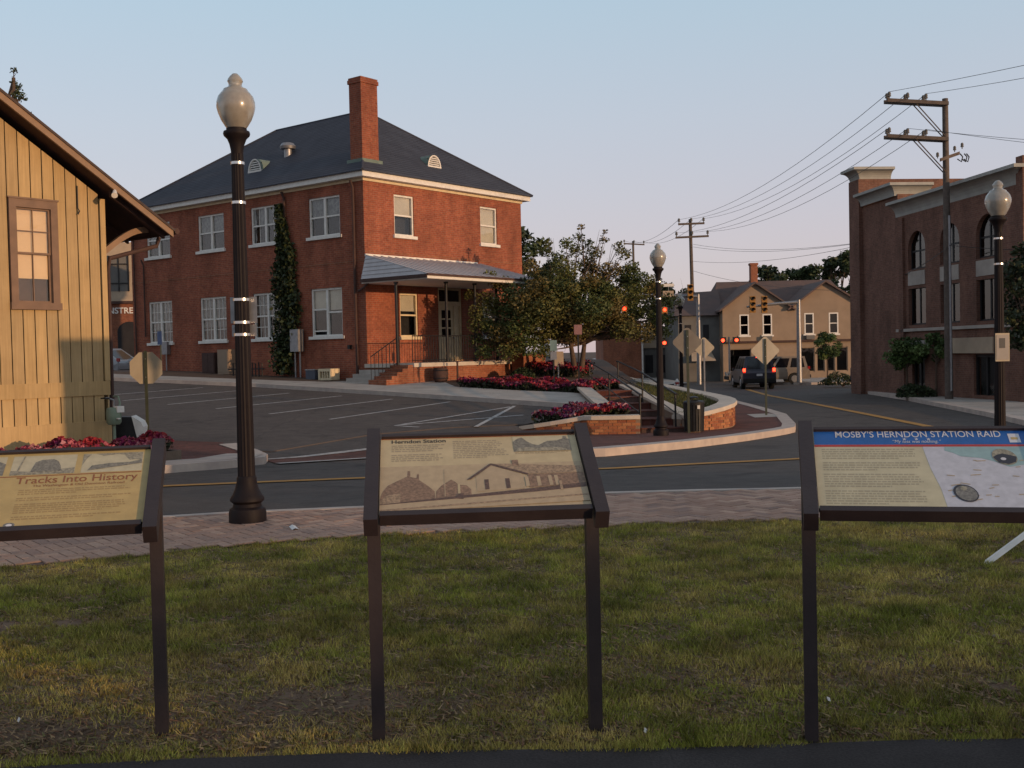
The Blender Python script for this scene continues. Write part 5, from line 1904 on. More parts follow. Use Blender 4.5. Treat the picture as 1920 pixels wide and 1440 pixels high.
g1 = 'overhead wires between the two nearest utility poles'
for i in range(6):
    wire('%s of three wires between the two nearest poles on the %s crossarm' % (('leftmost', 'middle', 'rightmost')[i % 3], ('upper', 'lower')[i // 3]), ends[i], tips[[0, 1, 2, 3, 4, 5][i]], 0.9, g1, 0.011)
g2 = 'overhead wires leaving the near pole to the right'
for (px, py, src, lb) in ((1990, 92, 0, 'topmost'), (1990, 118, 2, 'second highest'), (1990, 254, 4, 'third highest'), (1990, 262, 5, 'lowest')):
    wire(lb + ' overhead wire leaving the near pole past the right picture edge', ends[src], ends[src] + (at(px, py, 30 if py < 200 else 36) - ends[src]) * 3, 0.25, g2, 0.010)
g3 = 'overhead wires from the far pole to the brick hall'
for (y0, y1, lb) in ((458, 456, 'topmost'), (463, 457, 'second highest'), (490, 462, 'third highest'), (508, 545, 'lowest')):
    wire(lb + ' overhead wire running from the far pole towards the brick hall', at(1300, y0, 80), at(1604, y1, 51.5), 0.35, g3, 0.012)
for i in range(3):
    wire(('left', 'middle', 'right')[i] + ' overhead wire running from the far pole back over the plaza tree', tips[i], tips2[i], 0.8, 'overhead wires beyond the far pole', 0.014)
wire('slack service cable from the near pole across the front of the hall', at(1776, 465, 40.6), at(1600, 548, 55), 0.3, None, 0.014)
wire('service cable from the near pole to the lamp at the right edge', at(1780, 460, 40.6), at(1990, 470, 36), 0.05, None, 0.014)


# ------------------------------------------------------------------ traffic signals
def signal_head(root, p, lit=None, yaw=0.0, name='signal_head', s=1.0):
    """three-lens head centred on p (local); lit: index of the glowing lens"""
    q = MB()
    q.box(p[0] - .17 * s, p[0] + .17 * s, p[1] - .1, p[1] + .1, p[2] - .5 * s, p[2] + .5 * s)
    h = q.build(name, M['signal_yellow'], root)
    for i in range(3):
        z = p[2] + (.33 - .33 * i) * s
        MB().lathe([(0, 0), (.098 * s, 0), (.098 * s, .02), (0, .045)], 14).build('lens', M['red_light'] if lit == i else M['black'], h, True).matrix_local = Matrix.Translation((p[0], p[1] - .105, z)) @ Matrix.Rotation(R(90), 4, 'X')
        v = MB()
        n = 8
        vs, fs = [], []
        for j in range(n + 1):
            a = math.pi * j / n
            for d in (0, .2 * s):
                vs.append((p[0] + .135 * s * math.cos(a), p[1] - .1 - d, z + .135 * s * math.sin(a)))
        for j in range(n):
            fs.append((2 * j, 2 * j + 1, 2 * j + 3, 2 * j + 2))
        v.add(vs, fs)
        v.build('visor', M['signal_yellow'], h)
    return h


t = thing('signal_mast', 'pale signal mast with arm and two yellow signal heads before the tan house', 'traffic signal', (17.35, 66.0, -0.55))
mp = at(1497, 562, 66) - Vector((17.35, 66, -.55))
MB().cyl((0, 0, 0), (mp.x, 0, mp.z), .16, .12, 12).build('pole', M['steel'], t, True)
e_ = at(1400, 577, 66) - Vector((17.35, 66, -.55))
MB().tube([(mp.x, 0, mp.z - .15), (mp.x - 1.2, 0, mp.z - .2), (e_.x, 0, e_.z + .05)], [.11, .09, .06], 10).build('mast_arm', M['steel'], t, True)
for px in (1410, 1432):
    p = at(px, 571, 66) - Vector((17.35, 66, -.55))
    signal_head(t, (p.x, -.12, p.z), None)
t = thing('signal_mast', 'signal mast with two red lights and street plates behind the tree', 'traffic signal', (11.65, 68.0, -0.6))
o = Vector((11.65, 68, -.6))
MB().cyl((0, 0, 0), (0, 0, 5.6), .15, .11, 12).build('pole', M['steel'], t, True)
p1 = at(1160, 551, 68) - o
MB().tube([(0, 0, 5.45), (p1.x, 0, p1.z)], [.1, .055], 10).build('mast_arm', M['steel'], t, True)
for px, py in ((1170, 589), (1245, 591)):
    p = at(px, py, 68) - o
    signal_head(t, (p.x, -.25, p.z), 0, s=1.0)
    MB().cyl((p.x, -.1, p.z + .45), (p.x, -.05, p1.z + .1), .03, n=6).build('hanger', M['steel'], t)
p = at(1293, 549, 68) - o
signal_head(t, (p.x, -.25, p.z), None)
MB().cyl((p.x, -.2, p.z), (p.x, 0, p.z), .03, n=6).build('hanger', M['steel'], t)
p = at(1253, 535, 68) - o
MB().box(p.x - .33, p.x + .33, -.16, -.13, p.z - .09, p.z + .09).build('street_plate', M['white'], t)
MB().box(p.x - .36, p.x + .3, -.16, -.13, p.z - .72, p.z - .35).build('street_plate', M['stucco'], t)
MB().box(p.x - .02, p.x + .02, -.13, -.1, p.z - .7, p.z + .1).build('bracket', M['steel'], t)


def ped_post(label, loc, heads, h):
    root = thing('pedestrian_signal', label, 'pedestrian signal', loc)
    MB().cyl((0, 0, 0), (0, 0, h), .06, n=10).build('post', M['steel'], root, True)
    for x in heads:
        q = MB()
        q.box(x - .2, x + .2, -.16, .1, h - .42, h - .02)
        b = q.build('housing', M['black'], root)
        MB().lathe([(0, 0), (.105, 0), (.105, .015), (0, .03)], 14).build('lens', M['red_light'], b, True).matrix_local = Matrix.Translation((x, -.165, h - .22)) @ Matrix.Rotation(R(90), 4, 'X')
        MB().box(min(0, x), max(0.0, x), -.03, .03, h - .25, h - .2).build('bracket', M['steel'], root)
    return root


p = at(1367, 638, 69)
ped_post('post with a pair of glowing red pedestrian lamps by the tan house corner', (p.x, 69, -.57), (-.42, .44), p.z + .57 + .22)
p = at(1245, 643, 66)
ped_post('post with one glowing red pedestrian lamp right of the plaza lamp', (p.x - .25, 66, -.57), (.25,), p.z + .57 + .22)


# ------------------------------------------------------------------ vehicles
def car(name, label, cat, loc, rz, paint, L=4.7, W=1.85, H=1.75, suv=True, lit=False, plate=True, grp=None):
    """length along local y (rear at -y), origin on the ground at the centre"""
    root = thing(name, label, cat, loc, rz, grp)
    hl, hw_ = L / 2, W / 2
    belt = H * .56
    wr = .36 if suv else .31
    prof = [(-hl, .42), (-hl + .02, belt - .12), (-hl + .1, belt), (hl * .42, belt), (hl - .18, belt - .12), (hl, belt - .35), (hl - .02, .42)]
    ax = (-hl + L * .19, hl - L * .18)
    low = []
    for c in (ax[1], ax[0]):
        low += [(c + wr * 1.18, .34)] + [(c + wr * 1.18 * math.cos(math.pi * i / 8), .34 + wr * 1.12 * math.sin(math.pi * i / 8)) for i in range(1, 8)] + [(c - wr * 1.18, .34)]
    b = MB()
    full = prof + [(hl - .04, .34)] + low + [(-hl + .04, .34)]
    n = len(full)
    def wd(z):
        return hw_ - max(0, z - belt + .25) * .12 - max(0, .5 - z) * .15
    vs = [(-wd(z), y, z) for y, z in full] + [(wd(z), y, z) for y, z in full]
    b.add(vs, [tuple(range(n)), tuple(range(2 * n - 1, n - 1, -1))] + [(i, n + i, n + (i + 1) % n, (i + 1) % n) for i in range(n)])
    body = b.build('body', paint, root)
    c = MB()
    y0, y1 = -hl + .1, hl * .44
    t0, t1 = (-hl + .28, hl * .06) if suv else (-hl * .5, hl * .02)
    wt, wb_ = hw_ * .76, hw_ - .05
    c.hexa([(-wb_, y0, belt), (wb_, y0, belt), (wb_, y1, belt), (-wb_, y1, belt)], [(-wt, t0, H), (wt, t0, H), (wt, t1, H), (-wt, t1, H)])
    cab = c.build('cabin', paint, root)
    def lerp3(p, q, t):
        return tuple(p[i] + (q[i] - p[i]) * t for i in range(3))
    def glassq(A, B, C, D, m=.12, out=(0, 0, 0)):
        # A,B bottom; C,D top (C above B)
        def pt(u, v):
            return tuple(lerp3(lerp3(A, B, u), lerp3(D, C, u), v)[i] + out[i] for i in range(3))
        MB().poly([pt(m, .12), pt(1 - m, .12), pt(1 - m, .86), pt(m, .86)]).build('window', M['glass_car'], cab)
    glassq((-wb_, y0, belt), (wb_, y0, belt), (wt, t0, H), (-wt, t0, H), .1, (0, -.006, .002))
    glassq((wb_, y1, belt), (-wb_, y1, belt), (-wt, t1, H), (wt, t1, H), .07, (0, .006, .002))
    for s in (-1, 1):
        pa, pb2, pc_, pd_ = (s * wb_, y0, belt), (s * wb_, y1, belt), (s * wt, t1, H), (s * wt, t0, H)
        for u0, u1 in ((.05, .33), (.37, .62), (.66, .95)):
            A = lerp3(pa, pb2, u0)
            B = lerp3(pa, pb2, u1)
            D = lerp3(pd_, pc_, u0)
            C = lerp3(pd_, pc_, u1)
            glassq(A, B, C, D, .03, (s * .006, 0, .002))
    for s in (-1, 1):
        for yy in ax:
            w_ = MB()
            w_.cyl((s * (hw_ - .24), yy, wr), (s * (hw_ - .015), yy, wr), wr, n=18)
            wh = w_.build('wheel', M['rubber'], root, True)
            r_ = MB()
            r_.cyl((s * (hw_ - .03), yy, wr), (s * (hw_ + .002), yy, wr), wr * .62, wr * .55, 14)
            r_.build('rim', M['chrome'], wh, True)
        MB().box(s * hw_ * .88 - .07, s * hw_ * .88 + .05, -hl - .012, -hl + .14, belt - .04, belt + .14).build('tail_light', M['red_light'] if lit else M['red_lens'], root)
        MB().box(s * hw_ * .74 - .14, s * hw_ * .74 + .14, hl - .05, hl + .012, .66, .82).build('headlight', M['chrome'], root)
        MB().box(s * (hw_ + .01) - .05 + s * .05, s * (hw_ + .01) + .05 + s * .05, y1 - .35, y1 - .2, belt, belt + .14).build('mirror', paint, root)
    MB().box(-hw_ * .95, hw_ * .95, -hl - .06, -hl + .02, .40, .60).build('bumper', M['rubber'] if suv else paint, root)
    MB().box(-hw_ * .95, hw_ * .95, hl - .02, hl + .05, .36, .56).build('bumper', M['rubber'] if suv else paint, root)
    if plate:
        MB().box(-.16, .16, -hl - .025, -hl - .004, .74, .86).build('licence_plate', M['plate_white'], root)
    if lit:
        MB().box(-.14, .14, t0 - .05, t0 + .02, H - .07, H - .015).build('brake_light', M['red_light'], root)
    return root


def paint(name, c):
    mt, N, L, b = base_mat(name, 0.35, 0.3, 0.5)
    n = noise_node(N, L, 2, 3)
    r = ramp(N, L, n.outputs[0], [(.3, tuple(x * .85 for x in c)), (.7, c)])
    L.new(r.outputs[0], b.inputs['Base Color'])
    b.inputs['Coat Weight'].default_value = .6
    b.inputs['Coat Roughness'].default_value = .08
    return mt


M['glass_car'] = pm('car_window', (0.012, 0.012, 0.015), (0.008, 0.008, 0.01), 2, 0.06, 0, spec=0.6)
P_dark, P_tan, P_silver = paint('navy_paint', (0.012, 0.014, 0.03)), paint('champagne_paint', (0.26, 0.21, 0.165)), paint('silver_paint', (0.24, 0.25, 0.27))
P_blue, P_red, P_white = paint('light_blue_paint', (0.16, 0.24, 0.34)), paint('maroon_paint', (0.12, 0.02, 0.025)), paint('white_paint_car', (0.5, 0.5, 0.52))
car('dark_suv', 'dark navy sport utility vehicle with glowing brake lights waiting at the junction', 'car', (13.75, 62.5, -.70), R(-3), P_dark, 4.6, 1.84, 1.82, True, True)
car('tan_suv', 'champagne sport utility vehicle turning in front of the tan house', 'car', (15.75, 67.6, -.70), R(87), P_tan, 4.9, 1.85, 1.72, True)
cg = 'cars along the far street'
car('parked_car', 'silver hatchback parked before the far shop by the station corner', 'car', (-22.0, 58.0, .80), R(70), P_silver, 4.3, 1.75, 1.5, False, grp=cg)
car('parked_car', 'light blue car far down the street behind the tree trunk', 'car', (8.4, 104, -.7), R(8), P_blue, 4.5, 1.8, 1.6, False, grp=cg)
car('parked_car', 'maroon car behind the light blue one down the street', 'car', (6.6, 97, -.7), R(10), P_red, 4.5, 1.8, 1.5, False, grp=cg)
car('parked_car', 'dark car right of the light blue one down the street', 'car', (10.9, 101, -.7), R(0), P_dark, 4.5, 1.8, 1.55, False, grp=cg)
car('parked_car', 'white van standing far behind the porch corner and red flowers', 'van', (1.2, 82, -.35), R(80), P_white, 5.0, 1.9, 2.1, True, grp=cg)

# boxes on the right pavement before the hall corner
nb = pm('blue_box_paint', (0.03, 0.04, 0.09), None, 5, 0.5)
for i, (px, mt, lb) in enumerate(((1613, M['white'], 'white newspaper box beside the hedge at the hall corner'), (1606, nb, 'dark blue newspaper box beside the hedge at the hall corner'), (1622, M['stucco'], 'buff newspaper box nearest the hall corner'))):
    p = at(px, 712, 53 + i * .3)
    t = thing('newspaper_box', lb, 'box', (p.x, p.y, -.53), R(20), group='newspaper boxes at the hall corner')
    MB().box(-.2, .2, -.2, .2, .45, 1.05).build('box_body', mt, t)
    MB().box(-.16, .16, -.21, -.202, .68, .98).build('box_window', M['room'], t)
    MB().box(-.05, .05, -.05, .05, .03, .45).build('pedestal', M['black'], t)
    MB().box(-.2, .2, -.2, .2, 0, .03).build('foot', M['black'], t)


# ------------------------------------------------------------------ trees and shrubs
def tree(name, label, base, trunk_h, trunk_r, clumps, nleaf, lsize, cols, seed, spread=0.5, group=None, cat='tree', flat=0.3, limbs=True, stems=1, gaps=()):
    """clumps: list of (x,y,z,r) in local coordinates; leaves scatter in each clump"""
    root = thing(name, label, cat, base, group=group)
    rs = np.random.RandomState(seed)
    tb = MB()
    tops = []
    for s in range(stems):
        a = 2 * math.pi * s / max(1, stems) + .4
        ox, oy = (.10 * math.cos(a), .10 * math.sin(a)) if stems > 1 else (0, 0)
        pts = [(ox * .6, oy * .6, -.15)]
        for i in range(1, 6):
            t = i / 5
            pts.append((ox * (1 + 2.2 * t * (stems > 1)) + rs.normal(0, .02) * trunk_h * .2, oy * (1 + 2.2 * t * (stems > 1)) + rs.normal(0, .02) * trunk_h * .2, trunk_h * t))
        rr = [trunk_r * (1.25 if i == 0 else 1 - .08 * i) for i in range(6)]
        tb.tube(pts, rr, 9)
        tops.append(pts[-1])
    tb.build('trunk', M['trunk'], root, True)
    if limbs:
        lb = MB()
        for (x, y, z, r) in clumps:
            tp = Vector(tops[rs.randint(len(tops))])
            st_ = tp * rs.uniform(.8, 1.0)
            q = Vector((x, y, z))
            mid = st_.lerp(q, .5) + Vector((rs.normal(0, .08), rs.normal(0, .08), rs.normal(.05, .1))) * max(.3, (q - st_).length * .3)
            r0 = trunk_r * .42
            lb.tube([st_, st_.lerp(mid, .6), mid, mid.lerp(q, .6), q], [r0, r0 * .8, r0 * .6, r0 * .38, r0 * .15], 5)
            for _ in range(2):
                w_ = q + Vector(rs.normal(0, r * .6, 3))
                lb.tube([mid.lerp(q, .5), w_], [r0 * .3, r0 * .08], 4)
        lb.build('limb', M['trunk'], root, True)
    wts = np.array([c[3] ** 2.2 for c in clumps])
    ns = np.maximum(8, (wts / wts.sum() * nleaf).astype(int))
    cs, cc = [], []
    cols = np.array(cols)
    for (x, y, z, r), n in zip(clumps, ns):
        p = rs.normal(size=(n, 3))
        p /= np.linalg.norm(p, axis=1)[:, None]
        p *= (rs.uniform(0, 1, (n, 1)) ** (.45)) * r
        p[:, 2] *= .75
        cs.append(p + np.array([x, y, z]))
        base_c = cols[rs.randint(len(cols))]
        cc.append(base_c * rs.uniform(.65, 1.3, (n, 1)) * rs.uniform(.85, 1.15))
    cs = np.concatenate(cs)
    cc = np.concatenate(cc)
    for g in gaps:          # holes in the foliage that the photograph shows a light through
        d = np.array((g - CAMP).normalized())
        v = cs + np.array(base) - np.array(CAMP)
        dist = np.linalg.norm(v - (v @ d)[:, None] * d, axis=1)
        cs, cc = cs[dist > .17], cc[dist > .17]
    co = leaf_quads(rs, cs, lsize, .55, flat)
    np_mesh('crown', co, 4, M['leaf'], np.repeat(cc, 4, 0), root)
    return root


def blob(rs, cx, cy, cz, rx, ry, rz, n, rmin, rmax):
    out = []
    for _ in range(n):
        p = rs.normal(size=3)
        p /= np.linalg.norm(p)
        p *= rs.uniform(.35, 1) ** .5
        out.append((cx + p[0] * rx, cy + p[1] * ry, cz + p[2] * rz, rs.uniform(rmin, rmax)))
    return out


rs = np.random.RandomState(21)
GREEN = [(0.085, 0.092, 0.026), (0.105, 0.102, 0.030), (0.068, 0.086, 0.026), (0.120, 0.094, 0.030)]
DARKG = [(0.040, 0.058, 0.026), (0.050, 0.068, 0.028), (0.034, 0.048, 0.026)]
# plaza tree: broad, wispy top
tb_ = (2.5, 41.2, 0.66)
cl = blob(rs, -.1, 0, 2.3, 2.5, 1.7, .95, 34, .38, .72) + blob(rs, .1, 0, 3.2, 2.0, 1.4, .9, 26, .32, .6)
cl += [(-2.6, -.2, 1.75, .5), (-2.9, 0, 1.25, .42), (-2.2, -.6, 1.2, .5), (2.5, .2, 2.2, .5), (2.75, 0, 1.8, .42), (2.9, 0, 2.5, .4), (2.6, .2, 3.0, .42), (3.0, 0, 1.5, .35), (-2.9, .1, 2.5, .35), (-2.3, 0, 3.1, .4)]
for (x, z, r) in ((-.6, 4.2, .4), (-.35, 4.7, .28), (.0, 4.5, .35), (.15, 5.0, .24), (.2, 5.3, .16), (.7, 4.4, .32), (.95, 4.8, .2), (1.0, 5.1, .13), (1.6, 4.3, .3), (1.95, 3.9, .32), (-1.0, 4.5, .26), (-.95, 4.85, .18), (.4, 4.0, .4), (1.2, 3.8, .4), (-1.5, 3.9, .35), (2.2, 3.4, .38), (-2.5, 3.45, .28)):
    cl.append((x, rs.uniform(-.6, .6), z, r))
cl += [(2.9, -.3, 2.0, .5), (3.2, 0, 2.6, .42), (2.3, -.5, 1.5, .5), (1.6, -.7, 1.6, .55), (2.7, .3, 3.3, .4), (.3, -1.0, 1.9, .6), (-.6, -1.0, 2.2, .6), (1.1, -.9, 2.4, .6)]
cl += [(-3.4, -.2, 1.95, .45), (-3.55, 0, 1.4, .38), (-3.1, 0, 2.8, .42), (-2.7, .1, 3.35, .36), (-3.4, -.1, 2.4, .4), (-3.25, -.4, .95, .34), (-2.6, .3, 2.4, .5), (-3.7, 0, 3.0, .26), (-3.0, .1, 3.7, .24), (1.5, 0, 4.6, .24), (.45, .2, 4.75, .24)]
cl += [(-2.4, -.9, .95, .42), (-2.7, -.6, 1.6, .45), (-1.7, -.8, 1.15, .5), (-1.2, -.5, .95, .4), (-3.1, -.3, 1.9, .32), (-2.0, -.9, 1.7, .55)]
cl = [(x * 1.08, y, z * 1.06 - .02, r * 1.12) for x, y, z, r in cl]
tree('plaza_tree', 'spreading multi stemmed tree with wispy top in front of the porch', tb_, 1.45, .12, cl, 56000, .056, GREEN, 3, stems=2, flat=.35, gaps=[at(1170, 580, 68), at(1245, 582, 68)])

FT = [('dense dark tree rising beyond the right end of the brick building', (-.2, 78, -.2), 13, [(-.3, 0, 9, 3.2, 2.5, 1.7, 26)], 3600),
      ('rounded dark tree behind the wispy top of the plaza tree', (3.3, 84, -.3), 9, [(0, 0, 6.5, 2.4, 2, 2.2, 24)], 3000),
      ('dark tree behind the single red pedestrian lamp', (11.2, 110, -.7), 8, [(0, 0, 7.0, 2.4, 2, 2.2, 20)], 2600),
      ('low dark tree just left of the far utility pole', (14.8, 112, -.7), 8, [(0, 0, 7.6, 1.7, 2, 1.9, 16)], 2200),
      ('bushy tree behind the tan house chimney', (26.3, 105, -.7), 8, [(0, 0, 8.3, 3.0, 2, 2.2, 26)], 5200),
      ('tall bushy tree behind the right gable of the tan house', (31.0, 104, -.7), 9, [(0, 0, 8.3, 3.2, 2, 2.6, 28)], 5600),
      ('dark tree squeezed between the tan house and the brick hall', (34.3, 100, -.7), 8, [(0, 0, 6.9, 2.6, 2, 2.4, 22)], 4600),
      ('dark tree behind the low roof left of the tan house', (19.0, 115, -.7), 7, [(0, 0, 6.9, 1.8, 2, 1.6, 14)], 1800)]
for i, (lb, bs, h, bl_, nl) in enumerate(FT):
    rs2 = np.random.RandomState(40 + i)
    c = []
    for (x, y, z, rx, ry, rz, nn) in bl_:
        c += blob(rs2, x, y, z, rx, ry, rz, nn, .55, 1.0)
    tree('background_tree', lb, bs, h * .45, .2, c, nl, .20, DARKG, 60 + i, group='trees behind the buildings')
# pine top above the station roof
rs2 = np.random.RandomState(9)
p = at(22, 132, 44)
c = []
for k in range(9):
    z = p.z - .15 - k * .42
    for j in range(2 + k // 2):
        a = rs2.uniform(0, 6.28)
        r = .08 + .13 * k
        c.append((r * math.cos(a), r * math.sin(a), z + rs2.normal(0, .08), .16 + .02 * k))
tree('pine_tree', 'pine tree top rising above the ochre station roof', (p.x, 44, 0), p.z - .3, .12, c, 2600, .07, DARKG, 77)

# street trees along the right pavement
for i, (lb, px, py, Y, crow) in enumerate((('small round street tree left of two before the hall windows', 1700, 660, 44.5, .80), ('small round street tree just left of the near utility pole', 1755, 652, 43.2, .78),
                                         ('small street tree at the corner of the brick hall', 1632, 636, 54, .78), ('small street tree before the tan house shop windows', 1551, 650, 67.5, .95))):
    p = at(px, py, Y)
    rs2 = np.random.RandomState(100 + i)
    zb_ = h_road(0, Y) + .13
    cz = p.z - zb_
    c = blob(rs2, 0, 0, cz, crow * .72, crow * .7, crow * .9, 16, .26, .42)
    tree('street_tree', lb, (p.x, Y, zb_), cz - crow * .6, .05, c, 2600, .075, [(0.066, 0.11, 0.032), (0.08, 0.12, 0.036), (0.055, 0.09, 0.03)], 120 + i, group='young street trees on the right pavement')
rs2 = np.random.RandomState(7)
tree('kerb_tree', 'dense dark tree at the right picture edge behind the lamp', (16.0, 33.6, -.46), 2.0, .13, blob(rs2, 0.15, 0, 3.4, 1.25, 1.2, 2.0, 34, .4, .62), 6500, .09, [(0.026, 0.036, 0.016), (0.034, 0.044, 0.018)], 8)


def shrub(label, loc, rx, ry, rz, n, cols, seed, ls=.06):
    root = thing('shrub', label, 'shrub', loc)
    rs = np.random.RandomState(seed)
    p = rs.normal(size=(n, 3))
    p /= np.linalg.norm(p, axis=1)[:, None]
    p *= rs.uniform(.4, 1, (n, 1)) ** .5
    p[:, 2] = np.abs(p[:, 2])
    p *= np.array([rx, ry, rz])
    p *= 1 + .18 * np.sin(p[:, :1] * 4 + seed) * np.cos(p[:, 1:2] * 5)
    c = np.array(cols)[rs.randint(len(cols), size=n)] * rs.uniform(.6, 1.25, (n, 1))
    np_mesh('foliage', leaf_quads(rs, p, ls, .6), 4, M['leaf'], np.repeat(c, 4, 0), root)
    q = MB()
    for a in range(5):
        q.tube([(0, 0, -.1), (.5 * rx * math.cos(a * 1.3), .5 * ry * math.sin(a * 1.3), rz * .7)], [.03, .01], 5)
    q.build('stem', M['trunk'], root)
    return root


p = at(1578, 720, 60)
shrub('low dark hedge before the tan house beside the newspaper boxes', (18.3, 60.5, -.55), 1.5, .5, .65, 1800, DARKG, 3)
shrub('low dark bush at the foot of the brick hall by the utility pole', (15.9, 43.0, -.47), .75, .4, .55, 1300, DARKG, 4)
shrub('low dark bush beside the porch flowers', (0.3, 41.0, .6), .5, .4, .45, 900, DARKG, 6)


# ------------------------------------------------------------------ flower beds
RED = [(0.30, 0.022, 0.03), (0.24, 0.02, 0.04), (0.36, 0.05, 0.055), (0.20, 0.018, 0.05), (0.42, 0.12, 0.14), (0.17, 0.02, 0.07)]
PINK = [(0.34, 0.07, 0.10), (0.45, 0.20, 0.22), (0.18, 0.03, 0.10), (0.28, 0.03, 0.06), (0.13, 0.03, 0.11), (0.48, 0.26, 0.27)]


def flower_bed(label, loc, outline, hf, hmax, n, cols, seed, ps=.045, mound=None):
    root = thing('flower_bed', label, 'flower bed', loc)
    root['kind'] = 'stuff'
    rs = np.random.RandomState(seed)
    O = np.array(outline)
    lo, hi = O.min(0), O.max(0)
    pts = []
    def inside(x, y):
        c = False
        for (x0, y0), (x1, y1) in zip(outline, outline[1:] + outline[:1]):
            if (y0 > y) != (y1 > y) and x < (x1 - x0) * (y - y0) / (y1 - y0) + x0:
                c = not c
        return c
    while len(pts) < n:
        x, y = rs.uniform(lo[0], hi[0]), rs.uniform(lo[1], hi[1])
        if inside(x, y):
            pts.append((x, y))
    pts = np.array(pts)
    hm = hmax * (.72 + .28 * np.sin(pts[:, 0] * 3.1 + seed) * np.cos(pts[:, 1] * 2.3) + .12 * np.sin(pts[:, 0] * 9 + pts[:, 1] * 7))
    gz = np.array([hf(x, y) for x, y in pts])
    # leaves through the volume
    k = rs.uniform(0, 1, len(pts)) ** .7
    lc = np.stack([pts[:, 0] - loc[0], pts[:, 1] - loc[1], gz - loc[2] + hm * k * .92], 1)
    col = np.array([(0.026, 0.034, 0.014), (0.034, 0.03, 0.018)])[rs.randint(2, size=len(pts))] * rs.uniform(.6, 1.2, (len(pts), 1))
    np_mesh('foliage', leaf_quads(rs, lc, .06, .6), 4, M['leaf'], np.repeat(col, 4, 0), root)
    # blossoms on top: small crossed petals facing up and out
    m_ = int(len(pts) * .62)
    ix = rs.choice(len(pts), m_, replace=False)
    bc = np.stack([pts[ix, 0] - loc[0], pts[ix, 1] - loc[1], gz[ix] - loc[2] + hm[ix] * rs.uniform(.80, 1.05, m_)], 1)
    patch = np.sin(pts[ix, 0] * 2.2 + seed) * np.cos(pts[ix, 1] * 2.9 + seed * 2)
    ci = np.clip(((patch + 1) / 2 * len(cols)).astype(int) + rs.randint(-1, 2, m_), 0, len(cols) - 1)
    c = np.array(cols)[ci] * rs.uniform(.7, 1.15, (m_, 1))
    co = np.concatenate([leaf_quads(rs, bc + rs.normal(0, .008, bc.shape), ps, .9), leaf_quads(rs, bc + rs.normal(0, .012, bc.shape), ps * .9, .9)])
    np_mesh('blossom', co, 4, M['petal'], np.concatenate([np.repeat(c, 4, 0)] * 2), root)
    return root


flower_bed('red and pink flower bed in front of the ochre station', (-6.8, 18.2, 0.0), [stl(-4.6, -2.0)[:2], stl(-0.02, -2.0)[:2], stl(-.1, -1.1)[:2], stl(-4.6, -1.1)[:2]],
           lambda x, y: -0.05, .38, 3600, RED + PINK[:2], 2, .05)
fb_ = thing('planter_box', 'low timber planter box holding the flowers before the station', 'planter', stl(-2.3, -1.55), AZ)
for (a, b, c_, e) in ((-2.4, 2.4, -.5, -.45), (-2.4, 2.4, .45, .5), (-2.4, -2.35, -.45, .45), (2.35, 2.4, -.45, .45)):
    MB().box(a, b, c_, e, -.1, .12).build('board', M['grey_wood'], fb_)
MB().box(-2.35, 2.35, -.45, .45, -.1, .07).build('soil', M['dirt'], fb_)
flower_bed('long crimson flower bed along the plaza edge below the tree', (0.2, 35.3, 0.4), [(-1.85, 36.35), (-0.1, 34.95), (1.7, 33.9), (2.4, 33.2), (2.75, 34.6), (1.6, 36.4), (0.2, 36.9), (-1.2, 37.4)],
           lambda x, y: h_lot(x, y) + .12, .34, 5200, RED, 4)
flower_bed('crimson flowers at the head of the brick steps', (2.9, 35.6, 0.4), [(2.75, 34.4), (3.4, 34.7), (3.5, 36.2), (2.6, 36.4)], lambda x, y: .38, .32, 1100, RED, 6)
flower_bed('bright red flowers behind the tree beside the porch', (1.2, 41.5, 0.6), [(-.1, 43.4), (1.5, 41.0), (2.6, 40.6), (3.2, 42), (1.5, 44.5)], lambda x, y: h_lot(x, y) + .12, .5, 2400, RED, 8)
flower_bed('pink and crimson flowers in the curved brick planter', (1.7, 26.6, 0.0), [(0.45, 26.12), (0.95, 25.88), (1.66, 25.72), (2.75, 25.65), (2.7, 26.9), (2.3, 27.8), (1.4, 27.2)],
           lambda x, y: 0.0 + 0.02 * (y - 25) - 0.12 * max(0, 1.6 - x), .30, 2600, PINK + RED[:3], 10)

# grass in the corner planter
rs = np.random.RandomState(31)
def blades(rs, xy, z, hgt, wdt, cols):
    n = len(xy)
    a = rs.uniform(0, 2 * math.pi, n)
    d = np.stack([np.cos(a), np.sin(a), np.zeros(n)], 1)
    b = rs.uniform(0, 2 * math.pi, n)
    lean = np.stack([np.cos(b), np.sin(b), np.zeros(n)], 1) * (hgt * rs.uniform(.15, 1.0, n))[:, None]
    p = np.stack([xy[:, 0], xy[:, 1], z], 1)
    w_ = (d * (wdt * .5)[:, None])
    tip = p + lean + np.stack([np.zeros(n), np.zeros(n), hgt], 1)
    co = np.stack([p - w_, p + w_, tip], 1).reshape(-1, 3)
    return co, np.repeat(cols, 3, 0)


xy = np.stack([rs.uniform(3.6, 5.6, 16000), 26.4 + 23 * rs.uniform(0, 1, 16000) ** 1.6], 1)
ok = np.array([4.0 - .03 * max(0, y - 26) < x < 5.5 - max(0, 29.0 - y) * .42 - max(0, y - 33) * .05 for x, y in xy])
xy = xy[ok]
z = np.array([h_grassbed(x, y) for x, y in xy])
gc = np.array([(0.085, 0.088, 0.026)]) * rs.uniform(.7, 1.3, (len(xy), 1))
co, cc = blades(rs, xy, z, rs.uniform(.05, .10, len(xy)), np.full(len(xy), .02), gc)
tag(np_mesh('corner_turf', co, 3, M['grass'], cc), 'short green grass inside the round corner planter', 'grass', kind='stuff')

# ------------------------------------------------------------------ foreground lawn
rs = np.random.RandomState(17)


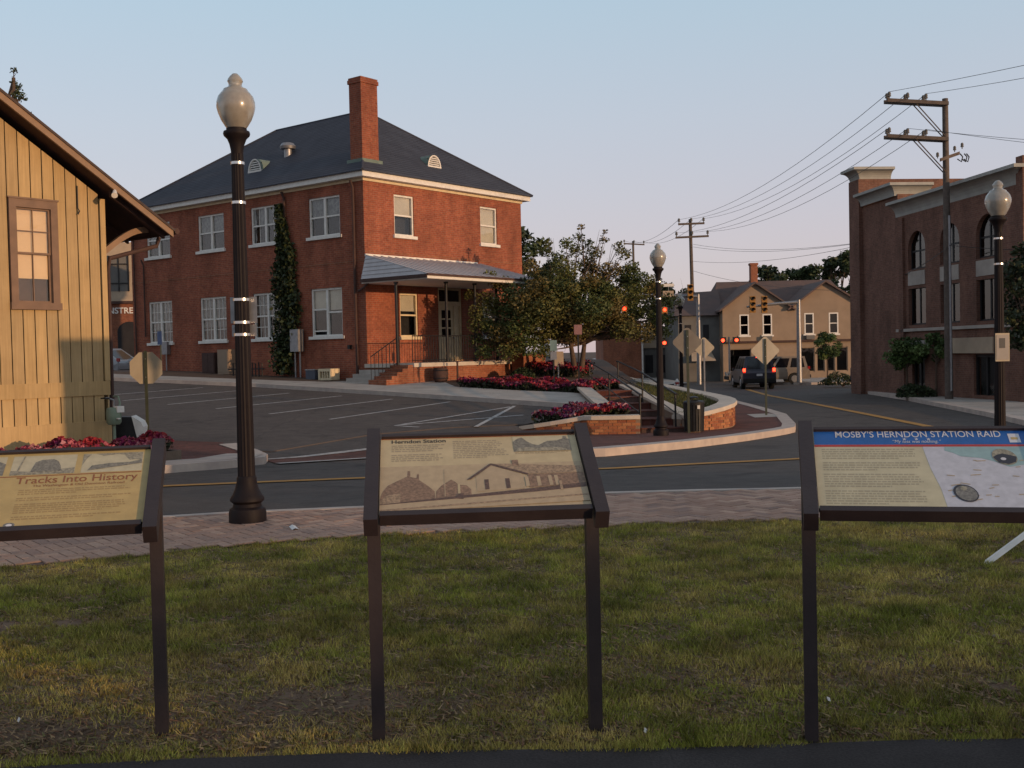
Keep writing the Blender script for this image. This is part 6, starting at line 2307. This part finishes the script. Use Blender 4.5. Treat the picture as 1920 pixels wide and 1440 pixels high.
def vnoise(x, y, s, seed):
    """smooth value noise on arrays"""
    r = np.random.RandomState(seed)
    T = r.uniform(0, 1, (64, 64))
    x, y = x / s + 100, y / s + 100
    i, j = np.floor(x).astype(int), np.floor(y).astype(int)
    u, v = x - i, y - j
    u, v = u * u * (3 - 2 * u), v * v * (3 - 2 * v)
    a, b, c, d = T[i % 64, j % 64], T[(i + 1) % 64, j % 64], T[i % 64, (j + 1) % 64], T[(i + 1) % 64, (j + 1) % 64]
    return a * (1 - u) * (1 - v) + b * u * (1 - v) + c * (1 - u) * v + d * u * v


N_ = 640000
yy = 4.12 + (10.3 - 4.12) * rs.uniform(0, 1, N_) ** 1.12
xx = rs.uniform(-1, 1, N_) * (0.56 * yy + .5)
_far = rs.uniform(0, 1, N_) < .30
xx = np.where(_far, np.sign(xx) * (0.56 * yy + .5 + 3.2 * rs.uniform(0, 1, N_)), xx)
lim = np.interp(xx, [p[0] for p in NEAR_LAWN], [p[1] for p in NEAR_LAWN])
low = np.interp(xx, [-6, -2.6, -1.6, -.6, .4, 1.6, 3, 6], [4.22, 4.22, 4.26, 4.32, 4.28, 4.31, 4.27, 4.27])
edge = .05 * vnoise(xx, yy, .25, 3)
fz = vnoise(xx, yy, .55, 5) * .6 + vnoise(xx, yy, .17, 6) * .4
fine = vnoise(xx, yy, .07, 8)
bare = np.zeros(N_)
for (bx, by, rx, ry, s) in ((-.95, 4.95, .55, .30, 1.15), (-1.32, 4.55, .14, .12, 1.0), (-.55, 4.5, .12, .10, .9), (.37, 4.5, .12, .1, .9), (1.2, 4.4, .12, .1, .9), (-.45, 4.95, .5, .30, .5), (-1.0, 4.72, .5, .28, .75), (-2.1, 4.62, .9, .34, 1.0), (-2.3, 5.1, .8, .30, .5), (.9, 5.25, .5, .25, .5), (1.9, 5.2, .6, .3, .4), (1.0, 4.75, .4, .2, .45), (.35, 5.5, .5, .2, .35), (-1.45, 5.6, .5, .2, .35)):
    bare = np.maximum(bare, s * np.exp(-(((xx - bx) / rx) ** 2 + ((yy - by) / ry) ** 2)))
keep = (yy < lim + edge - .03) & (yy > low - .05 + edge) & (rs.uniform(0, 1, N_) > bare * 1.05) & (fz + .35 * fine > .30)
xx, yy, fz, fine, bare = xx[keep], yy[keep], fz[keep], fine[keep], bare[keep]
n = len(xx)
dry = np.clip(vnoise(xx, yy, .9, 12) * .6 + vnoise(xx, yy, .22, 13) * .75 - .30 + bare * .4 + rs.normal(0, .16, n), 0, 1)[:, None]
g1_, g2_ = np.array([0.255, 0.275, 0.042]), np.array([0.58, 0.42, 0.14])
cols = (g1_ * (1 - dry) + g2_ * dry) * rs.uniform(.5, 1.3, (n, 1)) * (.30 + 1.25 * (vnoise(xx, yy, .10, 21) * .5 + vnoise(xx, yy, .32, 22) * .5)[:, None])
tuft = vnoise(xx, yy, .09, 31) * .6 + vnoise(xx, yy, .3, 32) * .4
hg = (.014 + .062 * np.clip(tuft - .18, 0, 1) * rs.uniform(.5, 1.3, n)) * (1 - .45 * bare)
hg *= np.where(np.abs(yy - np.interp(xx, [p[0] for p in NEAR_LAWN], [p[1] for p in NEAR_LAWN])) < .12, 1.35, 1)
co, cc = blades(rs, np.stack([xx, yy], 1), np.full(n, .018), hg, rs.uniform(.0035, .0075, n), cols)
# flattened thatch and straw, thickest where the soil shows
nt_ = 52000
ty = 4.36 + (10.0 - 4.36) * rs.uniform(0, 1, nt_) ** 1.5
tx_ = rs.uniform(-1, 1, nt_) * (0.56 * ty + .5)
kt = ty < np.interp(tx_, [p[0] for p in NEAR_LAWN], [p[1] for p in NEAR_LAWN]) - .02
tx_, ty = tx_[kt], ty[kt]
nt_ = len(tx_)
a = rs.uniform(0, 6.283, nt_)
ln_ = rs.uniform(.008, .03, nt_)
wd_ = rs.uniform(.002, .006, nt_)
dx, dy = np.cos(a), np.sin(a)
z0_ = rs.uniform(.021, .032, nt_)
q_ = np.stack([np.stack([tx_ - dx * ln_ - dy * wd_, ty - dy * ln_ + dx * wd_, z0_], 1), np.stack([tx_ - dx * ln_ + dy * wd_, ty - dy * ln_ - dx * wd_, z0_ + .004], 1), np.stack([tx_ + dx * ln_, ty + dy * ln_, z0_ + rs.uniform(0, .02, nt_)], 1)], 1).reshape(-1, 3)
tcol = np.array([(0.26, 0.17, 0.09), (0.17, 0.11, 0.065), (0.34, 0.23, 0.12), (0.14, 0.13, 0.045), (0.22, 0.11, 0.06)])[rs.randint(5, size=nt_)] * rs.uniform(.5, 1.2, (nt_, 1))
co, cc = np.concatenate([co, q_]), np.concatenate([cc, np.repeat(tcol, 3, 0)])
tag(np_mesh('lawn_grass', co, 3, M['grass'], cc), 'short patchy green and straw coloured lawn under the panels', 'grass', kind='stuff')
# clover heads and small litter in the lawn
ch_ = MB()
for _ in range(16):
    x, y = rng.uniform(.6, 2.9), rng.uniform(4.9, 6.6)
    r = rng.uniform(.006, .011)
    zz = rng.uniform(.05, .075)
    ch_.lathe([(0, -r), (r * .8, -r * .5), (r, 0), (r * .7, r * .6), (0, r)], 6, c=(x, y, zz))
    ch_.tube([(x, y, .02), (x, y, zz)], .0015, 3)
tag(ch_.build('clover_heads', pm('clover_white', (0.22, 0.18, 0.12), None, 9, .9, 0)), 'tiny pale clover heads scattered in the lawn on the right', 'clover', kind='stuff')


def scrap(label, x, y, w_, h_, rz, z=.05):
    q = MB()
    q.add([(-w_, -h_, 0), (0, -h_ * .9, .012), (w_, -h_, .002), (w_ * .95, h_, .006), (0, h_, .018), (-w_, h_ * .9, .004)], [(0, 1, 4, 5), (1, 2, 3, 4)])
    q.add([(-w_, -h_, -.002), (0, -h_ * .9, .010), (w_, -h_, 0), (w_ * .95, h_, .004), (0, h_, .016), (-w_, h_ * .9, .002)], [(5, 4, 1, 0), (4, 3, 2, 1)])
    o = q.build('paper_scrap', M['litter'])
    o.location, o.rotation_euler = (x, y, z), (0, 0, rz)
    return tag(o, label, 'litter', 'scraps of white litter')


scrap('white paper scrap lying on the brick walk right of the near lamp', -2.02, 9.95, .03, .10, .35, .048)
for lb, px, py, s in (('tiny white litter scrap beside the right panel post in the grass', 1553, 1311, .010), ('tiny white litter scrap between the middle and right panel posts', 1211, 1370, .008), ('tiny white litter scrap at the bare soil by the left post', 37, 1350, .009)):
    d = at(px, py, 1) - CAMP
    q = CAMP + d * ((.06 - 1.6) / d.z)
    scrap(lb, q.x, q.y, s, s * .7, rng.uniform(0, 3), .055)

# white strut at the right edge: leg of a folding board sign standing out of frame
g = at(1843, 1057, 1) - CAMP
q0 = CAMP + g * ((0.02 - 1.6) / g.z)
t = thing('white_strut', 'white painted strut leaning on the grass at the right edge', 'strut', (q0.x, q0.y, .02))
e = at(1995, 945, q0.y + .25) - Vector((q0.x, q0.y, .02))
q = MB()
q.hexa([(0, 0, 0), (.06, 0, 0), (.06, .03, 0), (0, .03, 0)], [(e.x, e.y, e.z), (e.x + .06, e.y, e.z), (e.x + .06, e.y + .03, e.z), (e.x, e.y + .03, e.z)])
q.build('strut_bar', M['white'], t)
MB().box(e.x - .005, e.x + .055, e.y + .03, e.y + .08, -.02, e.z + .05).build('upright', M['white'], t)


# ------------------------------------------------------------------ interpretive panels
def flat_mat(name, c, k=.82):
    if any(w_ in name for w_ in ('sepia_dark', 'sepia_mid', 'photo_grey', 'photo_mid', 'grey')) or name == 'print_sepia':
        return pm(name, tuple(x * 1.3 for x in c), tuple(x * .55 for x in c), 85, .45, 0, 60, 0, .45)
    if any(w_ in name for w_ in ('sky', 'light', 'map', 'teal')):
        return pm(name, tuple(x * 1.04 for x in c), tuple(x * .86 for x in c), 30, .45, 0, 60, 0, .45)
    return pm(name, c, tuple(x * k for x in c), 14, .45, 0, 60, 0, .45)


I = {n_: flat_mat('print_' + n_, c) for n_, c in dict(
    cream=(0.46, 0.38, 0.23), gold=(0.42, 0.31, 0.125), ivory=(0.47, 0.43, 0.29), sepia_sky=(0.38, 0.30, 0.19), sepia=(0.20, 0.13, 0.085), sepia_dark=(0.10, 0.06, 0.045), sepia_mid=(0.27, 0.195, 0.125), sepia_light=(0.36, 0.28, 0.18),
    ink=(0.035, 0.028, 0.025), text=(0.29, 0.245, 0.165), text_gold=(0.31, 0.215, 0.09), text_ivory=(0.33, 0.30, 0.21), rust=(0.24, 0.085, 0.03), blue=(0.012, 0.095, 0.33), red=(0.38, 0.03, 0.03), white=(0.55, 0.55, 0.58),
    map=(0.44, 0.45, 0.50), teal=(0.24, 0.36, 0.37), grey=(0.16, 0.155, 0.14), dark=(0.03, 0.03, 0.04), photo_sky=(0.42, 0.38, 0.26), photo_grey=(0.17, 0.16, 0.13), photo_mid=(0.25, 0.23, 0.17), edge_red=(0.22, 0.07, 0.03)).items()}
PW, PL = 0.834, 0.517
PS = Vector((0, .45, .255)).normalized()
PN = Vector((0, -.255, .45)).normalized()
PB = Vector((0, -.225, 0.99))


class Panel:
    def __init__(s, label, loc, rz):
        s.root = thing('interpretive_panel', label, 'sign', loc, rz, 'interpretive panels on the lawn')
        r = s.root
        fr = M['sign_brown']
        for sx in (-1, 1):
            x = sx * (PW / 2 + .031)
            MB().box(x - .026, x + .026, -.03, .03, -.15, 1.09).build('post', fr, r)
            q = MB(s.xf)
            a0, a1 = (x + PW / 2 - .027) / PW, (x + PW / 2 + .027) / PW
            q.hexa([s.raw(a0, -.12, -.058), s.raw(a1, -.12, -.058), s.raw(a1, 1.10, -.058), s.raw(a0, 1.10, -.058)], [s.raw(a0, -.12, .022), s.raw(a1, -.12, .022), s.raw(a1, 1.10, .022), s.raw(a0, 1.10, .022)])
            q.build('side_arm', fr, r)
        e0, e1 = .003 / PW, 1 - .003 / PW
        for (b0, b1, c0, c1) in ((-.058, -.002, -.036, .014), (1.0, 1.035, -.03, .012)):
            q = MB(s.xf)
            q.hexa([s.raw(e0, b0, c0), s.raw(e1, b0, c0), s.raw(e1, b1, c0), s.raw(e0, b1, c0)], [s.raw(e0, b0, c1), s.raw(e1, b0, c1), s.raw(e1, b1, c1), s.raw(e0, b1, c1)])
            q.build('rail', fr, r)
        s.back = None
        s.lay = 0

    xf = None

    def raw(s, a, b, c):
        p = PB + PS * (b * PL) + PN * c
        return (-PW / 2 + a * PW, p.y, p.z)

    def face(s, mat):
        q = MB()
        q.hexa([s.raw(0, 0, -.02), s.raw(1, 0, -.02), s.raw(1, 1, -.02), s.raw(0, 1, -.02)], [s.raw(0, 0, 0), s.raw(1, 0, 0), s.raw(1, 1, 0), s.raw(0, 1, 0)])
        s.back = q.build('panel_face', mat, s.root)

    def shape(s, name, pts, mat, lay=1):
        q = MB()
        q.poly([s.raw(a, b, .0006 * lay) for a, b in pts])
        return q.build(name, mat, s.back)

    def rect(s, name, a0, a1, b0, b1, mat, lay=1):
        return s.shape(name, [(a0, b0), (a1, b0), (a1, b1), (a0, b1)], mat, lay)

    def ell(s, name, ca, cb, ra, rb, mat, lay=1, rot=0):
        pts = []
        for i in range(24):
            t = 2 * math.pi * i / 24
            x, y = ra * math.cos(t), rb * math.sin(t)
            pts.append((ca + x * math.cos(rot) - y * math.sin(rot), cb + (x * math.sin(rot) + y * math.cos(rot))))
        return s.shape(name, pts, mat, lay)

    def lines(s, a0, a1, b0, b1, n, mat, seed, gap=(), ragged=.06, lay=1):
        """rows of small printed words, too small to read"""
        r = random.Random(seed)
        q = MB()
        for i in range(n):
            if i in gap:
                continue
            b = b1 - (b1 - b0) * (i + .5) / n
            hgt = (b1 - b0) / n * .27
            a = a0
            end = a1 - r.uniform(0, ragged)
            if i + 1 in gap or i == n - 1:
                end = a0 + (a1 - a0) * r.uniform(.45, .9)
            while a < end:
                w_ = r.uniform(.008, .03)
                a2 = min(a + w_, end)
                q.poly([s.raw(a, b - hgt, .0006 * lay), s.raw(a2, b - hgt, .0006 * lay), s.raw(a2, b + hgt, .0006 * lay), s.raw(a, b + hgt, .0006 * lay)])
                a = a2 + .0055
        o = q.build('text_lines', mat, s.back)
        o['kind'] = 'stuff'
        return o

    def title(s, body, a, b, size, mat, width, lay=2, bold=0.0, shear=0.0):
        X = Vector((1, 0, 0))
        o = Vector(s.raw(a, b, .0006 * lay))
        m_ = Matrix.Identity(4)
        for i in range(3):
            m_[i][0], m_[i][1], m_[i][2], m_[i][3] = X[i], PS[i], PN[i], o[i]
        return text_mesh(body, size, mat, s.back, m_, width * PW, 'title', 0, bold, shear)


def foot(px, py):
    d = at(px, py, 1) - CAMP
    return CAMP + d * ((0.0 - 1.6) / d.z)


# middle panel
f0, f1 = foot(710, 1393), foot(1128, 1390)
mid = (f0 + f1) / 2
pc_ = Panel('middle panel with sepia photograph of the old Herndon Station', (mid.x - .005, mid.y + .01, 0.0), R(5.0))
pc_.face(I['cream'])
S_ = lambda x, y: ((x - 172) / 1500 + (y - 430) * .00006 * ((x - 920) / 920), max(.004, min(.996, (693 - y - (x - 172) * -.0245) / 560)))
def poly_px(P, name, pts, mat, lay):
    P.shape(name, [(min(.998, max(.002, a)), b) for a, b in (S_(*p) for p in pts)], mat, lay)
pc_.rect('photo_print', .002, .998, .004, .60, I['sepia_sky'], 1)
pc_.rect('top_edge', .002, .998, .985, .998, I['edge_red'], 1)
poly_px(pc_, 'photo_print', [(170, 600), (200, 545), (235, 500), (300, 470), (370, 440), (372, 400), (390, 400), (394, 445), (438, 455), (442, 425), (455, 425), (458, 470), (520, 515), (570, 560), (575, 625), (170, 635)], I['sepia'], 2)
poly_px(pc_, 'photo_print', [(180, 610), (240, 570), (330, 560), (330, 630), (180, 632)], I['sepia_mid'], 3)
poly_px(pc_, 'photo_print', [(575, 620), (580, 560), (620, 520), (655, 500), (690, 480), (720, 500), (740, 520), (800, 530), (830, 560), (830, 615)], I['sepia'], 2)
poly_px(pc_, 'photo_print', [(735, 590), (735, 520), (752, 520), (752, 590)], I['cream'], 3)
poly_px(pc_, 'photo_print', [(640, 600), (640, 400), (646, 400), (646, 600)], I['sepia_light'], 3)
poly_px(pc_, 'photo_print', [(870, 580), (870, 470), (990, 390), (1210, 470), (1210, 575)], I['sepia_light'], 3)
poly_px(pc_, 'photo_print', [(800, 492), (985, 378), (1000, 378), (1260, 468), (1250, 478), (992, 392), (830, 490)], I['sepia_dark'], 5)
poly_px(pc_, 'photo_print', [(1000, 378), (1660, 430), (1700, 480), (1255, 472)], I['sepia_mid'], 4)
poly_px(pc_, 'photo_print', [(1250, 474), (1700, 482), (1700, 560), (1250, 572)], I['sepia'], 4)
poly_px(pc_, 'photo_print', [(1150, 400), (1150, 360), (1198, 360), (1198, 404)], I['sepia'], 5)
for x in (930, 1082):
    poly_px(pc_, 'photo_print', [(x, 570), (x, 496), (x + 30, 496), (x + 30, 568)], I['sepia_dark'], 5)
for x in (1225, 1310, 1395, 1440):
    poly_px(pc_, 'photo_print', [(x, 565), (x, 492), (x + 26, 492), (x + 26, 563)], I['sepia_light'], 5)
poly_px(pc_, 'photo_print', [(172, 636), (1700, 560), (1705, 690), (172, 690)], I['sepia_light'], 6)
poly_px(pc_, 'photo_print', [(172, 636), (860, 600), (1460, 570), (1700, 560), (1700, 590), (1300, 606), (172, 640)], I['sepia_dark'], 7)
poly_px(pc_, 'photo_print', [(172, 672), (1704, 640), (1704, 650), (172, 684)], I['sepia_mid'], 7)
poly_px(pc_, 'photo_print', [(725, 625), (735, 590), (775, 590), (770, 630)], I['sepia_dark'], 8)
poly_px(pc_, 'photo_print', [(1464, 605), (1464, 535), (1484, 535), (1484, 603)], I['sepia_mid'], 8)
pc_.title('Herndon Station', .055, .925, .036, I['ink'], .275, 2, .0006)
pc_.lines(.055, .335, .665, .905, 9, I['text'], 1, (4,))
pc_.lines(.365, .645, .685, .945, 10, I['text'], 2)
pc_.rect('photo_print', .672, .965, .755, .975, I['photo_sky'], 2)
pc_.shape('photo_print', [(.672, .755), (.672, .90), (.70, .945), (.72, .96), (.745, .90), (.77, .86), (.80, .84), (.83, .88), (.85, .90), (.90, .905), (.93, .93), (.935, .965), (.95, .965), (.953, .93), (.965, .92), (.965, .755)], I['photo_grey'], 3)
pc_.shape('photo_print', [(.68, .757), (.69, .80), (.74, .815), (.80, .80), (.86, .81), (.91, .80), (.94, .78), (.945, .757)], I['photo_mid'], 4)
pc_.lines(.675, .96, .725, .75, 2, I['text'], 3)

# left panel
f1 = foot(300, 1386)
rz_l = R(13)
off = Vector((-(PW / 2 + .031) * math.cos(rz_l), -(PW / 2 + .031) * math.sin(rz_l), 0))
pl_ = Panel('left panel with three photographs above a Tracks Into History title', (f1.x + off.x + .012, f1.y + off.y, -.032), rz_l)
pl_.face(I['gold'])
for (a0, a1) in ((.03, .305), (.335, .64), (.67, .965)):
    pl_.rect('photo_print', a0, a1, .695, .965, I['photo_sky'], 1)
pl_.shape('photo_print', [(.03, .70), (.03, .80), (.18, .83), (.27, .90), (.305, .86), (.305, .70)], I['photo_grey'], 2)
pl_.shape('photo_print', [(.43, .735), (.445, .87), (.475, .90), (.53, .905), (.555, .87), (.57, .80), (.575, .735)], I['photo_grey'], 3)
pl_.shape('photo_print', [(.336, .696), (.336, .76), (.43, .74), (.60, .77), (.638, .78), (.638, .696)], I['photo_mid'], 2)
pl_.shape('photo_print', [(.672, .80), (.69, .90), (.71, .955), (.67, .96)], I['photo_mid'], 2)
pl_.shape('photo_print', [(.70, .72), (.72, .79), (.80, .815), (.90, .82), (.96, .85), (.963, .80), (.88, .775)], I['photo_grey'], 3)
pl_.shape('photo_print', [(.73, .962), (.77, .925), (.84, .945), (.87, .93), (.90, .85), (.93, .86), (.962, .84), (.962, .962)], I['photo_mid'], 2)
pl_.rect('photo_border', .03, .965, .672, .684, I['rust'], 1)
pl_.title('Tracks Into History', .375, .575, .066, I['rust'], .575, 2, .0004)
pl_.title('The Washington & Old Dominion Railroad', .46, .525, .022, I['rust'], .43, 2)
pl_.lines(.40, .93, .10, .50, 15, I['text_gold'], 5, (3, 6, 12))
pl_.lines(.04, .33, .10, .40, 11, I['text_gold'], 6, (4, 8))
pl_.ell('emblem', .40, .045, .026, .030, I['grey'], 1)
pl_.ell('emblem', .40, .042, .014, .016, I['white'], 2)
for (a0, a1) in ((.345, .352),):
    pl_.shape('photo_print', [(.36, .70), (.385, .962), (.392, .962), (.37, .70)], I['photo_mid'], 3)

# right panel
f1 = foot(1522, 1400)
rz_r = R(-13)
off = Vector(((PW / 2 + .031) * math.cos(rz_r), (PW / 2 + .031) * math.sin(rz_r), 0))
pr = Panel('right panel with a blue heading band, map and oval portraits', (f1.x + off.x, f1.y + off.y, 0.0), rz_r)
pr.face(I['ivory'])
pr.rect('heading_band', .002, .998, .815, .998, I['blue'], 1)
pr.rect('heading_rule', .002, .998, .785, .813, I['red'], 1)
pr.title("MOSBY\u2019S HERNDON STATION RAID", .105, .912, .062, I['white'], .76, 3, .0004)
pr.title('\u201cMy loss was nothing.\u201d', .37, .835, .030, I['white'], .22, 3, 0, .25)
for a in (.425, .48, .535):
    pts = []
    for i in range(10):
        r_ = .011 if i % 2 == 0 else .0045
        an = math.pi / 2 + math.pi * i / 5
        pts.append((a + r_ * math.cos(an), .885 + r_ * 1.6 * math.sin(an)))
    pr.shape('star', pts, I['white'], 3)
pr.rect('emblem', .895, .945, .835, .955, I['white'], 3)
pr.rect('emblem', .905, .935, .875, .905, I['gold'], 4)
pr.lines(.035, .475, .045, .765, 24, I['text_ivory'], 9, (5, 10, 17), .03)
pr.shape('map_print', [(.50, .783), (.515, .5), (.54, .25), (.55, .006), (.998, .006), (.998, .783)], I['map'], 1)
pr.shape('map_print', [(.60, .783), (.595, .73), (.63, .70), (.66, .655), (.75, .63), (.81, .58), (.86, .52), (.93, .55), (.998, .50), (.998, .783)], I['teal'], 2)
q = MB()
r_ = random.Random(4)
for _ in range(26):
    a, b = r_.uniform(.56, .95), r_.uniform(.05, .62)
    an = r_.uniform(-.5, .5)
    w_ = r_.uniform(.015, .05)
    q.poly([pr.raw(a, b, .0018), pr.raw(a + w_, b + w_ * an, .0018), pr.raw(a + w_, b + w_ * an + .009, .0018), pr.raw(a, b + .009, .0018)])
pr_o = q.build('map_marks', I['sepia_light'], pr.back)
pr_o['kind'] = 'stuff'
pr.ell('portrait', .64, .19, .051, .105, I['dark'], 4, .1)
pr.ell('portrait', .642, .188, .044, .090, I['grey'], 5, .1)
pr.ell('portrait', .635, .245, .014, .026, I['photo_mid'], 6)
pr.ell('portrait', .85, .645, .053, .105, I['photo_mid'], 4, .1)
pr.shape('portrait', [(.80, .64), (.82, .67), (.845, .685), (.87, .67), (.902, .645), (.893, .58), (.86, .55), (.82, .57)], I['dark'], 5)
pr.ell('portrait', .842, .615, .012, .018, I['white'], 6)

# ------------------------------------------------------------------ beyond the right edge of the picture
# flat-roofed kiosk, added unseen to throw the square shadow on the station wall
kd = Vector((-7.38, 20.0, 0)) + Vector((math.sin(SUN_AZ), math.cos(SUN_AZ), 0)) * 17.2
KI = thing('shadow_kiosk', 'flat roofed kiosk added out of frame to cast the station wall shadow', 'kiosk', (kd.x, kd.y, 0.03), math.atan2(-math.sin(SUN_AZ), math.cos(SUN_AZ)))
MB().box(-1.5, .9, 0, 1.8, 0, 3.44).build('wall', M['house'], KI)
MB().box(-1.54, .94, -.04, 1.84, 3.442, 3.56).build('roof', M['shingle'], KI)
MB().box(-.8, .2, -.03, -.002, .9, 1.9).build('shutter', M['barn_trim'], KI)
MB().box(-.9, .3, -.22, -.002, .82, .88).build('counter', M['grey_wood'], KI)

# clipped trees added behind the camera to keep low sun off the lawn
for i in range(9):
    lat = -13.0 + i * 1.55
    q = Vector((math.sin(SUN_AZ), math.cos(SUN_AZ), 0)) * (26 + (i % 2) * 1.2) + Vector((math.cos(SUN_AZ), -math.sin(SUN_AZ), 0)) * lat
    rs2 = np.random.RandomState(300 + i)
    tree('sun_blocking_tree', ('nearest', 'second', 'third', 'fourth', 'fifth', 'sixth', 'seventh', 'eighth', 'farthest')[8 - i] + ' clipped dark tree added out of frame to keep sun off the lawn', (q.x, q.y, -.1), 1.2, .09, blob(rs2, 0, 0, 1.95, .85, .85, 1.45 + .12 * (i % 3), 26, .55, .75), 4200, .14, DARKG, 310 + i, group='row of clipped trees added out of frame to block the sun', limbs=False)
